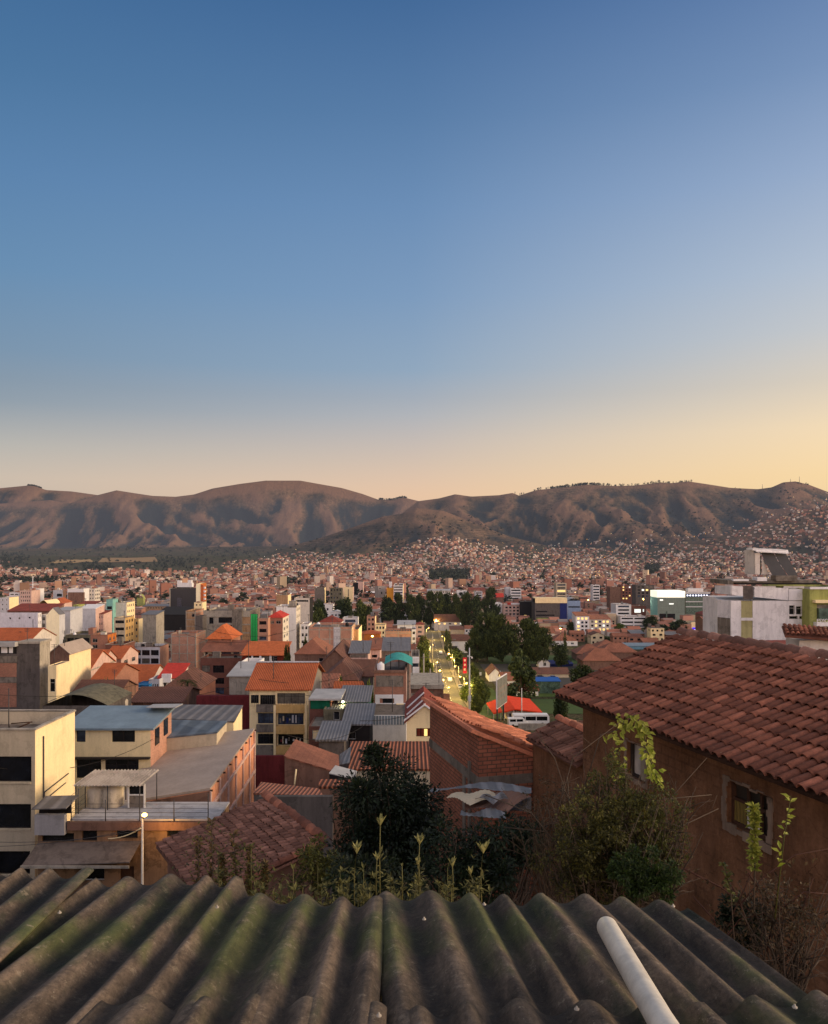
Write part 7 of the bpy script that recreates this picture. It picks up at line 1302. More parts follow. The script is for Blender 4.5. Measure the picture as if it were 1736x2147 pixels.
bldg('garden_wall', 'low pale wall with square panels beyond the white bus', 'wall', 1122, 1206, 1566, 190, D=.4, wall='conc_l', par=.05, seed=209, slabs=(2.0, 6)); bldg('garden_wall', 'long brown kerb wall at the near edge of the lawn', 'wall', 1206, 1300, 1560, 192, D=.5, wall='brown', par=.05, seed=210)
# vehicles
def vehicle(kind, name, label, px, py, Y, rz, col, group=None):
    x = (px-CX)*Y/F; z = CZ-(py-HY)*Y/F; t = thing(name, label, {'parked_car': 'car', 'minibus': 'bus', 'bus': 'bus'}[name] if name in ('parked_car', 'minibus', 'bus') else 'vehicle', (x, Y, z), rz, group); t['_k'] = 1
    prof = {'car': [(-2.1, .3), (-2.12, .75), (-1.9, .95), (-1.2, 1.0), (-.7, 1.42), (.9, 1.45), (1.6, 1.02), (2.1, .85), (2.15, .35)], 'van': [(-2.4, .35), (-2.45, 1.9), (-2.3, 2.1), (1.4, 2.1), (2.0, 1.25), (2.5, 1.1), (2.55, .4)], 'bus': [(-4.6, .4), (-4.65, 2.7), (-4.4, 2.95), (4.3, 2.95), (4.6, 2.5), (4.65, .4)]}[kind]
    w_ = {'car': .86, 'van': .95, 'bus': 1.2}[kind]; a = MB(); n = len(prof); L = [(x_, -w_, z_) for x_, z_ in prof]; Rr = [(x_, w_, z_) for x_, z_ in prof]; a.poly(L[::-1]); a.poly(Rr)
    for i in range(n): j = (i+1) % n; a.quad(L[i], L[j], Rr[j], Rr[i])
    a.build('body', col, t)
    wz = {'car': [(-1.0, -.1), (.0, .95)], 'van': [(-2.1, -.6), (-.4, 1.2)], 'bus': [(-4.3, -1.6), (-1.4, 1.2), (1.4, 4.1)]}[kind]; z0, z1 = {'car': (1.03, 1.36), 'van': (1.3, 1.9), 'bus': (1.5, 2.5)}[kind]
    for s_ in (-1, 1):
        for x0, x1 in wz: a = MB(); a.box(x0, x1, s_*w_-.01, s_*w_+.01, z0, z1); a.build('window', M['glass'], t)
    fr_ = {'car': ((.95, 1.42), (1.55, 1.06)), 'van': ((1.45, 2.05), (1.98, 1.3)), 'bus': ((4.36, 2.85), (4.62, 1.6))}[kind]; a = MB(); (xa, za), (xb, zb_) = fr_; a.quad((xa+.03, -w_*.85, za), (xa+.03, w_*.85, za), (xb+.03, w_*.85, zb_), (xb+.03, -w_*.85, zb_)); a.build('windscreen', M['glass'], t)
    for s_ in (-1, 1):
        for xw in ((-1.35, 1.35) if kind != 'bus' else (-2.9, 2.9)):
            a = MB(); r_ = .34 if kind != 'bus' else .48; a.tube([(xw, s_*w_-.1*s_, r_), (xw, s_*w_+.06*s_, r_)], r_, 12); a.build('wheel', M['black'], t)
        a = MB(); xe = prof[-1][0]; a.box(xe-.03, xe+.03, s_*w_*.7-.15, s_*w_*.7+.15, .6, .78); a.build('headlight', M['white'], t)
    return t
VW = metal('white_car_paint', S(215, 212, 206), 0, .35, .08); VG = metal('silver_car_paint', S(150, 150, 150), 0, .3, .08); VD = metal('dark_car_paint', S(46, 46, 50), 0, .3, .08); VB = metal('blue_car_paint', S(50, 70, 110), 0, .3, .08)
def onz(px, Y): return HY+(CZ-gz((px-CX)*Y/F, Y)-.15)*F/Y
vehicle('bus', 'bus', 'white minibus parked below the larger orange-red canopy', 1148, onz(1148, 205), 205, 0, VW); vehicle('van', 'minibus', 'second white vehicle, lower, parked in front of the white minibus', 1120, onz(1120, 203), 203, .1, VW)
for i, (px_, Y_, r_, c_, lb) in enumerate([(1038, 372, 1.5, VG, 'silver car in the first row of the car park, beside the banner'), (1060, 378, 1.5, VW, 'white car next to the silver one in the car park'), (1080, 378, 1.5, VG, 'grey car under the big pines, third in its row'), (1150, 365, 0, VW, 'white car parked near the spruce top'), (1196, 360, 0, VB, 'dark blue car before the navy awnings'), (1018, 325, 0, VW, 'white car closest to the red banner pole'), (1034, 335, .1, VW, 'white pickup-like car behind the banner'), (1024, 350, 0, VD, 'dark car wedged between two white ones near the banner'), (1168, 362, 0, VD, 'dark car beside the white peaked tent')]): vehicle('car', 'parked_car', lb, px_, onz(px_, Y_), Y_, r_, c_, 'cars parked round the park')
for i, (x_, Y_, c_, lb) in enumerate([(11.6, 300, VG, 'silver car driving up the lit avenue'), (15.6, 352, VW, 'white car coming down the avenue'), (11.6, 405, VD, 'dark car half way along the avenue'), (15.6, 470, VW, 'white car near the far end of the avenue'), (18.9, 330, VG, 'silver car pulled up on the avenue kerb')]): vehicle('car', 'parked_car', lb, CX+x_*F/Y_, HY+(CZ-gz(14, Y_)-.12)*F/Y_, Y_, math.pi/2*(1 if i % 2 else -1), c_, 'cars on the avenue')
vehicle('car', 'parked_car', 'dark blue car on the road just beyond the adobe house corner', 1254, onz(1254, 178), 178, 0, VB)
# park and street lights seen lit
def glowlamp(label, px, py, Y, col, power, r=.35, name='street_lamp', g=None):
    p = P(px, py, Y); g = gz(p.x, Y); t = thing(name, label, 'street lamp', (p.x, Y, g)); h = p.z-g; a = MB(); a.tube([(0, 0, 0), (0, 0, max(h-.1, .2))], [.1, .07], 6); a.build('pole', M['steel'], t); a = MB(); a.lathe((0, 0, h-.1), [(.1, 0), (r, .15), (r*.9, .4), (.1, .55)], 10); a.build('lamp_head', glow('park_lamp', S(255, 205, 80), 9), t)
    li = bpy.data.lights.new('lamp_light', 'POINT'); li.energy = power; li.color = col; li.shadow_soft_size = .4; lo = bpy.data.objects.new('lamp_light', li); COL.objects.link(lo); lo.parent = t; lo.location = (0, -.6, h+.5)
glowlamp('bright yellow lamp glowing over the near lawn', 1194, 1549, 252, (1, .8, .25), 1500); glowlamp('yellow lamp shining above the wide terracotta hipped roof', 1213, 1361, 505, (1, .8, .3), 6000, .6); glowlamp('orange lamp burning among trees by the lit white blocks', 1344, 1366, 565, (1, .72, .25), 9000, .7); glowlamp('white floodlight over the stepped office blocks', 1392, 1297, 690, (1, 1, .8), 9000, .8); glowlamp('yellow lamp among roofs right of the avenue trees', 1273, 1299, 600, (1, .85, .4), 3000, .7); glowlamp('warm lamp at the corner behind the orange plastered house', 806, 1378, 255, (1, .75, .3), 2500, .4); glowlamp('lamp lighting the garden wall near the small salmon-roofed house', 768, 1482, 135, (1, .8, .35), 700, .25)

# ------------------------------------------------------------------ ordinary houses between the landmarks
def house_proto(w, d, h, roof, wall, rc, seed, floors=2):
    R = random.Random(seed); a = MB(); a2 = MB()
    hl = []
    for f in range(floors):
        nc_ = R.choice([2, 3]); 
        for c in range(nc_): cw = w/nc_; z = h-(f+1)*2.7+.6; hl.append((cw*c+cw*.28, cw*c+cw*.72, max(z, .4), max(z+1.2, 1.3)))
    hl2 = [(d*.25, d*.45, h-2.1, h-.9), (d*.6, d*.8, h-2.1, h-.9)]
    wall_holes(a, (0, 0, -4), (1, 0, 0), w, h+4, [(q[0], q[1], q[2]+4, q[3]+4) for q in hl], 0, .15, (0, 1, 0)); wall_holes(a, (w, 0, -4), (0, 1, 0), d, h+4, [(q[0], q[1], q[2]+4, q[3]+4) for q in hl2], 0, .15, (-1, 0, 0)); wall_holes(a, (0, d, -4), (0, -1, 0), d, h+4, [(q[0], q[1], q[2]+4, q[3]+4) for q in hl2], 0, .15, (1, 0, 0)); a.quad((w, d, -4), (0, d, -4), (0, d, h), (w, d, h), 0)
    for q in hl: a.quad((q[0], .13, q[2]), (q[1], .13, q[2]), (q[1], .13, q[3]), (q[0], .13, q[3]), 1)
    for q in hl2: a.quad((w-.13, q[0], q[2]), (w-.13, q[1], q[2]), (w-.13, q[1], q[3]), (w-.13, q[0], q[3]), 1); a.quad((.13, d-q[0], q[2]), (.13, d-q[1], q[2]), (.13, d-q[1], q[3]), (.13, d-q[0], q[3]), 1)
    o = .35
    if roof == 'flat':
        a2.box(-.03, w+.03, -.03, d+.03, h, h+.12)
        for q in range(R.randint(1, 3)): x = R.uniform(0, w-2.5); y = R.uniform(1, d-3); a2.box(x, x+R.uniform(1.5, 2.5), y, y+2.4, h+.12, h+R.uniform(.9, 2.4))
        for q in range(4): a2.tube([(R.uniform(.2, w-.2), R.uniform(.2, d-.2), h)]*1+[(R.uniform(.2, w-.2), R.uniform(.2, d-.2), h+.2)], .03, 3) if False else None
    elif roof == 'gx':
        rh = d*.17; a.poly([(0, 0, h), (0, d, h), (0, d/2, h+rh)], 0); a.poly([(w, 0, h), (w, d/2, h+rh), (w, d, h)], 0); k = rh/(d/2)*o; a2.slab([(-o, -o, h+.05-k), (w+o, -o, h+.05-k), (w+o, d/2, h+.05+rh), (-o, d/2, h+.05+rh)], .15); a2.slab([(w+o, d+o, h+.05-k), (-o, d+o, h+.05-k), (-o, d/2, h+.053+rh), (w+o, d/2, h+.053+rh)], .15)
    elif roof == 'gy':
        rh = w*.17; a.poly([(0, 0, h), (w, 0, h), (w/2, 0, h+rh)], 0); k = rh/(w/2)*o; a2.slab([(-o, -o, h+.05-k), (w/2, -o, h+.05+rh), (w/2, d+o, h+.05+rh), (-o, d+o, h+.05-k)], .15); a2.slab([(w+o, -o, h+.05-k), (w+o, d+o, h+.05-k), (w/2, d+o, h+.053+rh), (w/2, -o, h+.053+rh)], .15)
    else:
        rh = d*.14; a.poly([(0, 0, h), (0, d, h), (0, d, h+rh)], 0); a.poly([(w, 0, h), (w, d, h+rh), (w, d, h)], 0); a.quad((w, d, h), (0, d, h), (0, d, h+rh), (w, d, h+rh)); k = rh/d*o; a2.slab([(-o, -o, h+.05-k), (w+o, -o, h+.05-k), (w+o, d+o, h+.05+rh+k), (-o, d+o, h+.05+rh+k)], .12)
    return a.mesh('wall', [M[wall], M['glass']]), a2.mesh('roof', M[rc])
PR = []
for i, (w_, d_, h_, rf_, wl_, rc__, fl_, ds) in enumerate([
 (9, 9, 5.4, 'gx', 'brk', 'tile', 2, 'brick house with clay gable roof'), (8, 10, 5.2, 'gx', 'offw', 'tile', 2, 'white house with clay gable roof'), (10, 8, 3.4, 'gx', 'brown', 'tile_d', 1, 'low brown clay-roofed house'), (7, 9, 8.2, 'flat', 'brk_p', 'roofc', 3, 'pale brick block with flat roof'),
 (8, 9, 8.0, 'flat', 'brk', 'conc_l', 3, 'brick block with flat cement roof'), (9, 9, 5.4, 'flat', 'offw', 'conc_l', 2, 'off-white flat-roofed house'), (8, 8, 10.6, 'flat', 'cream', 'roofc', 4, 'cream four-storey block'), (9, 10, 5.0, 'sb', 'brk_d', 'zinc', 2, 'dark brick house with tin roof'),
 (8, 9, 5.2, 'gy', 'pink', 'tile_y', 2, 'pink house gabled to the street'), (9, 11, 5.2, 'gy', 'sand', 'tile_dy', 2, 'sandy house gabled to the street'), (10, 9, 3.2, 'gx', 'brk', 'tile_d', 1, 'low brick clay-roofed house'), (8, 9, 8.0, 'gx', 'ltgrey', 'tile', 3, 'grey tall house with clay roof'), (9, 9, 7.8, 'flat', 'tan', 'roofc', 3, 'tan flat-roofed block'), (9, 8, 4.6, 'sb', 'brk', 'tile', 1, 'brick house with one-sided clay roof')]):
    PR.append((house_proto(w_, d_, h_, rf_, wl_, rc__, 300+i, fl_), w_, d_, h_, ds))
LM = []
for key, short in (('tall dark navy glass', 'dark glass tower'), ('large bare brick block', 'large brick block'), ('long white hotel', 'long white hotel'), ('tall bright cream windowless', 'bright cream tower'), ('turquoise stair tower', 'turquoise stair tower'), ('white four-storey block', 'white grid block'), ('large beige unfinished', 'beige unfinished block'), ('tall white blank tower', 'white blank tower'),
   ('two-bay bare brick', 'two-bay brick block'), ('mustard yellow slab', 'mustard yellow block'), ('square glass office', 'glowing-top tower'), ('dark modern office', 'dark modern office'), ('white six-storey', 'white six-storey block'), ('wide blank white', 'blank white wall block'), ('pale high-rise', 'pale ribbed high-rise'), ('white office block with three', 'ribbon-window office'), ('tall pinkish tower', 'tall pinkish tower'), ('white villa with a small', 'white villa'), ('white two-storey villa', 'dark-gabled villa'), ('restaurant with long', 'orange-roofed restaurant'), ('pavilion', 'pyramid-roof pavilion'), ('house with broad red', 'red pyramid roof'), ('plain light pink', 'light pink block'), ('low house with wide terracotta', 'wide terracotta roof'), ('brown brick apartment building', 'brown balcony block')):
    for b_ in BLD:
        try: lb_ = b_[0].get('label', '')
        except ReferenceError: continue
        if lb_.startswith(key): LM.append((short, (b_[1]+b_[2])/2, b_[3])); break
BR_ = [(b_[1], b_[2], b_[3], b_[4], b_[5], b_[6], b_[7]) for b_ in BLD]
A_ = np.array(BR_); PB = HY+(CZ-ground((A_[:, 0]+A_[:, 1])/2, A_[:, 2]))*F/A_[:, 2]
ORD = 'nearest second-nearest third-nearest fourth-nearest fifth-nearest sixth-nearest seventh-nearest eighth-nearest ninth-nearest tenth-nearest eleventh-nearest twelfth-nearest thirteenth-nearest fourteenth-nearest fifteenth-nearest sixteenth-nearest'.split()
R = random.Random(99); cand = []
yy = 120.0
while yy < 1500:
    step = 13+yy*.010; x = -.62*yy-20+R.uniform(0, 9)
    while x < .62*yy+20:
        cand.append((x+R.uniform(-1.5, 1.5), yy+R.uniform(-2, 2)+3*math.sin(x*.02))); x += 10.5+R.uniform(0, 3)+(4 if R.random() < .12 else 0)
    yy += step
placed = []
for x, Y_ in cand:
    if 1.0 < x < 27 and Y_ < 1000: continue
    if 20 < x < 150 and 170 < Y_ < 520: continue
    if x < 125 and Y_ < 150: continue
    if .12 < x/Y_ < .55 and Y_ < 170: continue
    if x > 60 and Y_ < 300: continue
    pi = R.randrange(len(PR)); (ms, w_, d_, h_, ds) = PR[pi]
    if Y_ < 330 and h_ > 6: pi = R.choice([0, 1, 2, 8, 9, 10, 13, 2, 10]); (ms, w_, d_, h_, ds) = PR[pi]
    g = gz(x, Y_); pxa = CX+x*F/Y_; pxb = CX+(x+w_)*F/Y_; pt = HY+(CZ-g-h_-1.5)*F/Y_
    if pxb < -60 or pxa > 1850 or (pxa > 1500 and Y_ < 700): continue
    if np.any((A_[:, 0] < x+w_+1) & (A_[:, 1] > x-1) & (A_[:, 2] < Y_+d_+1) & (A_[:, 3] > Y_-1)): continue
    lim = A_[:, 6]+.62*(PB-A_[:, 6])
    if np.any((A_[:, 2] > Y_) & (A_[:, 4] < pxb-1) & (A_[:, 5] > pxa+1) & (pt < lim)): continue
    placed.append((Y_, x, g, pi, pxa, pxb, pt))
placed.sort(); seen_l = {}
keep = placed[:290]; rest = placed[290:]
LMA = [(s_, x_, y_) for s_, x_, y_ in LM]; byk = {}
for k_, (Y_, x, g, pi, pxa, pxb, pt) in enumerate(keep):
    s_, lx, ly = min(LMA, key=lambda q: math.hypot(q[1]-x-4, (q[2]-Y_)*.8)); byk.setdefault((pi, s_), []).append((math.hypot(lx-x-4, (ly-Y_)*.8), k_))
labs = {}
for (pi, s_), v in byk.items():
    for r_, (dd, k_) in enumerate(sorted(v)): labs[k_] = f"{PR[pi][4]}, {'the only such one near' if len(v) == 1 else ORD[min(r_, 15)]+' such to'} the {s_}"
for k_, (Y_, x, g, pi, pxa, pxb, pt) in enumerate(keep):
    (wm_, rm_), w_, d_, h_, ds = PR[pi]; t = thing('town_house', labs[k_], 'house', (x, Y_, g), R.uniform(-.05, .05), 'ordinary town houses'); o = ob('wall', wm_, t); o2 = ob('roof', rm_, t); sc_ = R.uniform(.9, 1.12); o.scale = o2.scale = (sc_, 1, R.uniform(.9, 1.15)); o2.scale = o.scale

# ------------------------------------------------------------------ the far town: thousands of small houses, one mass
cols = np.arange(-140, 1960, 6.0); Yg = np.concatenate([np.linspace(500, 2000, 160), np.linspace(2010, 6200, 420)])
PYG = np.zeros((len(cols), len(Yg)))
for i, c in enumerate(cols): PYG[i] = HY+(CZ-ground((c-CX)*Yg/F, Yg))*F/Yg
VIS = np.minimum.accumulate(PYG, axis=1)
topl = ([-140, 0, 60, 150, 330, 480, 560, 620, 700, 760, 850, 900, 950, 1000, 1080, 1190, 1300, 1400, 1500, 1560, 1650, 1740, 1800, 1960], [1222, 1214, 1224, 1236, 1222, 1218, 1204, 1192, 1194, 1196, 1190, 1172, 1158, 1164, 1180, 1178, 1172, 1162, 1150, 1138, 1110, 1068, 1050, 1050])
def dens(px, py):
    tp = np.interp(px, *topl)
    if py < tp: return 0
    d = min(1, ((py-tp)/(26 if px < 1300 else 46))**1.3+.03)
    n = float(perlin(px/55, py/16)); 
    if px < 560:
        if 1208 < py < 1219 and 110 < px < 340: return 0
        d *= 1 if n > -.12 else .12
        if 1254 < py < 1270: d *= .3
    else: d *= 1 if n > -.34 else .2
    if px > 1400 and py < 1200: d *= .5
    return d
HOT = [(930, 1015, 1232, 1262), (1395, 1425, 1222, 1245), (590, 640, 1262, 1272), (330, 420, 1205, 1240)]
RN = random.Random(1234); V = []; FQ = []; CC = []
WC = [S(176, 124, 102), S(164, 112, 92), S(194, 142, 120), S(160, 120, 102), S(220, 206, 190), S(206, 190, 176), S(196, 168, 146), S(214, 200, 186), S(130, 96, 82), S(182, 142, 112), S(205, 182, 150)]; RC_ = [S(164, 106, 84), S(142, 98, 82), S(176, 122, 100), S(140, 130, 124), S(186, 178, 170), S(110, 92, 84), S(120, 76, 62)]
lights = []; trees_ = []
def add_house(x, Y, g, w, d, h, rot, roof):
    cu_, su_ = math.cos(rot), math.sin(rot); i = len(V)
    pts = [(-w/2, -d/2), (w/2, -d/2), (w/2, d/2), (-w/2, d/2)]
    for zz in (-4, h):
        for a_, b_ in pts: V.append((x+a_*cu_-b_*su_, Y+a_*su_+b_*cu_, g+zz))
    wc = RN.choice(WC); rc_ = RN.choice(RC_[:4]+RC_[:2]) if roof else RN.choice(RC_[3:]); f_ = RN.uniform(.6, 1.08); wc = tuple(v*f_ for v in wc[:3])+(1,)
    for q in ((0, 1, 5, 4), (1, 2, 6, 5), (2, 3, 7, 6), (3, 0, 4, 7)): FQ.append(tuple(i+k for k in q)); CC.append(wc)
    if roof:
        for a_, b_ in ((-w/2, 0), (w/2, 0)): V.append((x+a_*cu_-b_*su_, Y+a_*su_+b_*cu_, g+h+d*.2))
        FQ.append((i+4, i+5, i+9, i+8)); CC.append(rc_); FQ.append((i+6, i+7, i+8, i+9)); CC.append(rc_); FQ.append((i+5, i+6, i+9)); CC.append(wc); FQ.append((i+7, i+4, i+8)); CC.append(wc)
    else: FQ.append((i+4, i+5, i+6, i+7)); CC.append(rc_)
    if h > 3.5 and Y < 2400:    # dark openings on the near walls
        for k in range(RN.randint(1, 3)):
            a0 = RN.uniform(-w*.4, w*.2); z0 = RN.uniform(1, h-1.8); j = len(V)
            for a_, z_ in ((a0, z0), (a0+1.6, z0), (a0+1.6, z0+1.3), (a0, z0+1.3)): b_ = -d/2-.06; V.append((x+a_*cu_-b_*su_, Y+a_*su_+b_*cu_, g+z_))
            FQ.append((j, j+1, j+2, j+3)); CC.append((.02, .018, .016, 1))
n_ok = 0; tries = 0
while n_ok < 15000 and tries < 160000:
    tries += 1; px = RN.uniform(-130, 1940); tp = np.interp(px, *topl); py = tp+abs(RN.random())**1.15*(1305-tp)
    if RN.random() > dens(px, py): continue
    if any(a_ < px < b_ and c_ < py < d_ for a_, b_, c_, d_ in HOT): continue
    ci = int((px+140)/6); ci = min(max(ci, 0), len(cols)-1); k = int(np.searchsorted(-VIS[ci], -py)); 
    if k >= len(Yg): continue
    Y_ = Yg[k]+RN.uniform(-6, 6); x = (px-CX)*Y_/F
    if Y_ < 620: continue
    if Y_ < 1000 and 4 < x < 24: continue
    if np.any((A_[:, 0] < x+8) & (A_[:, 1] > x-8) & (A_[:, 2] < Y_+10) & (A_[:, 3] > Y_-8)): continue
    g = gz(x, Y_); rot = .6*math.sin(x*.003+Y_*.002)+RN.choice([0, math.pi/2]); h = RN.choice([3, 3.2, 5.4, 5.8, 8, 3, 5.5]) if Y_ < 2600 else RN.choice([2.8, 3, 5.2]); tall = RN.random() < .010 and Y_ < 2600
    add_house(x, Y_, g, RN.uniform(6, 12), RN.uniform(6, 11), h if not tall else RN.uniform(13, 24), rot, RN.random() < .48 and not tall); n_ok += 1
    if RN.random() < (.012 if px < 560 else .045 if px < 1150 else .10): lights.append((x, Y_-8, g+h+1.5))
for Y_, x, g, pi, *_ in rest: add_house(x+4, Y_+4, g, PR[pi][1], PR[pi][2], PR[pi][3], 0, 'flat' not in PR[pi][4] and 'block' not in PR[pi][4])
me = bpy.data.meshes.new('distant_houses'); me.from_pydata(V, [], FQ); ca = me.color_attributes.new('Col', 'FLOAT_COLOR', 'CORNER'); arr = []
for f_, c_ in zip(FQ, CC): arr += list(c_)*len(f_)
ca.data.foreach_set('color', arr); me.materials.append(attrmat('distant_house_paint', .95, .02, .3)); tag(ob('distant_houses', me), 'thousands of small brick and pale houses covering the valley floor and lower slopes', 'houses', kind='stuff')
# far trees, one mass
a = MB(); RT = random.Random(5)
def ftree(x, Y, g, h, w):
    for q in range(26): z = RT.uniform(.1, 1); r = w*.5*math.sin(math.pi*min(.95, z*.8+.12))*RT.uniform(.4, 1); th = RT.uniform(0, 6.28); a.leaf((x+r*math.cos(th), Y+r*math.sin(th), g+z*h), (RT.uniform(-1, 1), RT.uniform(-1, 1), RT.uniform(-.2, 1)), (0, 0, 1), w*.5, w*.42)
nt_ = 0; tr = 0
while nt_ < 1500 and tr < 60000:
    tr += 1
    if RT.random() < .42: z_ = RT.choice(HOT+[(0, 50, 1196, 1228), (430, 560, 1186, 1204), (200, 330, 1184, 1194), (180, 240, 1222, 1236), (0, 140, 1258, 1270)]); px = RT.uniform(z_[0], z_[1]); py = RT.uniform(z_[2], z_[3])
    else: px = RT.uniform(-100, 1900); tp = np.interp(px, *topl); py = RT.uniform(tp+4, 1318)
    ci = min(max(int((px+140)/6), 0), len(cols)-1); k = int(np.searchsorted(-VIS[ci], -py))
    if k >= len(Yg): continue
    Y_ = Yg[k]; x = (px-CX)*Y_/F
    if Y_ < 560 or (4 < x < 24 and Y_ < 1000): continue
    if np.any((A_[:, 0] < x+5) & (A_[:, 1] > x-5) & (A_[:, 2] < Y_+5) & (A_[:, 3] > Y_-5)): continue
    ftree(x, Y_, gz(x, Y_), RT.uniform(6, 13), RT.uniform(6, 12)); nt_ += 1
for i in range(900):     # scrub and single trees on the slopes
    px = RT.uniform(-100, 1880); tp = np.interp(px, *topl); py = tp-abs(RT.gauss(0, 1))*34; ci = min(max(int((px+140)/6), 0), len(cols)-1); k = int(np.searchsorted(-VIS[ci], -py))
    if k < len(Yg)-2: Y_ = Yg[k]; x = (px-CX)*Y_/F; ftree(x, Y_, gz(x, Y_)-1, RT.uniform(4, 10), RT.uniform(5, 14))
for i in range(420):     # specks of trees along the sky line of the far hills
    px = RT.choice([RT.uniform(1110, 1500), RT.uniform(820, 880), RT.uniform(60, 90), RT.uniform(1190, 1300)]); key = 'c' if px > 905 else ('b' if px > 200 else 'a'); Yr = SIL[key][0]; x = (px-CX)*Yr/F; ftree(x, Yr, gz(x, Yr)-1, RT.uniform(7, 16), RT.uniform(6, 14))
tag(a.build('distant_trees', leafmat('far_foliage', S(36, 44, 34), S(66, 72, 48), transl=0)), 'scattered dark trees across the far town', 'trees', kind='stuff')
# lit windows and lamps of the far town
a = MB(); RL = random.Random(8)
for i in range(330):
    px = RL.choice([RL.uniform(1000, 1760), RL.uniform(1150, 1560), RL.uniform(560, 1200)]); tp = np.interp(px, *topl); py = RL.uniform(tp-6, 1300); ci = min(max(int((px+140)/6), 0), len(cols)-1); k = int(np.searchsorted(-VIS[ci], -py))
    if k < len(Yg): Y_ = Yg[k]; x = (px-CX)*Y_/F; lights.append((x, Y_-7, gz(x, Y_)+RL.uniform(4, 9)))
for x, Y_, z in lights: r_ = RL.uniform(.22, .55)*(.5+Y_/2400); a.lathe((x, Y_, z), [(r_*.3, -r_), (r_, 0), (r_*.3, r_)], 6, RL.choice([0, 0, 0, 1, 1, 2]))
tag(a.build('town_lights', [glow('warm_far_light', S(255, 214, 150), 2.6), glow('white_far_light', S(250, 240, 225), 2.6), glow('amber_far_light', S(255, 176, 70), 3.2)]), 'specks of lamps and lit windows', 'lights', kind='stuff')
# overhead cables, antennas
for i, (pa, pb) in enumerate((((-40, 1500, 95), (330, 1470, 150)), ((255, 1500, 140), (540, 1470, 150)), ((420, 1352, 240), (640, 1362, 280)), ((400, 1372, 240), (600, 1370, 270)), ((640, 1500, 98), (880, 1470, 120)), ((560, 1470, 100), (800, 1440, 140)), ((917, 1422, 190), (860, 1470, 108)), ((931, 1452, 190), (1016, 1440, 205)), ((780, 1560, 70), (960, 1500, 130)), ((620, 1590, 60), (800, 1560, 90)), ((1250, 1560, 60), (1160, 1610, 22)), ((-20, 1660, 48), (330, 1600, 62)))):
    A0 = P(*pa); B0 = P(*pb); o = wire('overhead_cable', 'thin black cable strung between rooftops of the town', [(A0, B0)], .010+.00016*(pa[2]+pb[2])/2, 'black', .5+.01*pa[2]); o['group'] = 'cables strung over the roofs'
RA = random.Random(77)
for b_ in BLD:
    if 90 < b_[3] < 420 and b_[0].get('category') in ('house', 'apartment block', 'apartment building', 'unfinished building') and RA.random() < .8 and '_H' in b_[0].keys():
        t = b_[0]; x_ = RA.uniform(.5, max(.6, t['_W']-.5)); y_ = RA.uniform(.5, max(.6, t['_D']*.6)); h_ = t['_H']-.6; hh = RA.uniform(2.4, 5); a = MB(); a.tube([(x_, y_, h_), (x_, y_, h_+hh)], .035+b_[3]*.00012, 4)
        for q in range(3): a.tube([(x_-.5+q*.08, y_, h_+hh-.25*q-.1), (x_+.5-q*.08, y_, h_+hh-.25*q-.1)], .02+b_[3]*.00008, 3)
        a.build('antenna', M['steel'], t)
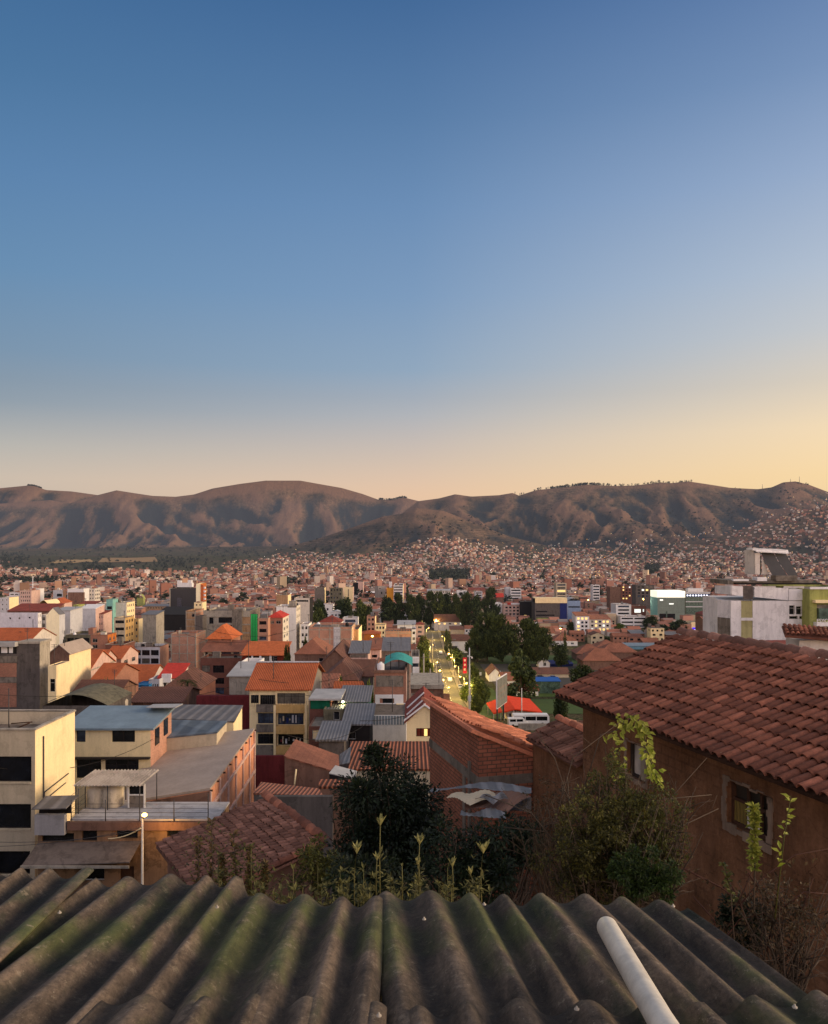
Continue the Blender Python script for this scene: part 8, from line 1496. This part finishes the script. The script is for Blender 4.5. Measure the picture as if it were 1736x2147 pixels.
# dry fields
def field(label, pts, m):
    a = MB(); L = []
    for px, py in pts: ci = min(max(int((px+140)/6), 0), len(cols)-1); k = min(int(np.searchsorted(-VIS[ci], -py)), len(Yg)-1); Y_ = Yg[k]; x = (px-CX)*Y_/F; L.append((x, Y_))
    n = 14
    A0, A1, B1, B0 = [Vector(q) for q in L]
    for i in range(n):
        for j in range(n):
            q = []
            for u, v in ((i, j), (i+1, j), (i+1, j+1), (i, j+1)): p = A0.lerp(A1, u/n).lerp(B0.lerp(B1, u/n), v/n); q.append((p.x, p.y, gz(p.x, p.y)+1.2))
            a.quad(*q)
    o = a.build('field', m); tag(o, kind='structure')
FM = plaster('dry_field', S(178, 146, 96), .3); field('', [(105, 1219), (205, 1217), (195, 1211), (128, 1212)], FM); field('', [(0, 1262), (120, 1260), (90, 1256), (10, 1257)], plaster('grey_green_field', S(104, 100, 70), .3)); field('', [(350, 1243), (430, 1240), (420, 1236), (365, 1238)], plaster('pasture', S(110, 110, 72), .3)); field('', [(210, 1218), (342, 1216), (335, 1206), (222, 1208)], plaster('stubble_field', S(160, 128, 84), .3))
# thin masts on the ridge
for px_, ptop_, lb in ((1730, 1031, 'taller lattice mast on the highest peak of the ridge'), (1711, 1036, 'short mast on the highest peak'), (1650, 1048, 'thin mast on the saddle of the ridge'), (1396, 1041, 'small mast on the middle of the ridge')):
    Yr = SIL['c'][0]; x = (px_-CX)*Yr/F; g = gz(x, Yr)-2; t = thing('ridge_mast', lb, 'mast', (x, Yr, g)); h = CZ-(ptop_-HY)*Yr/F-g; a = MB(); a.tube([(0, 0, 0), (0, 0, h)], [1.6, .8], 5); a.build('pole', M['steel'], t); a = MB(); a.box(-1.6, 1.6, -.5, .5, h*.6, h*.66); a.build('dish', M['wht_m'], t)
p = P(71, 1248, 900); t = thing('radio_mast', 'thin pale mast rising from the trees behind the white and pink grid blocks', 'mast', (p.x, 900, 0)); a = MB(); a.tube([(0, 0, 0), (0, 0, p.z)], [.5, .35], 6); a.build('pole', M['white'], t); a = MB(); a.lathe((0, 0, p.z-1), [(.7, 0), (.9, .6), (.5, 1.2)], 8); a.build('antenna_ring', M['white'], t)
# ------------------------------------------------------------------ valley haze: a real, very thin volume over the town and the hills
hz = MB(); hz.box(-9000, 9000, 260, 7600, -60, 430); m = bpy.data.materials.new('thin_haze'); m.use_nodes = True; nt = m.node_tree; nt.nodes.remove(nt.nodes['Principled BSDF'])
SG = 6.0e-5; HC = S(120, 120, 130)
va = N(nt, 'ShaderNodeVolumeAbsorption'); va.inputs[0].default_value = (0, 0, 0, 1); va.inputs[1].default_value = SG
ve = N(nt, 'ShaderNodeEmission'); ve.inputs[0].default_value = HC; ve.inputs[1].default_value = SG  # emission stands in for light scattered by the haze
ad = N(nt, 'ShaderNodeAddShader'); nt.links.new(va.outputs[0], ad.inputs[0]); nt.links.new(ve.outputs[0], ad.inputs[1]); nt.links.new(ad.outputs[0], nt.nodes['Material Output'].inputs['Volume'])
tag(hz.build('haze', m), kind='stuff')
